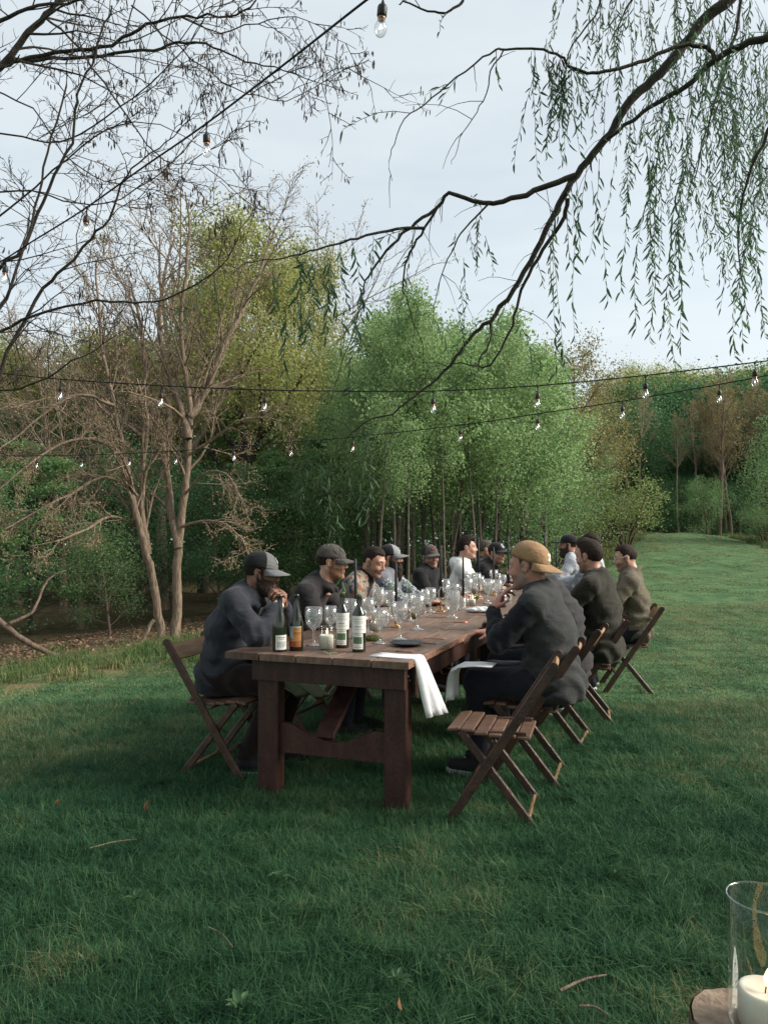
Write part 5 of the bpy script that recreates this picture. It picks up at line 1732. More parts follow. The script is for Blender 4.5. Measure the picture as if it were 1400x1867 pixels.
class Grow:
    """simple branching skeleton; collects tubes by level and twig tips"""
    def __init__(s, seed): s.r = np.random.RandomState(seed); s.lines = []; s.tips = []; s.fine = []
    def branch(s, p, d, L, rad, lv, spec):
        sp = spec[lv]; r = s.r
        k = sp.get('k', 6)
        pts = [np.array(p, float)]; d = np.array(d, float)
        step = L / (k - 1)
        for i in range(k - 1):
            d = d + r.normal(size=3) * sp.get('wob', .12) + np.array([0, 0, sp.get('trop', 0.0)])
            d /= np.linalg.norm(d); pts.append(pts[-1] + d * step)
        pts = np.array(pts)
        rr = rad * (1 - (1 - sp.get('taper', .3)) * np.linspace(0, 1, k))
        (s.fine if lv + 1 >= len(spec) else s.lines).append((pts, rr))
        if lv + 1 >= len(spec):
            s.tips.append((pts[-1], d)); s.tips.append((pts[k // 2], d)); return
        n = sp['n']; n = r.randint(n[0], n[1] + 1) if isinstance(n, tuple) else n
        a0, a1 = sp.get('at', (.3, 1.0))
        phi = r.uniform(0, 6.28)
        for j in range(n):
            u = a0 + (a1 - a0) * (j + r.uniform(.1, .9)) / n
            x = u * (k - 1); i = min(int(x), k - 2); q = pts[i] + (pts[i + 1] - pts[i]) * (x - i)
            t = pts[i + 1] - pts[i]; t /= np.linalg.norm(t)
            phi += 2.4 + r.uniform(-.5, .5)
            a = np.cross(t, [.3, .1, 1.0] if abs(t[2]) < .95 else [1., 0, 0]); a /= np.linalg.norm(a); b = np.cross(t, a)
            side = a * math.cos(phi) + b * math.sin(phi)
            if sp.get('flatten'): side[2] *= 1 - sp['flatten']; side /= max(np.linalg.norm(side), 1e-6)
            ang = R(r.uniform(*sp.get('ang', (35, 60))))
            dd = t * math.cos(ang) + side * math.sin(ang)
            prof = sp.get('prof', lambda u: 1 - .6 * u)(u)
            Lc = sp['len'] * L * prof * r.uniform(.75, 1.2)
            s.branch(q, dd, Lc, max(np.interp(x, range(k), rr) * sp.get('rr', .5), sp.get('rmin', .004)), lv + 1, spec)

def limb_children(g, pts, rad, spec, n, lenr, seed, ang=(30, 70), at_=(0.1, 1.0), up=0.0):
    """spawn procedural branches off a traced limb"""
    r = np.random.RandomState(seed)
    k = len(pts)
    for j in range(n):
        u = at_[0] + (at_[1] - at_[0]) * (j + r.uniform(0, 1)) / n
        x = u * (k - 1); i = min(int(x), k - 2); q = pts[i] + (pts[i + 1] - pts[i]) * (x - i)
        t = pts[i + 1] - pts[i]; t /= max(np.linalg.norm(t), 1e-9)
        sd = randdir(r, 1)[0]; sd -= t * (sd @ t); sd /= np.linalg.norm(sd)
        a = R(r.uniform(*ang))
        d = t * math.cos(a) + sd * math.sin(a) + np.array([0, 0, up])
        g.branch(q, d / np.linalg.norm(d), r.uniform(*lenr) * (1 - .35 * u), max(np.interp(x, range(k), rad) * .45, .004), 0, spec)

B_grey = pmat('bark_grey_tan', (.29, .22, .155), (.11, .08, .058), scale=7, stretch=(6, 6, 1), rough=.9, bump=.8, bscale=25)
B_dark = pmat('bark_dark', (.075, .062, .052), (.04, .033, .028), scale=8, stretch=(5, 5, 1), rough=.9, bump=.7, bscale=25)
B_mid = pmat('bark_mid_brown', (.15, .108, .08), (.075, .055, .042), scale=6, stretch=(5, 5, 1), rough=.9, bump=.6, bscale=20)
B_aspen = pmat('bark_aspen', (.13, .108, .085), (.05, .04, .033), scale=5, stretch=(1, 1, 5), rough=.85, bump=.3, bscale=18)
B_pale = pmat('bark_pale', (.32, .26, .19), (.20, .15, .11), scale=5, stretch=(4, 4, 1), rough=.9, bump=.3, bscale=18)
B_red = pmat('bark_rufous', (.20, .145, .105), (.12, .085, .062), scale=6, stretch=(4, 4, 1), rough=.9)
L_aspen = leafmat('leaf_aspen', (.165, .27, .105), (.225, .34, .14), (.29, .405, .175), .5)
L_olive = leafmat('leaf_olive', (.22, .26, .08), (.31, .34, .115), (.38, .36, .15), .5)
L_yell = leafmat('leaf_straw', (.20, .17, .07), (.28, .24, .10), (.24, .25, .09), .4)
L_dark = leafmat('leaf_deep_green', (.045, .115, .05), (.07, .16, .066), (.10, .20, .08), .45)
L_mid = leafmat('leaf_mid_green', (.09, .18, .07), (.13, .235, .09), (.18, .28, .11), .45)
L_bud = leafmat('bud_tan', (.20, .15, .085), (.27, .20, .11), (.20, .21, .08), .35)
L_rust = leafmat('bud_rust', (.22, .175, .08), (.26, .20, .10), (.19, .21, .085), .4)
L_will = leafmat('leaf_willow', (.05, .11, .06), (.085, .165, .085), (.14, .23, .12), .45, vary=.0)
L_catk = pmat('catkin', (.05, .032, .022), (.03, .02, .015), rough=.9)
L_bush = leafmat('leaf_bush', (.12, .18, .06), (.17, .23, .075), (.22, .24, .09), .4)

def build_tree(name, wood, fine, leaves, barkm, leafm, parent=None, n=6, nf=4):
    """returns (root, height): children trunk (+ branches, twigs) and crown"""
    root = parent or empty(name)
    v, f = tubes_np(wood, n)
    tr = link('trunk', mesh_np('trunk', v, f, smooth=True), root, barkm)
    if fine:
        v, f = tubes_np(fine, nf)
        o = link('twigs', mesh_np('twigs', v, f), root, barkm); o['kind'] = 'stuff'
    if leaves:
        v, f = leaves
        o = link('crown', mesh_np('crown', v, f), root, leafm); o['kind'] = 'stuff'
    return root

def leaf_cloud(g, rng, per, size, spread, flat=0.0, aspect=.75, droop=0.0, hexa=False):
    T = np.array([t[0] for t in g.tips]); D = np.array([t[1] for t in g.tips])
    C = np.repeat(T, per, 0) + rng.normal(size=(len(T) * per, 3)) * spread * np.array([1, 1, 1 - .55 * min(flat, 1)])
    d = np.repeat(D, per, 0) * .4 + randdir(rng, len(C)); d[:, 2] -= droop
    L = size * rng.uniform(.6, 1.35, len(C))
    return leaves_np(C, d, L, L * aspect, rng, flat=flat * 3, hexa=hexa)

def crown_prof(lo, mid, hi):
    def f(u):
        return np.interp(u, [0, .35, .7, 1], [lo, 1.0, mid, hi])
    return f

def mk_aspen(seed, H=8.0, leafm=None, bark=None, dense=1.0, size=.085, start=.28, spread=.20, name='aspen_tree', wide=1.0, per=9):
    g = Grow(seed); rng = np.random.RandomState(seed + 77)
    spec = [dict(k=10, wob=.055, trop=.05, n=int(20 * dense), at=(start, .98), ang=(40, 70), len=.27 * wide, taper=.12, rr=.38, rmin=.012, prof=crown_prof(.75, .7, .25)),
            dict(k=5, wob=.14, trop=.05, n=(6, 8), at=(.2, 1), ang=(30, 65), len=.42, taper=.3, rr=.5, rmin=.006),
            dict(k=4, wob=.2, n=(3, 4), at=(.2, 1), ang=(30, 70), len=.5, taper=.4, rr=.6, rmin=.004),
            dict(k=3, wob=.25, taper=.5)]
    g.branch((0, 0, -.1), (0, 0, 1), H, .0085 * H, 0, spec)
    return build_tree(name, g.lines, None, leaf_cloud(g, rng, per, size, spread), bark or B_aspen, leafm or L_aspen, n=6), H

def mk_broad(seed, H, leafm, bark, size=.13, per=4, name='broadleaf_tree', start=.3, lenf=.42, spread=.35, twig=False, n0=16, trunk=.022):
    g = Grow(seed); rng = np.random.RandomState(seed + 77)
    spec = [dict(k=9, wob=.05, trop=.05, n=n0, at=(start, .95), ang=(35, 65), len=lenf, taper=.15, rr=.5, rmin=.02, prof=crown_prof(.9, .8, .4)),
            dict(k=6, wob=.14, trop=.06, n=(6, 8), at=(.25, 1), ang=(30, 60), len=.45, taper=.25, rr=.5, rmin=.01),
            dict(k=5, wob=.2, trop=.03, n=(4, 6), at=(.2, 1), ang=(30, 65), len=.5, taper=.35, rr=.55, rmin=.006),
            dict(k=4, wob=.25, taper=.5)]
    g.branch((0, 0, -.2), (0, 0, 1), H * .92, trunk * H, 0, spec)
    return build_tree(name, g.lines, g.fine if twig else None, leaf_cloud(g, rng, per, size, spread) if per else None, bark, leafm, n=6, nf=3), H

def mk_layer(seed, H, leafm, bark, size=.095, per=11, name='layered_tree', lenf=.34, start=.08):
    """understorey tree with flat tiers of foliage"""
    g = Grow(seed); rng = np.random.RandomState(seed + 7)
    spec = [dict(k=8, wob=.04, trop=.05, n=26, at=(start, .98), ang=(65, 90), len=lenf, taper=.1, rr=.35, rmin=.012, prof=crown_prof(1.0, .75, .25)),
            dict(k=6, wob=.08, trop=.0, n=(9, 11), at=(.15, 1), ang=(40, 70), len=.42, taper=.3, rr=.45, rmin=.006, flatten=.85),
            dict(k=4, wob=.12, n=3, at=(.3, 1), ang=(35, 60), len=.5, taper=.4, rr=.5, rmin=.004, flatten=.85),
            dict(k=3, wob=.12, taper=.5)]
    g.branch((0, 0, -.1), (0, 0, 1), H, .012 * H, 0, spec)
    return build_tree(name, g.lines, None, leaf_cloud(g, rng, per, size, .16, flat=.9), bark, leafm, n=5), H

def mk_bare(seed, H, bark, leafm, name='bare_tree', per=2, size=.05, start=.22, lenf=.5, n0=15, ang=(25, 50)):
    g = Grow(seed); rng = np.random.RandomState(seed + 7)
    spec = [dict(k=9, wob=.05, trop=.06, n=n0, at=(start, .97), ang=ang, len=lenf, taper=.12, rr=.5, rmin=.014, prof=crown_prof(.9, .75, .35)),
            dict(k=6, wob=.12, trop=.08, n=(7, 9), at=(.2, 1), ang=(25, 50), len=.45, taper=.25, rr=.5, rmin=.008),
            dict(k=5, wob=.14, trop=.06, n=(5, 6), at=(.2, 1), ang=(25, 50), len=.5, taper=.35, rr=.55, rmin=.006),
            dict(k=4, wob=.2, trop=.04, taper=.5)]
    g.branch((0, 0, -.1), (0, 0, 1), H * .93, .012 * H, 0, spec)
    return build_tree(name, g.lines, g.fine, leaf_cloud(g, rng, per, size, .07) if per else None, bark, leafm, n=6, nf=3), H

def mk_bush(seed, H, leafm, name='bush', size=.07, per=6, stems=9):
    g = Grow(seed); rng = np.random.RandomState(seed + 7)
    spec = [dict(k=6, wob=.10, trop=.05, n=(8, 10), at=(.15, 1), ang=(25, 55), len=.42, taper=.25, rr=.5, rmin=.006),
            dict(k=5, wob=.16, n=(4, 5), at=(.2, 1), ang=(30, 60), len=.5, taper=.35, rr=.5, rmin=.004),
            dict(k=3, wob=.2, taper=.5)]
    for i in range(stems):
        a = 2.4 * i; t = rng.uniform(.1, .55)
        g.branch((math.cos(a) * .1, math.sin(a) * .1, 0), (math.cos(a) * t, math.sin(a) * t, 1), H * rng.uniform(.75, 1.05), .012 * H, 0, spec)
    return build_tree(name, g.lines, None, leaf_cloud(g, rng, per, size, .13), B_mid, leafm, n=4), H

_first = {}
def plant(proto, px, Y, top_py, label, cat='tree', group=None, wide=1.0, rot=None, seed=0, X=None):
    """put a copy of a prototype where its foot stands at depth Y in column px and its top reaches row top_py"""
    root, H = proto
    x = (px - 700) / FPX * Y if X is None else X
    zb = gz(x, Y)
    zt = at(px, top_py, Y).z
    sc = (zt - zb) / H
    if id(root) not in _first: _first[id(root)] = True; o = root
    else: o = copy_tree(root)
    o.location = (x, Y, zb - .05)
    o.scale = (sc * wide, sc * wide, sc)
    o.rotation_euler = (0, 0, rot if rot is not None else random.Random(seed * 31 + int(px)).uniform(0, 6.28))
    tag(o, label, cat, group)
    return o
# ------------------------------------------------------------ trees behind the table
A1, A2, A3 = mk_aspen(1, 8), mk_aspen(2, 8, wide=1.1), mk_aspen(3, 8, start=.36)
AB = mk_aspen(4, 8, start=.55, wide=.8, dense=.7, per=4)          # bare-stemmed, leafy high up
ASP = [A1, A2, A3]
BROAD_O = mk_broad(11, 13, L_olive, B_dark, size=.088, per=26, n0=20, lenf=.36, spread=.34, name='olive_green_tree')
BROAD_Y = mk_broad(12, 12, L_yell, B_red, size=.11, per=9, name='straw_leaf_tree', spread=.34, lenf=.36)
BROAD_M = mk_broad(13, 12, L_mid, B_dark, size=.12, per=10, name='broadleaf_tree', spread=.4, start=.12)
LAY1 = mk_layer(21, 7, L_dark, B_dark); LAY2 = mk_layer(22, 7, L_dark, B_dark, lenf=.40)
LAYM = mk_layer(23, 7, L_mid, B_dark, lenf=.36)
BARE1 = mk_bare(31, 10, B_grey, L_bud, per=1, size=.04); BARE2 = mk_bare(32, 10, B_red, L_rust, per=3, size=.07, start=.45, lenf=.34, name='budding_tree')
BARE3 = mk_bare(33, 10, B_pale, L_rust, per=2, size=.06, start=.55, lenf=.26, n0=11, name='pale_stemmed_tree')
BUSH1 = mk_bush(41, 3, L_bush); BUSH2 = mk_bush(42, 3, L_mid)
rw = random.Random(5)
UND1 = mk_broad(15, 6, L_dark, B_mid, size=.075, per=9, n0=18, start=.08, lenf=.42, spread=.26, name='understorey_tree', trunk=.012)
UND2 = mk_broad(16, 6, L_mid, B_mid, size=.075, per=8, n0=16, start=.10, lenf=.46, spread=.26, name='understorey_tree', trunk=.012)

# grove of young aspens in the middle
grove = [(640, 22, 668, 0, .9), (668, 18, 622, 1, .8), (694, 21, 572, 2, .9), (722, 17.5, 546, 0, .85), (742, 23, 560, 1, .8), (768, 19, 598, 2, 1.1), (796, 21, 578, 0, .8), (820, 17.5, 640, 1, 1.1), (842, 24, 590, 2, 1.0),
         (872, 20, 600, 0, 1.2), (898, 18, 640, 1, 1.0), (922, 22, 598, 2, .9), (946, 19.5, 650, 0, 1.25), (966, 24, 622, 1, 1.1), (990, 21, 690, 2, 1.3), (606, 25, 700, 1, 1.0), (655, 27, 650, 2, 1.0), (908, 27, 606, 1, 1.2)]
for i, (px, Y, tp, k, wd) in enumerate(grove):
    plant(ASP[k], px, Y, tp, 'slim bright green tree of the grove behind the table', group='young green trees of the grove', wide=wd, seed=i)
for i, (px, Y, tp) in enumerate([(690, 15.5, 720), (716, 16.5, 660), (742, 15, 760), (812, 16, 700), (866, 16.5, 690), (905, 17, 740)]):
    plant(AB, px, Y, tp, 'thin bare-stemmed sapling leafy at the top, in the grove', group='saplings standing in the grove', wide=.95, seed=40 + i)
for i in range(14):
    px = 590 + i * 27 + rw.uniform(-14, 14); Y = rw.uniform(16.5, 27)
    plant(AB, px, Y, rw.uniform(620, 780), 'thin bare-stemmed sapling leafy at the top, in the grove', group='saplings standing in the grove', wide=rw.uniform(.5, 1.0), seed=70 + i)
for i, (px, Y, tp, wd) in enumerate([(960, 18, 790, 1.2), (600, 22, 800, 1.1), (1000, 22, 800, 1.2)]):
    plant([UND2, LAYM][i % 2], px, Y, tp, 'low leafy green tree filling the foot of the grove', group='low leafy trees at the foot of the grove', wide=wd, seed=90 + i)

plant(BROAD_O, 448, 27, 388, 'tall olive-green tree with rounded crown above the bare tree', wide=1.0, rot=1.0)
plant(BROAD_O, 522, 30, 425, 'olive-green tree with crown joined to the right of the tallest one', wide=.82, rot=3.3)
plant(BROAD_O, 372, 31, 470, 'olive-green tree partly behind the left flank of the tallest one', wide=.8, rot=5.0)
plant(BROAD_Y, 1036, 31, 612, 'straw-coloured budding tree at the right end of the grove', wide=.95, rot=.6)
plant(BROAD_Y, 1085, 36, 690, 'lower straw-green tree right of the straw-coloured one', wide=1.0, rot=2.6)
plant(BROAD_Y, 978, 34, 640, 'straw-green tree behind the right edge of the grove', wide=.8, rot=4.6)
plant(BUSH1, 1138, 30, 862, 'rounded yellow-green bush at the lawn edge', 'bush', wide=1.3)
plant(BUSH1, 1062, 27, 895, 'smaller yellow-green bush left of the rounded one', 'bush', wide=1.2)
plant(BUSH2, 1003, 24, 905, 'mid-green bush behind the flat black cap', 'bush', wide=1.4)
plant(BROAD_M, 1015, 27, 760, 'dense mid-green tree low at the grove end', wide=.95)
plant(BROAD_M, 1090, 34, 800, 'dense mid-green tree behind the yellow-green bushes', wide=1.0)

for i, (px, Y, tp) in enumerate([(60, 33, 640), (165, 35, 600), (255, 34, 590), (-40, 31, 600), (600, 36, 640)]):
    plant(BROAD_O, px, Y, tp, 'olive-green crown among the bare trees of the left wood', group='olive crowns in the left wood', wide=1.2, seed=i + 900)
# wood on the left: layered understorey, budding crowns above
for i, (px, Y, tp) in enumerate([(-40, 17, 860), (60, 19, 800), (205, 16.0, 940), (255, 22, 800), (400, 19, 850), (470, 22, 820), (560, 20, 840),
                                 (20, 27, 740), (200, 29, 720), (430, 29, 740), (520, 27, 750), (620, 20, 880), (-120, 20, 760), (720, 28, 800), (830, 29, 800), (940, 30, 800)]):
    plant([UND1, LAYM, UND2, UND1][i % 4], px, Y, tp, 'leafy green understorey tree in the left wood', group='understorey trees in the left wood', wide=1.15, seed=i + 200)
for i, (px, Y, tp) in enumerate([(-60, 22, 560), (40, 26, 610), (120, 24, 600), (190, 27, 560), (260, 30, 540), (300, 25, 330), (540, 36, 370), (-10, 32, 560), (90, 33, 620), (570, 34, 620), (150, 20, 640)]):
    plant(BARE1, px, Y, tp, 'bare grey-tan tree with fine budding twigs in the left wood', group='bare budding trees in the left wood', wide=1.15, seed=i + 300)
for i, (px, Y, tp) in enumerate([(20, 36, 640), (110, 38, 660), (210, 37, 640), (300, 40, 600), (400, 39, 620), (490, 40, 600), (590, 38, 640), (-70, 34, 600), (660, 40, 640), (740, 42, 650), (830, 42, 650)]):
    plant(BROAD_M, px, Y, tp, 'mid-green tree in the depth of the left wood', group='green trees deep in the left wood', wide=1.15, seed=i + 400)

# wood on the right, beyond the lawn
for i, (px, Y, tp) in enumerate([(1128, 52, 730), (1175, 50, 760), (1215, 55, 770), (1262, 52, 790), (1300, 56, 760), (1345, 50, 780), (1385, 53, 740), (1430, 48, 720), (1155, 60, 700), (1240, 62, 720), (1330, 62, 720), (1400, 62, 700), (1480, 50, 700),
                                 (1200, 46, 880), (1285, 47, 890), (1240, 47, 870), (1330, 46, 880), (1145, 48, 800), (1190, 58, 690), (1280, 58, 700), (1360, 57, 690), (1420, 56, 680), (1110, 50, 780), (1460, 60, 660)]):
    plant(UND1, px, Y, tp, 'tall dark green tree in the wood beyond the lawn', group='dark green trees beyond the lawn', wide=1.2, seed=i + 500)
for i, (px, Y, tp) in enumerate([(1135, 62, 655), (1180, 66, 660), (1225, 68, 665), (1275, 66, 670), (1325, 68, 668), (1375, 66, 665), (1420, 64, 650), (1110, 66, 720)]):
    plant(BROAD_O, px, Y, tp, 'olive-crowned tree on the skyline beyond the lawn', group='olive crowns on the right skyline', wide=.9, seed=i + 600)
for i, (px, Y, tp) in enumerate([(1310, 45, 672), (1322, 46, 690), (1334, 45, 700), (1345, 47, 680), (1300, 48, 700)]):
    plant(BARE2, px, Y, tp, 'rust-budded tree with bare stems in the clump beyond the lawn', group='rust-budded clump', wide=.85, seed=i + 700)
for i, (px, Y, tp) in enumerate([(1166, 47, 700), (1238, 46, 740), (1270, 49, 720), (1390, 47, 690)]):
    plant(BARE3, px, Y, tp, ['pale straight trunk at the left of the right-hand wood', 'pale straight trunk in the middle of the right-hand wood', 'slim pale trunk left of the rust-budded clump', 'pale trunk at the right edge of the right-hand wood'][i], wide=.8, seed=i + 800)
plant(UND2, 1400, 33, 770, 'light green leafy tree at the right frame edge', wide=1.0)
plant(UND2, 1290, 42, 870, 'light green low tree in front of the rust-budded clump', wide=1.1)
plant(BUSH2, 1395, 31.5, 920, 'leafy bush at the right edge of the lawn', 'bush', wide=1.4)
plant(BUSH1, 1425, 33, 915, 'yellowish bush cut by the right frame edge', 'bush', wide=1.3)

for pr_ in (A1, A2, A3, AB, BROAD_O, BROAD_Y, BROAD_M, LAY1, LAY2, LAYM, BARE1, BARE2, BARE3, BUSH1, BUSH2, UND1, UND2):    # drop a prototype that was never planted
    if id(pr_[0]) not in _first:
        for ch in list(pr_[0].children): bpy.data.objects.remove(ch, do_unlink=True)
        bpy.data.objects.remove(pr_[0], do_unlink=True)
# the far wood that closes every gap: one mass
def far_wood():
    rng = np.random.RandomState(9)
    C = []
    for i in range(220):
        u = rng.uniform(0, 1)
        a = R(-46 + 92 * u)
        d = rng.uniform(58, 82) if a > R(14) else rng.uniform(44, 60)
        x, y = d * math.sin(a), d * math.cos(a)
        h = (13.5 if a > R(14) else 10.5) * rng.uniform(.8, 1.1)
        n = 900
        q = rng.normal(size=(n, 3)) * np.array([2.0, 2.0, h * .26]) + np.array([x, y, h * .48 + gz(x, y)])
        q = q[q[:, 2] < h + gz(x, y)]
        C.append(q)
    C = np.concatenate(C)
    L = rng.uniform(.16, .38, len(C))
    v, f = leaves_np(C, randdir(rng, len(C)), L, L * .8, rng)
    o = link('far_wood', mesh_np('far_wood', v, f), None, L_dark)
    tag(o, 'dark mass of woodland closing the background', 'woodland', kind='stuff')
far_wood()

# ---- multi-stemmed bare tree at the left
def stem(pts, Y0, Y1=None, m=3):
    Y1 = Y0 if Y1 is None else Y1
    n = len(pts)
    return catmull([at(x, y, Y0 + (Y1 - Y0) * i / (n - 1)) for i, (x, y) in enumerate(pts)], m)
def multi_stem():
    g = Grow(51); rng = np.random.RandomState(52)
    Y = 13.0
    S = [([(318, 1190), (322, 1120), (323, 1050), (326, 990), (334, 920), (342, 850), (345, 780), (346, 735), (336, 660), (330, 590), (340, 500), (344, 420), (338, 350)], .088, .012, Y, 13.2),
         ([(298, 1190), (290, 1120), (277, 1050), (262, 990), (248, 930), (236, 870), (222, 800), (205, 720), (190, 650), (180, 560), (176, 480)], .076, .012, Y, 12.2),
         ([(346, 760), (366, 730), (395, 660), (430, 590), (455, 540), (480, 480), (500, 420)], .075, .012, 13.1, 13.8),
         ([(326, 1000), (312, 930), (304, 860), (292, 790), (270, 720), (262, 640), (250, 560), (232, 500)], .075, .012, 13, 13.8),
         ([(270, 1010), (262, 960), (258, 900), (262, 840), (268, 760), (250, 690)], .07, .012, 12.9, 12.5),
         ([(344, 800), (330, 740), (300, 660), (290, 590), (300, 500), (320, 430)], .07, .012, 13.0, 13.6),
         ([(255, 960), (200, 940), (160, 965), (110, 985), (60, 995)], .032, .006, 12.9, 11.5),
         ([(240, 890), (190, 870), (130, 900), (70, 930), (10, 965)], .032, .006, 12.7, 11.4),
         ([(228, 830), (170, 800), (110, 810), (50, 850), (-10, 900)], .032, .006, 12.5, 11.2),
         ([(210, 740), (150, 720), (100, 740), (40, 790), (-10, 830)], .03, .006, 12.3, 11.2),
         ([(333, 960), (370, 950), (410, 955), (440, 985), (460, 1030)], .03, .006, 13, 12.4),
         ([(338, 900), (380, 860), (420, 870), (445, 920)], .026, .006, 13, 12.2),
         ([(344, 830), (390, 800), (430, 770), (480, 760), (520, 770)], .03, .006, 13, 12.6)]
    for j, (pts, r0, r1, y0, y1) in enumerate(S):
        P = stem(pts, y0, y1)
        P[1:-1] += rng.normal(size=P[1:-1].shape) * .009
        rr = np.linspace(1, 0, len(P)) ** .8 * (r0 - r1) + r1
        if j < 2: rr[:3] *= np.array([1.25, 1.12, 1.04])
        g.lines.append((P, rr))
        spec = [dict(k=6, wob=.14, trop=-.01 if j > 5 else .05, n=(5, 8), at=(.2, 1), ang=(22, 50), len=.48, taper=.25, rr=.5, rmin=.007),
                dict(k=5, wob=.16, trop=.0, n=(4, 6), at=(.2, 1), ang=(25, 50), len=.5, taper=.35, rr=.5, rmin=.005),
                dict(k=4, wob=.2, taper=.5)]
        limb_children(g, P, rr, spec, [28, 28, 18, 18, 12, 13, 12, 12, 12, 12, 10, 8, 10][j], (.8, 2.2) if j < 6 else (.5, 1.3), 60 + j, (25, 60), (.38 if j < 2 else .12, 1.0), up=.15 if j < 6 else 0)
    root = empty('multi_stem_tree', (0, 0, 0))
    tag(root, 'bare multi-stemmed tree with pale bark at the edge of the left wood', 'tree')
    build_tree('x', g.lines, g.fine, leaf_cloud(g, rng, 1, .030, .05), B_grey, L_bud, parent=root, n=9, nf=3)
multi_stem()

# ---- overhanging alder, upper left
def alder():
    g = Grow(61); rng = np.random.RandomState(62)
    Y = 6.3
    T = np.array([-4.9, 6.6, 0.0])       # trunk outside the frame
    S = [([(-60, 170), (0, 122), (30, 90), (55, 55), (85, 25), (110, 0), (150, -60)], .050, .030),
         ([(-60, 70), (0, 38), (50, 15), (120, 4), (200, -12)], .035, .012),
         ([(5, 115), (55, 105), (125, 95), (185, 87), (240, 60), (280, 42), (325, 31), (380, 29), (430, 24), (465, 0), (500, -40)], .032, .008),
         ([(10, 112), (75, 108), (140, 106), (210, 100), (280, 90), (320, 80), (375, 80), (415, 100), (465, 117), (520, 130), (570, 148), (620, 165)], .030, .004),
         ([(0, 490), (45, 450), (70, 390), (100, 320), (130, 260), (140, 200), (145, 165), (165, 120), (185, 60), (205, 10)], .026, .010),
         ([(-40, 630), (0, 607), (65, 575), (150, 552), (225, 550), (280, 552), (340, 527), (390, 495), (425, 455), (440, 400)], .026, .005),
         ([(-20, 720), (30, 610), (80, 525), (120, 490), (165, 435), (200, 400), (220, 340), (240, 310), (290, 270), (330, 235)], .030, .006),
         ([(-30, 600), (10, 545), (40, 465), (60, 400), (75, 330), (95, 250), (120, 160), (130, 90), (140, 20)], .024, .008),
         ([(-40, 720), (60, 700), (130, 660), (175, 640), (200, 605)], .018, .004),
         ([(-30, 420), (40, 360), (120, 290), (200, 235), (270, 225), (340, 250), (400, 290)], .016, .003),
         ([(80, 30), (130, 70), (190, 150), (250, 240), (300, 290), (360, 300), (430, 310)], .018, .003),
         ([(-30, 240), (40, 250), (110, 260), (170, 230), (240, 180), (300, 130), (360, 60), (380, 0)], .016, .005),
         ([(240, 10), (300, 60), (380, 130), (450, 170), (520, 180), (590, 150), (640, 120)], .013, .003),
         ([(-30, 350), (60, 350), (140, 370), (220, 360), (300, 310), (350, 260), (400, 220), (470, 190)], .014, .003),
         ([(330, 31), (400, 60), (470, 40), (540, 30), (600, 60), (650, 90)], .012, .003),
         ([(-20, 160), (60, 200), (120, 280), (190, 330), (250, 340), (310, 380)], .014, .003)]
    for j, (pts, r0, r1) in enumerate(S):
        P = stem(pts, Y + rng.uniform(-.4, .3), Y - rng.uniform(0, .9))
        P[1:-1] += rng.normal(size=P[1:-1].shape) * .008
        r0, r1 = r0 * .56, r1 * .62
        rr = np.linspace(1, 0, len(P)) * (r0 - r1) + r1
        if pts[0][0] < 1:            # carry the limb back to the trunk
            z = max(P[0][2] - 1.0, .6)
            q = catmull([T + np.array([0, 0, z]), (T + np.array([0, 0, z]) + P[0]) / 2 + np.array([0, 0, .15]), P[0]], 4)[:-1]
            P = np.concatenate([q, P]); rr = np.concatenate([np.linspace(max(r0 * 1.8, .03), rr[0], len(q)), rr])
        g.lines.append((P, rr))
        spec = [dict(k=6, wob=.13, trop=.0, n=(4, 6), at=(.2, 1), ang=(25, 55), len=.5, taper=.3, rr=.5, rmin=.0035),
                dict(k=5, wob=.18, trop=.0, n=(3, 4), at=(.2, 1), ang=(30, 60), len=.55, taper=.4, rr=.55, rmin=.0025),
                dict(k=4, wob=.22, taper=.6)]
        limb_children(g, P, rr, spec, 11 if j < 8 else 8, (.45, 1.25), 90 + j, (25, 60), (.2, 1.0))
    trunk = catmull([T, T + np.array([.05, 0, 1.5]), T + np.array([-.02, .05, 3.2]), T + np.array([.1, .0, 5.5]), T + np.array([.2, -.1, 8])], 4)
    trunk[:, 2] += gz(T[0], T[1]) - .05
    g.lines.append((trunk, np.linspace(.2, .06, len(trunk))))
    # catkins: small cones hanging from the outer twigs
    tips = [t for t in g.tips if rng.rand() < (.15 + .85 * (t[0][0] > -2.6)) * .13]
    lines = []
    for p, d in tips:
        for k in range(rng.randint(1, 4)):
            q = p + rng.normal(size=3) * .02; L = rng.uniform(.025, .045)
            dn = np.array([rng.normal() * .15, rng.normal() * .15, -1.0])
            lines.append((np.array([q, q + dn * .012, q + dn * (.012 + L * .5), q + dn * (.012 + L)]), np.array([.0012, .0045, .0052, .0012])))
    root = empty('alder_tree', (0, 0, 0)); tag(root, 'bare overhanging tree with dangling catkins, upper left', 'tree')
    build_tree('x', g.lines, g.fine, None, B_dark, None, parent=root, n=8, nf=4)
    v, f = tubes_np(lines, 5); o = link('catkins', mesh_np('catkins', v, f), root, L_catk); o['kind'] = 'stuff'
alder()

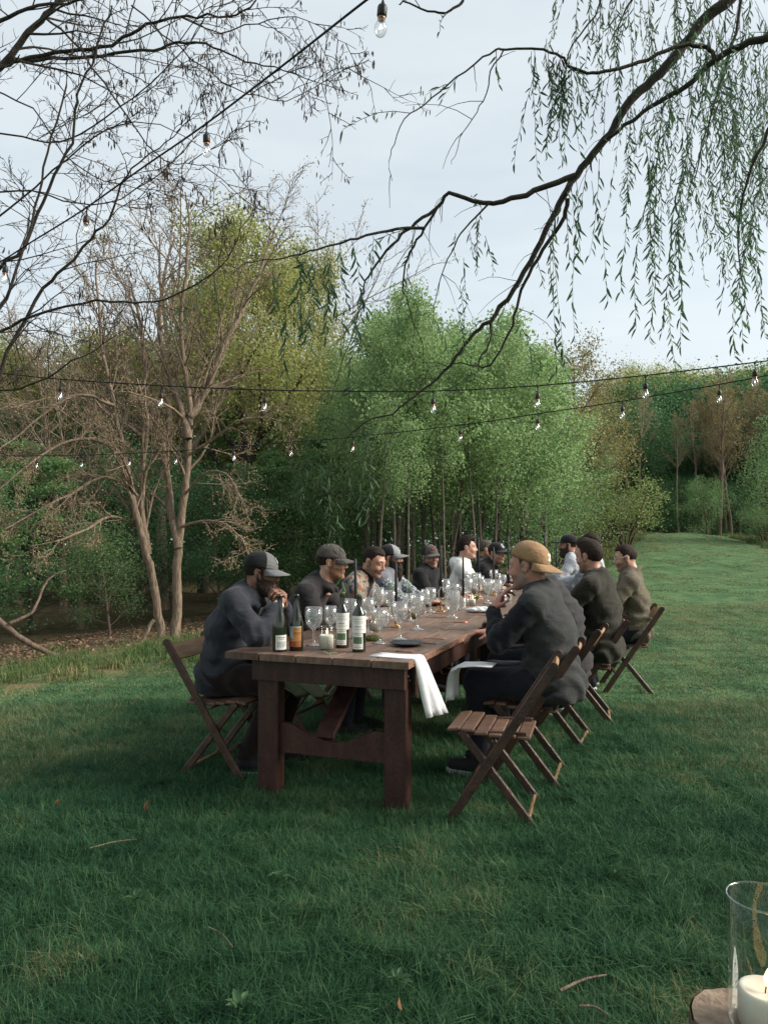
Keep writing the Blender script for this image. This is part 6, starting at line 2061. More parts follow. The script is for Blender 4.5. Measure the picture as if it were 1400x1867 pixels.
# ---- weeping willow, upper right
def willow():
    rng = np.random.RandomState(71)
    T = np.array([4.6, 2.6, 0.0]); T[2] = gz(T[0], T[1]) - .05
    lines, strands, LC, LD, LL = [], [], [], [], []
    LW = [([(1400, -110), (1365, -45), (1327, 0), (1290, 30), (1255, 70), (1225, 110), (1190, 145), (1155, 175), (1130, 210), (1110, 245), (1080, 280), (1050, 320), (1030, 355), (1005, 402), (975, 460), (946, 513), (911, 560), (892, 586), (864, 607), (839, 641), (821, 667), (796, 689), (757, 723), (714, 753), (663, 772), (633, 800), (611, 834)], .034, .0022, 3.9, 4.4),
          ([(1034, 362), (1027, 397), (1000, 440), (971, 487), (950, 530), (937, 577), (920, 624), (894, 665), (871, 667), (826, 663), (800, 690)], .013, .003, 4.0, 4.3),
          ([(893, 586), (890, 624), (873, 659), (871, 674)], .007, .003, 4.2, 4.25),
          ([(1048, 320), (1000, 340), (960, 355), (920, 367), (890, 370), (860, 365), (820, 351), (796, 378), (757, 406), (731, 427), (706, 457), (680, 491), (667, 513), (659, 543), (648, 590), (625, 660), (600, 740)], .017, .002, 4.0, 4.1),
          ([(797, 378), (774, 416), (753, 449), (738, 483), (734, 521), (744, 556), (761, 603), (770, 629), (772, 667)], .008, .0015, 4.0, 4.2),
          ([(775, 416), (723, 418), (680, 426), (641, 438), (594, 451), (551, 462), (500, 472), (450, 480), (425, 500)], .009, .002, 4.0, 3.8),
          ([(895, 368), (868, 395), (840, 425), (822, 460), (805, 500), (790, 560), (787, 620)], .006, .0015, 4.0, 4.1),
          ([(1480, 20), (1440, 45), (1400, 67), (1350, 85), (1305, 107), (1265, 145), (1220, 175), (1170, 205), (1125, 240), (1100, 258)], .024, .008, 3.7, 3.95),
          ([(1304, 108), (1295, 90), (1265, 82), (1230, 87), (1180, 107), (1140, 122), (1100, 131), (1070, 132), (1040, 120), (1020, 102), (990, 90), (920, 89), (905, 92), (865, 117), (815, 155), (775, 190), (737, 217), (720, 260), (710, 295), (715, 330)], .012, .0014, 3.75, 3.5),
          ([(918, 90), (895, 130), (887, 170), (870, 205), (845, 240), (830, 275), (823, 300)], .004, .0012, 3.6, 3.6),
          ([(845, -25), (845, 0), (835, 10), (812, 24), (780, 18), (735, 3), (728, 8)], .008, .003, 3.3, 3.3),
          ([(1110, -60), (1085, 30), (1045, 80), (1030, 125), (1026, 170), (1045, 215), (1060, 245)], .005, .0015, 3.6, 3.7),
          ([(1500, 120), (1430, 190), (1390, 260), (1360, 330), (1345, 420), (1350, 500)], .012, .003, 3.4, 3.5),
          ([(1360, -60), (1340, 60), (1310, 160), (1280, 260), (1265, 330)], .010, .003, 4.2, 4.3),
          ([(1180, -60), (1140, 20), (1120, 60), (1100, 100)], .008, .002, 4.4, 4.5)]
    cat = []
    for j, (pts, r0, r1, y0, y1) in enumerate(LW):
        P = stem(pts, y0, y1); rr = np.linspace(1, 0, len(P)) ** 1.1 * (r0 - r1) + r1
        P[1:-1] += rng.normal(size=P[1:-1].shape) * .004
        if j in (0, 7, 12, 13, 14, 11, 10):        # back to the trunk
            q = catmull([T + np.array([0, 0, 3.4 + .25 * (j % 4)]), (T + P[0]) / 2 + np.array([0, 0, 3.0]) if P[0][2] < 5 else (T + P[0]) / 2 + np.array([0, 0, 2.6]), P[0]], 5)[:-1]
            P2 = np.concatenate([q, P]); r2 = np.concatenate([np.linspace(max(r0 * 2, .03), rr[0], len(q)), rr]); lines.append((P2, r2))
        else: lines.append((P, rr))
        cat.append(P)
    def leaves_on(P, dens, lsize, skip=.0):
        seg = np.linalg.norm(np.diff(P, axis=0), axis=1); tot = seg.sum()
        n = max(int(tot * dens), 1); cum = np.concatenate([[0], np.cumsum(seg)])
        for q in np.linspace(tot * skip, tot, n):
            i = min(np.searchsorted(cum, q, side='right') - 1, len(seg) - 1); t = (q - cum[i]) / max(seg[i], 1e-9)
            c = P[i] + (P[i + 1] - P[i]) * t; d = P[i + 1] - P[i]; d /= max(np.linalg.norm(d), 1e-9)
            sd = randdir(rng, 1)[0]; sd -= d * (sd @ d)
            LC.append(c); LD.append(d * .55 + sd * .8 + np.array([0, 0, -.35])); LL.append(lsize * rng.uniform(.55, 1.25))
    def strand(p, L, dens=46, ls=.062, sway=.09, skip=.1):
        k = 8; pts = [np.array(p, float)]; d = np.array([rng.normal() * .25, rng.normal() * .2, -1.0])
        for i in range(k - 1):
            d = d + np.array([rng.normal() * sway, rng.normal() * sway, -.35]); d /= np.linalg.norm(d); pts.append(pts[-1] + d * L / (k - 1))
        pts = np.array(pts); strands.append((pts, np.linspace(.0016, .0008, k))); leaves_on(pts, dens, ls, skip)
    def at2(x, y, Y): return np.array(at(x, y, Y))
    # curtains: (px, py start, length m, depth)
    for i in range(108):                     # right-hand mass
        x = 1130 + 290 * rng.beta(1.6, 1.0); y0 = rng.uniform(-140, 230); y1 = np.interp(x, [1130, 1200, 1300, 1400], [330, 520, 620, 560]) * rng.uniform(.40, 1.02)
        Y = rng.uniform(3.5, 5.4)
        if y1 - y0 < 60: continue
        strand(at2(x, y0, Y), (y1 - y0) * Y / FPX, dens=rng.uniform(20, 36), ls=rng.uniform(.04, .064), sway=.16)
    for x, y0, y1 in [(1150, 210, 545), (1165, 200, 575), (1185, 260, 640), (1230, 150, 655), (1240, 200, 690), (1250, 300, 640), (1262, 250, 620), (1320, 200, 610), (1335, 220, 640), (1385, 380, 660), (1400, 300, 640), (1210, 180, 520)]:
        Y = rng.uniform(3.4, 4.3); strand(at2(x, y0, Y), (y1 - y0) * Y / FPX, dens=42, ls=.062)
    for i in range(26):                      # curtain from the thin arching branch
        q = cat[8]; q = q[[k for k in range(len(q)) if 955 < 700 + FPX * q[k][0] / q[k][1] < 1062]]; j_ = rng.randint(len(q) - 1); q = q[j_] + (q[j_ + 1] - q[j_]) * rng.rand()
        strand(q + rng.normal(size=3) * np.array([.02, .05, .005]), rng.uniform(.2, .62), dens=30, ls=.055, sway=.16)
    for i in range(26):                      # sprays at the top
        x = rng.uniform(1010, 1200); y0 = rng.uniform(-90, 40); y1 = y0 + rng.uniform(90, 230)
        strand(at2(x, y0, 3.9 + rng.uniform(-.3, .6)), (y1 - y0) * 4 / FPX, dens=34, ls=.05, sway=.14)
    for x, y0, y1 in [(996, 345, 690), (1000, 420, 700), (1070, 300, 620), (1078, 330, 560), (1015, 380, 520), (1050, 330, 470), (1092, 290, 460), (1040, 330, 420)]:
        strand(at2(x, y0, 4.0), (y1 - y0) * 4.0 / FPX, dens=26, ls=.07)
    for x, y0, y1 in [(878, 380, 500), (868, 395, 480), (845, 470, 560), (838, 520, 640), (855, 420, 470), (832, 560, 640), (884, 430, 500), (830, 425, 470)]:
        strand(at2(x, y0, 4.05), (y1 - y0) * 4.05 / FPX, dens=44, ls=.05)
    for x, y0, y1 in [(641, 438, 640), (620, 445, 620), (655, 545, 700), (648, 600, 720), (575, 470, 660), (560, 470, 640), (594, 455, 560), (600, 470, 640), (585, 500, 690), (610, 520, 600), (545, 530, 700), (630, 560, 660), (680, 430, 520), (660, 560, 640), (565, 560, 640), (540, 470, 560), (520, 560, 760), (500, 480, 600)]:
        strand(at2(x, y0, 3.9), (y1 - y0) * 2.6 / FPX, dens=36, ls=.078, sway=.2)
    for x, y0, y1 in [(390, 500, 560), (365, 510, 570), (345, 540, 590), (330, 560, 600), (640, 800, 905), (660, 775, 930), (690, 765, 950), (600, 830, 1000), (580, 840, 910), (545, 870, 930), (680, 860, 960), (560, 850, 900), (612, 900, 1085)]:
        strand(at2(x, y0, 4.2), (y1 - y0) * 4.2 / FPX, dens=30, ls=.065, sway=.1)
    # wispy side twigs on the limbs, some leaves near them
    for j, P in enumerate(cat):
        n = len(P)
        for k in range([26, 9, 2, 16, 6, 9, 4, 12, 10, 4, 2, 3, 5, 5, 2][j]):
            i = rng.randint(1, n - 1); t = P[i] - P[i - 1]; t /= np.linalg.norm(t)
            d = t * .5 + randdir(rng, 1)[0] * .7; L = rng.uniform(.08, .4)
            pts = [P[i]]
            for q in range(4): d = d / np.linalg.norm(d) + np.array([0, 0, -.22]) + rng.normal(size=3) * .12; pts.append(pts[-1] + d / np.linalg.norm(d) * L / 4)
            pts = np.array(pts); strands.append((pts, np.linspace(.0022, .001, 5)))
            if rng.rand() < (.75 if j in (7, 8, 11, 12, 13) else .3): leaves_on(pts, 34, .055, .2)
        if j in (0, 7): leaves_on(P[: int(n * .55)] + rng.normal(size=(int(n * .55), 3)) * .012, 22, .06)
    # crown added out of view above and behind the camera to shade the foreground
    hv, hd = [], []
    for i in range(900):
        c = np.array([rng.normal() * 2.6 + 2.2, rng.normal() * 2.4 - 1.2, 0])
        zmin = 3.6 + .85 * max(c[1], -1.2)
        c[2] = zmin + abs(rng.normal()) * 1.7 + .5
        n = 16
        hv.append(c + rng.normal(size=(n, 3)) * np.array([.30, .30, .45]))
    hv = np.concatenate(hv); dd = randdir(rng, len(hv)); dd[:, 2] -= .8
    # limbs carrying that crown
    for k in range(12):
        a = rng.uniform(1.9, 5.2); e = T + np.array([math.cos(a) * 4.2 - 1.2, math.sin(a) * 3.4 - 2.2, rng.uniform(4.8, 7.5)])
        if e[1] > .5: e[1] = -e[1]
        lines.append((catmull([T + np.array([0, 0, 3.2]), (T + e) / 2 + np.array([0, 0, 2.2]), e], 5), np.linspace(.10, .015, 11)))
    tr = catmull([T, T + np.array([-.05, .05, 1.4]), T + np.array([-.15, .0, 2.8]), T + np.array([-.3, -.1, 4.6]), T + np.array([-.5, -.4, 6.6])], 4)
    lines.append((tr, np.linspace(.34, .10, len(tr))))
    root = empty('willow_tree', (0, 0, 0)); tag(root, 'weeping willow with drooping leafy strands, upper right', 'tree')
    v, f = tubes_np(lines, 9); link('trunk', mesh_np('trunk', v, f, smooth=True), root, B_dark)
    v, f = tubes_np(strands, 4); o = link('twigs', mesh_np('twigs', v, f, smooth=True), root, B_dark); o['kind'] = 'stuff'
    LCa, LDa, LLa = np.array(LC), np.array(LD), np.array(LL)
    v, f = leaves_np(LCa, LDa, LLa, LLa * rng.uniform(.13, .21, len(LLa)), rng, hexa=True, curl=.12)
    o = link('leaves', mesh_np('leaves', v, f, smooth=True), root, L_will); o['kind'] = 'stuff'
    L = rng.uniform(.12, .24, len(hv)); v, f = leaves_np(hv, dd, L, L * .42, rng)
    o = link('crown', mesh_np('crown', v, f), root, L_will); o['kind'] = 'stuff'
willow()

# ---- leaning dead trunk and sticks at the wood's edge
def log_thing(name, pts, r0, r1, Y0, Y1, label, mat=B_mid, cat='log'):
    P = stem(pts, Y0, Y1, 4); rng = np.random.RandomState(len(pts)); P += rng.normal(size=P.shape) * .006
    v, f = tubes_np([(P, np.linspace(r0, r1, len(P)))], 9)
    o = link(name, mesh_np(name, v, f, smooth=True), None, mat); tag(o, label, cat)
log_thing('fallen_trunk', [(-60, 1090), (0, 1133), (40, 1165), (90, 1190), (130, 1203), (165, 1207)], .05, .03, 10.5, 11.0, 'fallen barkless trunk slanting down to the grass at far left')
log_thing('dead_branch', [(280, 1130), (262, 1165), (238, 1190)], .03, .025, 11.5, 11.4, 'dead branch leaning beside the multi-stemmed tree', B_grey, 'branch')
log_thing('dead_branch', [(20, 1135), (60, 1115), (85, 1060), (120, 1040)], .025, .01, 10.6, 10.8, 'thin dead branch rising above the fallen trunk', B_grey, 'branch')
# ------------------------------------------------------------ string lights
M_wire = pmat('black_rubber', (.014, .014, .015), rough=.6)
M_sock = pmat('black_socket', (.02, .02, .022), rough=.45, spec=.4)
M_brs = pmat('bulb_collar', (.5, .22, .12), rough=.35, metal=.8)
M_bulb = thin_glass('bulb_glass', gain=1.8)
m = bpy.data.materials.new('bulb_filament'); nt, n, l, out = _nodes(m)
e = n.new('ShaderNodeEmission'); e.inputs['Color'].default_value = (1, .92, .80, 1); e.inputs['Strength'].default_value = 2.5; l.new(e.outputs[0], out.inputs[0])
M_fil = m
def bulb_meshes():
    s = MB(); s.lathe([(.0005, 0), (.006, 0), (.0075, -.010), (.0165, -.016), (.0185, -.022), (.0185, -.052), (.0165, -.056), (.0005, -.056)], 18)
    c = MB(); c.lathe([(.0005, -.056), (.0150, -.0562), (.0142, -.068), (.0005, -.0685)], 16)
    b = MB(); prof = [(.0140, -.066), (.0165, -.076), (.0225, -.090), (.0240, -.102), (.0215, -.116), (.0140, -.127), (.0040, -.1325), (.0005, -.133)]
    b.lathe(prof, 20); b.lathe([(r * .93, z + (.0010 if i < 5 else .0014)) for i, (r, z) in enumerate(prof)][::-1], 20)
    f = MB(); f.tube([(0, 0, -.070), (0, 0, -.082)], .0026, 8); f.mat = 1
    f.tube([(-.008, 0, -.100), (-.004, .003, -.092), (0, 0, -.101), (.004, -.003, -.092), (.008, 0, -.100)], .0022, 6)
    f.tube([(0, 0, -.082), (-.008, 0, -.1)], .0008, 4); f.tube([(0, 0, -.082), (.008, 0, -.1)], .0008, 4)
    out = []
    for g, nm, ms in ((s, 'socket', [M_sock]), (c, 'collar', [M_brs]), (b, 'bulb', [M_bulb]), (f, 'filament', [M_brs, M_fil])):
        me = g.mesh(nm)
        for x in ms: me.materials.append(x)
        out.append((nm, me))
    return out
BM = bulb_meshes()
def string_light(pts, bulbs, label, sz, drop=.035, loop=None, wr=.0055):
    """pts: (px, py, depth) along the wire; bulbs: px of each bulb"""
    W = [at(*p) for p in pts]
    P = catmull([tuple(w) for w in W], 6)
    root = empty('string_light', tuple(W[0])); tag(root, label, 'string lights')
    off = Vector(W[0])
    g = MB(); g.tube([Vector(p) - off for p in P], wr, 6); g.build('cable', M_wire, root)
    px = [700 + FPX * p[0] / p[1] for p in P]
    for b in bulbs:
        best = None
        for i in range(len(P) - 1):
            if (px[i] - b) * (px[i + 1] - b) <= 0 and abs(px[i + 1] - px[i]) > 1e-6:
                t = (b - px[i]) / (px[i + 1] - px[i]); best = P[i] + (P[i + 1] - P[i]) * t; break
        if best is None: continue
        q = Vector(best) - off
        rr = random.Random(int(b)); tilt = Matrix.Rotation(R(rr.uniform(-5, 5)), 3, 'Y')
        c = MB(); c.lathe([(.0005, .006), (.009, .004), (.010, -.006), (.0045, -.014), (.0038, -drop * sz - .004)], 10, c=q); lead = c.build('lead', M_wire, root)
        for nm, me in BM[:3]:
            o = link(nm, me, root if nm != 'collar' else None); 
            if nm == 'collar': o.parent = sock
            if nm == 'socket':
                sock = o
                o.location = q + Vector((0, 0, -drop * sz)); o.scale = (sz, sz, sz); o.rotation_euler = (0, R(rr.uniform(-6, 6)), rr.uniform(0, 6))
            elif nm == 'bulb':
                o.location = sock.location; o.scale = sock.scale; o.rotation_euler = sock.rotation_euler
                fo = link('filament', BM[3][1], o)
    if loop is not None:
        q = Vector(at(*loop)) - off
        c = MB()
        for k in range(3):
            c.tube([q + Vector((.035 * math.cos(a) * .8 + .02 * math.sin(a), .006 * k, .030 * math.sin(a) + .004 * k)) for a in np.linspace(0, 2 * math.pi, 14)], .004, 6)
        c.build('cable_loop', M_wire, root)
    return root
string_light([(760, -75, 2.7), (698, -18, 2.95), (668, 0, 3.06), (520, 116, 3.6), (370, 230, 4.2), (260, 306, 4.55), (150, 384, 4.95), (60, 440, 5.3), (0, 478, 5.55), (-80, 520, 5.9)], [698, 370, 150, 2],
             'nearest string of bulbs rising steeply across the upper left', 1.1, .045)
string_light([(-60, 672, 6.6), (0, 680, 6.5), (107, 691, 6.4), (292, 703, 6.3), (482, 711, 6.2), (632, 713, 6.15), (790, 713, 6.1), (982, 703, 6.0), (1180, 684, 5.9), (1381, 660, 5.7), (1470, 648, 5.6)], [107, 292, 482, 790, 982, 1180, 1381],
             'middle string of bulbs with a cable loop, crossing above the table', 1.05, .05, loop=(632, 715, 6.14))
string_light([(-60, 830, 10.3), (66, 831, 10), (235, 827, 9.6), (425, 815, 9.0), (530, 806, 8.7), (643, 797, 8.4), (840, 775, 7.9), (982, 754, 7.5), (1137, 731, 7.1), (1315, 700, 6.7), (1400, 684, 6.5), (1470, 668, 6.4)], [66, 147, 235, 321, 425, 530, 643, 840, 982, 1137, 1315],
             'lowest and farthest string of bulbs, crossing before the trees', 1.0, .045)
# ------------------------------------------------------------ grass
def grass_mat(name, dark, mid, light, dry):
    m = bpy.data.materials.new(name); nt, n, l, out = _nodes(m)
    gi = n.new('ShaderNodeNewGeometry'); at_ = n.new('ShaderNodeAttribute'); at_.attribute_type = 'INSTANCER'; at_.attribute_name = 'tint'
    cr = n.new('ShaderNodeValToRGB'); cr.color_ramp.elements[0].color = (*dark, 1); cr.color_ramp.elements[1].color = (*dry, 1)
    cr.color_ramp.elements[1].position = 1.0
    for p, c in ((.45, mid), (.82, light)):
        e = cr.color_ramp.elements.new(p); e.color = (*c, 1)
    md = n.new('ShaderNodeMath'); md.operation = 'MULTIPLY_ADD'; md.inputs[1].default_value = .68
    def nzp(sc, lo, hi, t0, t1):
        q = n.new('ShaderNodeTexNoise'); q.inputs['Scale'].default_value = sc; q.inputs['Detail'].default_value = 3
        l.new(gi.outputs['Position'], q.inputs['Vector'])
        r = n.new('ShaderNodeMapRange'); r.inputs['From Min'].default_value = lo; r.inputs['From Max'].default_value = hi; r.inputs['To Min'].default_value = t0; r.inputs['To Max'].default_value = t1
        l.new(q.outputs['Fac'], r.inputs['Value']); return r.outputs[0]
    def add(a, b):
        q = n.new('ShaderNodeMath'); q.operation = 'ADD'; l.new(a, q.inputs[0]); l.new(b, q.inputs[1]); return q.outputs[0]
    patch = add(add(nzp(.5, .35, .65, -.06, .26), nzp(2.4, .35, .65, -.05, .14)), nzp(1.5, .58, .74, 0, .30))
    l.new(gi.outputs['Random Per Island'], md.inputs[0]); l.new(add(at_.outputs['Fac'], patch), md.inputs[2])
    l.new(md.outputs[0], cr.inputs['Fac'])
    p = n.new('ShaderNodeBsdfPrincipled'); p.inputs['Roughness'].default_value = .6; p.inputs['Specular IOR Level'].default_value = .1
    t = n.new('ShaderNodeBsdfTranslucent'); ms = n.new('ShaderNodeMixShader'); ms.inputs[0].default_value = .22
    l.new(cr.outputs[0], p.inputs['Base Color']); l.new(cr.outputs[0], t.inputs['Color'])
    l.new(p.outputs[0], ms.inputs[1]); l.new(t.outputs[0], ms.inputs[2]); l.new(ms.outputs[0], out.inputs[0])
    return m
M_grass = grass_mat('lawn_grass', (.014, .050, .030), (.032, .096, .046), (.092, .185, .080), (.26, .245, .125))
M_rough = grass_mat('rough_grass', (.03, .07, .025), (.07, .12, .04), (.13, .16, .06), (.30, .23, .12))

def tuft(seed, n, rad, h, w, lean=.5):
    rng = np.random.RandomState(seed)
    if rad > 0:
        a = rng.uniform(0, 6.28, n); r = rad * np.sqrt(rng.uniform(0, 1, n)); bx, by = r * np.cos(a), r * np.sin(a)
    else:
        bx, by = rng.uniform(rad, -rad, n), rng.uniform(rad, -rad, n)      # square tile of half-width -rad
    B = np.stack([bx, by, np.full(n, -.012)], 1)
    q3 = np.stack([bx, by, 0 * bx], 1) / abs(rad)
    H = h * rng.uniform(.45, 1.15, n) * (1 + .18 * vnoise(q3 * 3.0, seed + 50))
    az = rng.uniform(0, 6.28, n) * .8 + 1.2 * vnoise(q3 * 1.8, seed + 60); ln = lean * np.abs(rng.normal(size=n)) * .7
    D = np.stack([np.cos(az) * ln, np.sin(az) * ln, np.ones(n)], 1)
    S = np.stack([-np.sin(az), np.cos(az), np.zeros(n)], 1) ; ra = rng.uniform(-.9, .9, n)
    S = S * np.cos(ra)[:, None] + np.stack([np.cos(az), np.sin(az), np.zeros(n)], 1) * np.sin(ra)[:, None]
    W = (w * rng.uniform(.6, 1.2, n))[:, None]
    bend = np.stack([np.cos(az), np.sin(az), -.35 * np.ones(n)], 1) * (H * ln * .8)[:, None]
    p0 = B; p1 = B + D * (H * .5)[:, None]; p2 = B + D * H[:, None] * .92 + bend
    v = np.stack([p0 - S * W, p0 + S * W, p1 + S * W * .8, p1 - S * W * .8, p2], 1).reshape(-1, 3)
    o5 = 5 * np.arange(n)[:, None]
    return v, o5
def tuft_obj(seed, n, rad, h, w, mat, lean=.5):
    v, o5 = tuft(seed, n, rad, h, w, lean)
    fs = [list(q) for q in (np.array([[0, 1, 2, 3]]) + o5)] + [list(q) for q in (np.array([[3, 2, 4]]) + o5)]
    me = bpy.data.meshes.new('tuft'); me.from_pydata(v.tolist(), [], fs); me.update(); me.materials.append(mat)
    return me

def scatter(name, pts, tint, scale, meshes, label, cat, seed=0, spin=None):
    """one object; geometry nodes put a random tuft on every point"""
    rng = np.random.RandomState(seed)
    me = bpy.data.meshes.new(name); me.vertices.add(len(pts)); me.vertices.foreach_set('co', np.asarray(pts, np.float32).ravel())
    pts = np.asarray(pts, float)
    d_ = .25; zx = ground(pts[:, 0] + d_, pts[:, 1]) - ground(pts[:, 0] - d_, pts[:, 1]); zy = ground(pts[:, 0], pts[:, 1] + d_) - ground(pts[:, 0], pts[:, 1] - d_)
    eu = np.zeros((len(pts), 3))
    for i in range(len(pts)):
        nn = Vector((-zx[i] / (2 * d_), -zy[i] / (2 * d_), 1)).normalized()
        eu[i] = (Vector((0, 0, 1)).rotation_difference(nn) @ Quaternion((0, 0, 1), spin[i] if spin is not None else rng.uniform(0, 6.28))).to_euler()
    for nm, val in (('tint', tint), ('gscale', scale), ('rx', eu[:, 0]), ('ry', eu[:, 1]), ('rz', eu[:, 2])):
        a = me.attributes.new(nm, 'FLOAT', 'POINT'); a.data.foreach_set('value', np.asarray(val, np.float32))
    a = me.attributes.new('gidx', 'INT', 'POINT'); a.data.foreach_set('value', rng.randint(0, len(meshes), len(pts)).astype(np.int32))
    o = link(name, me); tag(o, label, cat, kind='stuff')
    ng = bpy.data.node_groups.new(name + '_nodes', 'GeometryNodeTree')
    ng.interface.new_socket('Geometry', in_out='INPUT', socket_type='NodeSocketGeometry'); ng.interface.new_socket('Geometry', in_out='OUTPUT', socket_type='NodeSocketGeometry')
    N, Lk = ng.nodes, ng.links
    gi = N.new('NodeGroupInput'); go = N.new('NodeGroupOutput')
    col = bpy.data.collections.new(name + '_tufts')
    jn = N.new('GeometryNodeGeometryToInstance')
    for i, tm in enumerate(meshes):
        to = bpy.data.objects.new('grass_tuft', tm); col.objects.link(to)
    ci = N.new('GeometryNodeCollectionInfo'); ci.inputs['Collection'].default_value = col; ci.inputs['Separate Children'].default_value = True; ci.inputs['Reset Children'].default_value = True
    ip = N.new('GeometryNodeInstanceOnPoints'); ip.inputs['Pick Instance'].default_value = True
    def na(nm, ty):
        x = N.new('GeometryNodeInputNamedAttribute'); x.data_type = ty; x.inputs['Name'].default_value = nm; return x.outputs['Attribute']
    cx = N.new('ShaderNodeCombineXYZ'); [Lk.new(na(q_, 'FLOAT'), cx.inputs[w_]) for q_, w_ in (('rx', 'X'), ('ry', 'Y'), ('rz', 'Z'))]
    Lk.new(gi.outputs[0], ip.inputs['Points']); Lk.new(ci.outputs[0], ip.inputs['Instance']); Lk.new(na('gidx', 'INT'), ip.inputs['Instance Index'])
    Lk.new(cx.outputs[0], ip.inputs['Rotation']); Lk.new(na('gscale', 'FLOAT'), ip.inputs['Scale']); Lk.new(ip.outputs[0], go.inputs[0])
    N.remove(jn)
    md = o.modifiers.new('scatter', 'NODES'); md.node_group = ng
    return o

def lawn():
    rng = np.random.RandomState(4)
    def cand(n, x0, x1, y0, y1): return rng.uniform(x0, x1, n), rng.uniform(y0, y1, n)
    near = [tuft_obj(s, 1600, -.17, .088, .0017, M_grass, .8) for s in range(7)]
    midm = [tuft_obj(20 + s, 1200, -.34, .048, .0032, M_grass, 1.45) for s in range(5)]
    farm = [tuft_obj(40 + s, 1300, -.85, .034, .0085, M_grass, 1.8) for s in range(4)]
    def keep(x, y, margin=.15):
        e = edge_dist(x, y)
        view = np.abs(x / np.maximum(y, .1)) < .62 + .5 / np.maximum(y, .5)
        return (e < margin) & view & (x < right_edge(y) + .4)
    sets = [(near, .30, (-3.6, 3.6, 1.4, 6.3), .02), (midm, .60, (-6, 9.6, 6.2, 15.2), .12), (farm, 1.5, (-2, 26, 15, 46), .34)]
    labels = ['long green grass of the lawn around the table', 'shorter grass of the lawn farther back', 'mown grass rising to the crest of the lawn']
    for k, (ms, sp, b, t0) in enumerate(sets):
        x, y = np.meshgrid(np.arange(b[0], b[1], sp), np.arange(b[2], b[3], sp)); x = x.ravel() + rng.uniform(-.08, .08, x.size) * sp; y = y.ravel() + rng.uniform(-.08, .08, y.size) * sp
        m_ = keep(x, y, .1 + sp * .2) & (y < 43); x, y = x[m_], y[m_]
        spin = rng.randint(0, 4, len(x)) * math.pi / 2 + rng.uniform(-.2, .2, len(x))
        s = rng.uniform(.94, 1.08, len(x))
        scatter('lawn_grass', np.stack([x, y, ground(x, y)], 1), np.full(len(x), t0) + rng.uniform(-.02, .02, len(x)) + [.10 * sstep(3, 6.3, y), .22 * sstep(6, 16, y), 0 * y][k] + .05 * sstep(0, 5, x), s, ms, labels[k], 'grass', k, spin)  # tint rises with distance: open-sky brightness of the far lawn put into colour
    # rough grass and weeds along the wood edge
    rm = [tuft_obj(60 + s, 70, .16, .17, .0040, M_rough, .7) for s in range(5)]
    x, y = cand(17000, -12, 18, 3, 46); e = edge_dist(x, y)
    pr = np.exp(-((e - 1.7) / 1.6) ** 2)
    m_ = (rng.rand(len(x)) < pr) & (e > -.15); x, y = x[m_], y[m_]
    x2, y2 = cand(5000, 10, 24, 18, 44); e2 = x2 - right_edge(y2); m2 = (rng.rand(len(x2)) < np.exp(-((e2 - .8) / .9) ** 2)) & (e2 > -.2)
    x, y = np.concatenate([x, x2[m2]]), np.concatenate([y, y2[m2]])
    p = np.stack([x, y, 0 * x], 1)
    scatter('rough_grass', np.stack([x, y, ground(x, y)], 1), np.clip(.08 + .22 * vnoise(p * .9, 5), 0, .5), rng.uniform(.5, 1.3, len(x)) * (1 + .6 * sstep(14, 22, y)), rm, 'rough dry-tipped grass and weeds along the edge of the wood', 'grass', 9)
    # leaf litter under the trees
    rng2 = np.random.RandomState(12)
    x = rng2.uniform(-14, 6, 60000); y = rng2.uniform(5, 26, 60000); e = edge_dist(x, y); m_ = (e > 3.4) & (e < 9.5); x, y = x[m_], y[m_]
    C = np.stack([x, y, ground(x, y) + .01], 1); D = randdir(rng2, len(C)); D[:, 2] *= .3
    L = rng2.uniform(.04, .09, len(C)); v, f = leaves_np(C, D, L, L * .6, rng2, flat=2)
    o = link('leaf_litter', mesh_np('leaf_litter', v, f), None, leafmat('dead_leaf', (.10, .06, .035), (.17, .10, .06), (.23, .16, .10), .1)); tag(o, 'brown leaf litter on the floor of the wood', 'leaf litter', kind='stuff')
lawn()

# ---- small things lying on the grass
def ground_pt(px, py, lift=0.0):
    """where the view ray through a photo pixel meets the ground"""
    Y = 2.0
    for i in range(60):
        p = at(px, py, Y); dz = p.z - gz(p.x, p.y) - lift
        Y += dz * Y / max(CAM_Z - gz(p.x, p.y), .3) * .8
    return at(px, py, Y)
M_dead = pmat('dead_leaf_brown', (.22, .10, .05), (.14, .06, .03), scale=20, rough=.8)
for px, py, L, rz, lab in ((266, 1478, .05, 1.3, 'upright brown dead leaf on the lawn'), (99, 1466, .035, .4, 'dark brown dead leaf left of the upright one'), (733, 1842, .03, 2.0, 'pale dead leaf at the bottom edge of the lawn')):
    p = ground_pt(px, py, .045); rng = np.random.RandomState(int(px))
    d = np.array([[math.cos(rz) * .4, .2, .9 if px == 266 else .25]]); v, f = leaves_np(np.array([[0., 0, 0]]), d, L, L * .45, rng, hexa=True, curl=.25)
    v = np.concatenate([v, v + np.array([0, .0012, .0012])]); f = np.concatenate([f, f[:, ::-1] + 6])
    o = link('dead_leaf', mesh_np('dead_leaf', v, f), None, M_dead); o.location = p; tag(o, lab, 'leaf', 'dead leaves on the lawn')
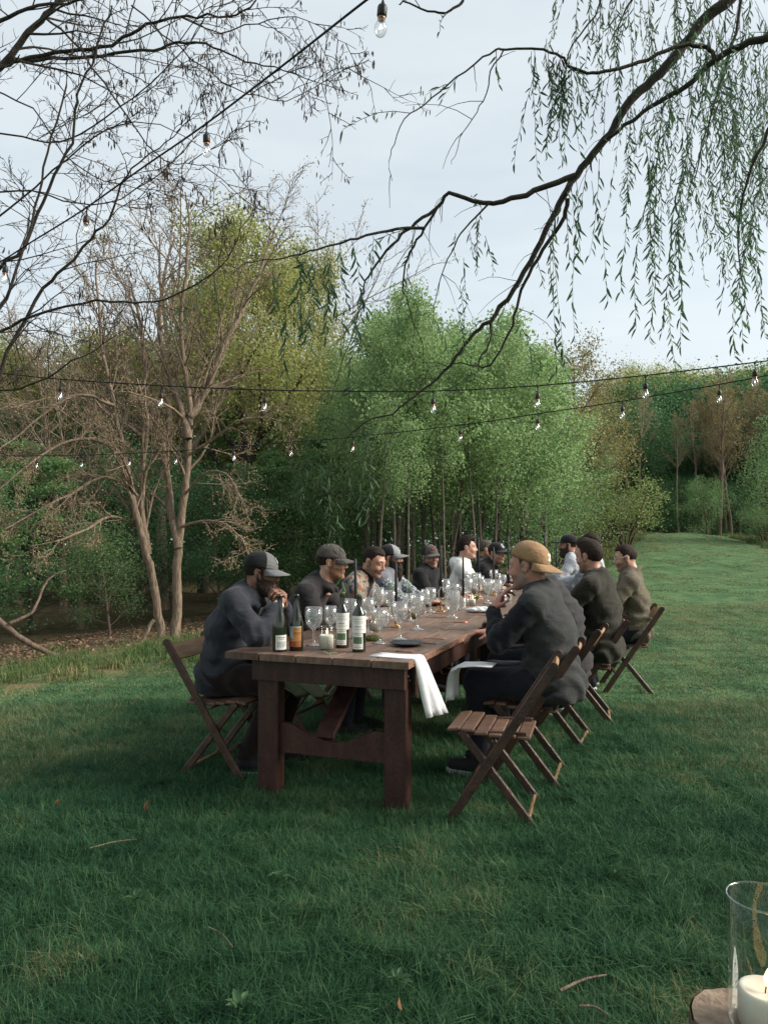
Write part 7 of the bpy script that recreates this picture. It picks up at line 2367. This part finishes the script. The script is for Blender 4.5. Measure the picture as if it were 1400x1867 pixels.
for i, (a, b, r_, lab) in enumerate((((1020, 1806), (1105, 1777), .005, 'broken twig on the grass near the bottom right'), ((1056, 1834), (1108, 1850), .004, 'short dead twig just below the longer one'),
                                     ((380, 1690), (425, 1727), .0025, 'thin curved twig on the grass at lower left'), ((165, 1546), (250, 1530), .0025, 'thin straight twig on the grass at left'))):
    p, q = ground_pt(*a, .06), ground_pt(*b, .06); mid = (p + q) / 2 + Vector((.004, .006, .006))
    P = catmull([tuple(p), tuple(mid), tuple(q)], 5); v, f = tubes_np([(P, np.linspace(r_, r_ * .5, len(P)))], 7)
    o = link('twig', mesh_np('twig', v, f, smooth=True), None, B_grey); tag(o, lab, 'twig', 'twigs on the lawn')

# broad-leaved weeds among the grass
M_weed = leafmat('weed_leaf', (.04, .10, .045), (.06, .13, .055), (.08, .15, .065), .3)
for i, (px, py) in enumerate(((437, 1838), (1128, 1590), (725, 1790), (510, 1600), (250, 1640))):
    p = ground_pt(px, py, .05); rng = np.random.RandomState(i + 40); n_ = rng.randint(7, 13)
    a = np.arange(n_) * 2.4 + rng.uniform(0, 6); D = np.stack([np.cos(a), np.sin(a), rng.uniform(.2, 1.1, n_)], 1)
    L = rng.uniform(.025, .05, n_); v, f = leaves_np(D * .008, D, L, L * .55, rng, flat=4, hexa=True, curl=.2)
    st_, sf = tubes_np([(np.array([[0, 0, -.05], [0, 0, -.02], [0, 0, .004]]), np.array([.003, .003, .002]))], 5)
    w_ = empty('weed_plant', p); tag(w_, 'small broad-leaved weed growing in the lawn', 'weed', 'broad-leaved weeds in the lawn')
    link('leaves', mesh_np('leaves', v, f), w_, M_weed); link('stem', mesh_np('stem', st_, sf), w_, M_weed)

# ------------------------------------------------------------ hurricane candle on a log stump, bottom right
cc = at(1391, 1637, 1.58)           # centre of the rim
HZ = cc.z - .262
st = empty('log_stump', (cc.x - .01, cc.y + .01, 0)); st.location.z = gz(cc.x, cc.y); tag(st, 'sawn log stump under the large glass candle at bottom right', 'stump')
hs = HZ - .002 - st.location.z
g = MB(); n = 40; vs, fs = [], []
rs = random.Random(8); rad = [.135 * (1 + .05 * math.sin(3 * a + 1) + rs.uniform(-.025, .025)) for a in [2 * math.pi * k / n for k in range(n)]]
for z, m_ in ((-.05, 1.08), (.1, 1.02), (hs - .02, 1.0), (hs, .985)):
    for k in range(n):
        a = 2 * math.pi * k / n; vs.append((rad[k] * m_ * math.cos(a), rad[k] * m_ * math.sin(a), z + (rs.uniform(-.004, .004) if z > .2 else 0)))
for i in range(3):
    for k in range(n): fs.append([i * n + k, i * n + (k + 1) % n, (i + 1) * n + (k + 1) % n, (i + 1) * n + k])
link('bark', mesh_np('bark', vs, fs), st, B_mid)
vs = [(rad[k] * .955 * math.cos(2 * math.pi * k / n), rad[k] * .955 * math.sin(2 * math.pi * k / n), hs - .001) for k in range(n)]
g = MB(); g.add([(v_[0], v_[1], v_[2] - .012) for v_ in vs] + vs, [list(range(n, 2 * n))] + [[k, (k + 1) % n, n + (k + 1) % n, n + k] for k in range(n)])
g.build('cut_face', pmat('log_cut_face', (.33, .25, .18), (.20, .14, .10), scale=30, rough=.85, bump=.5, bscale=60), st)
hurricane(Vector((cc.x, cc.y, HZ)), .072, .262, .078, .053, 'tall clear glass cylinder with a lit white pillar candle on the stump', lean=.9, fl=.06)
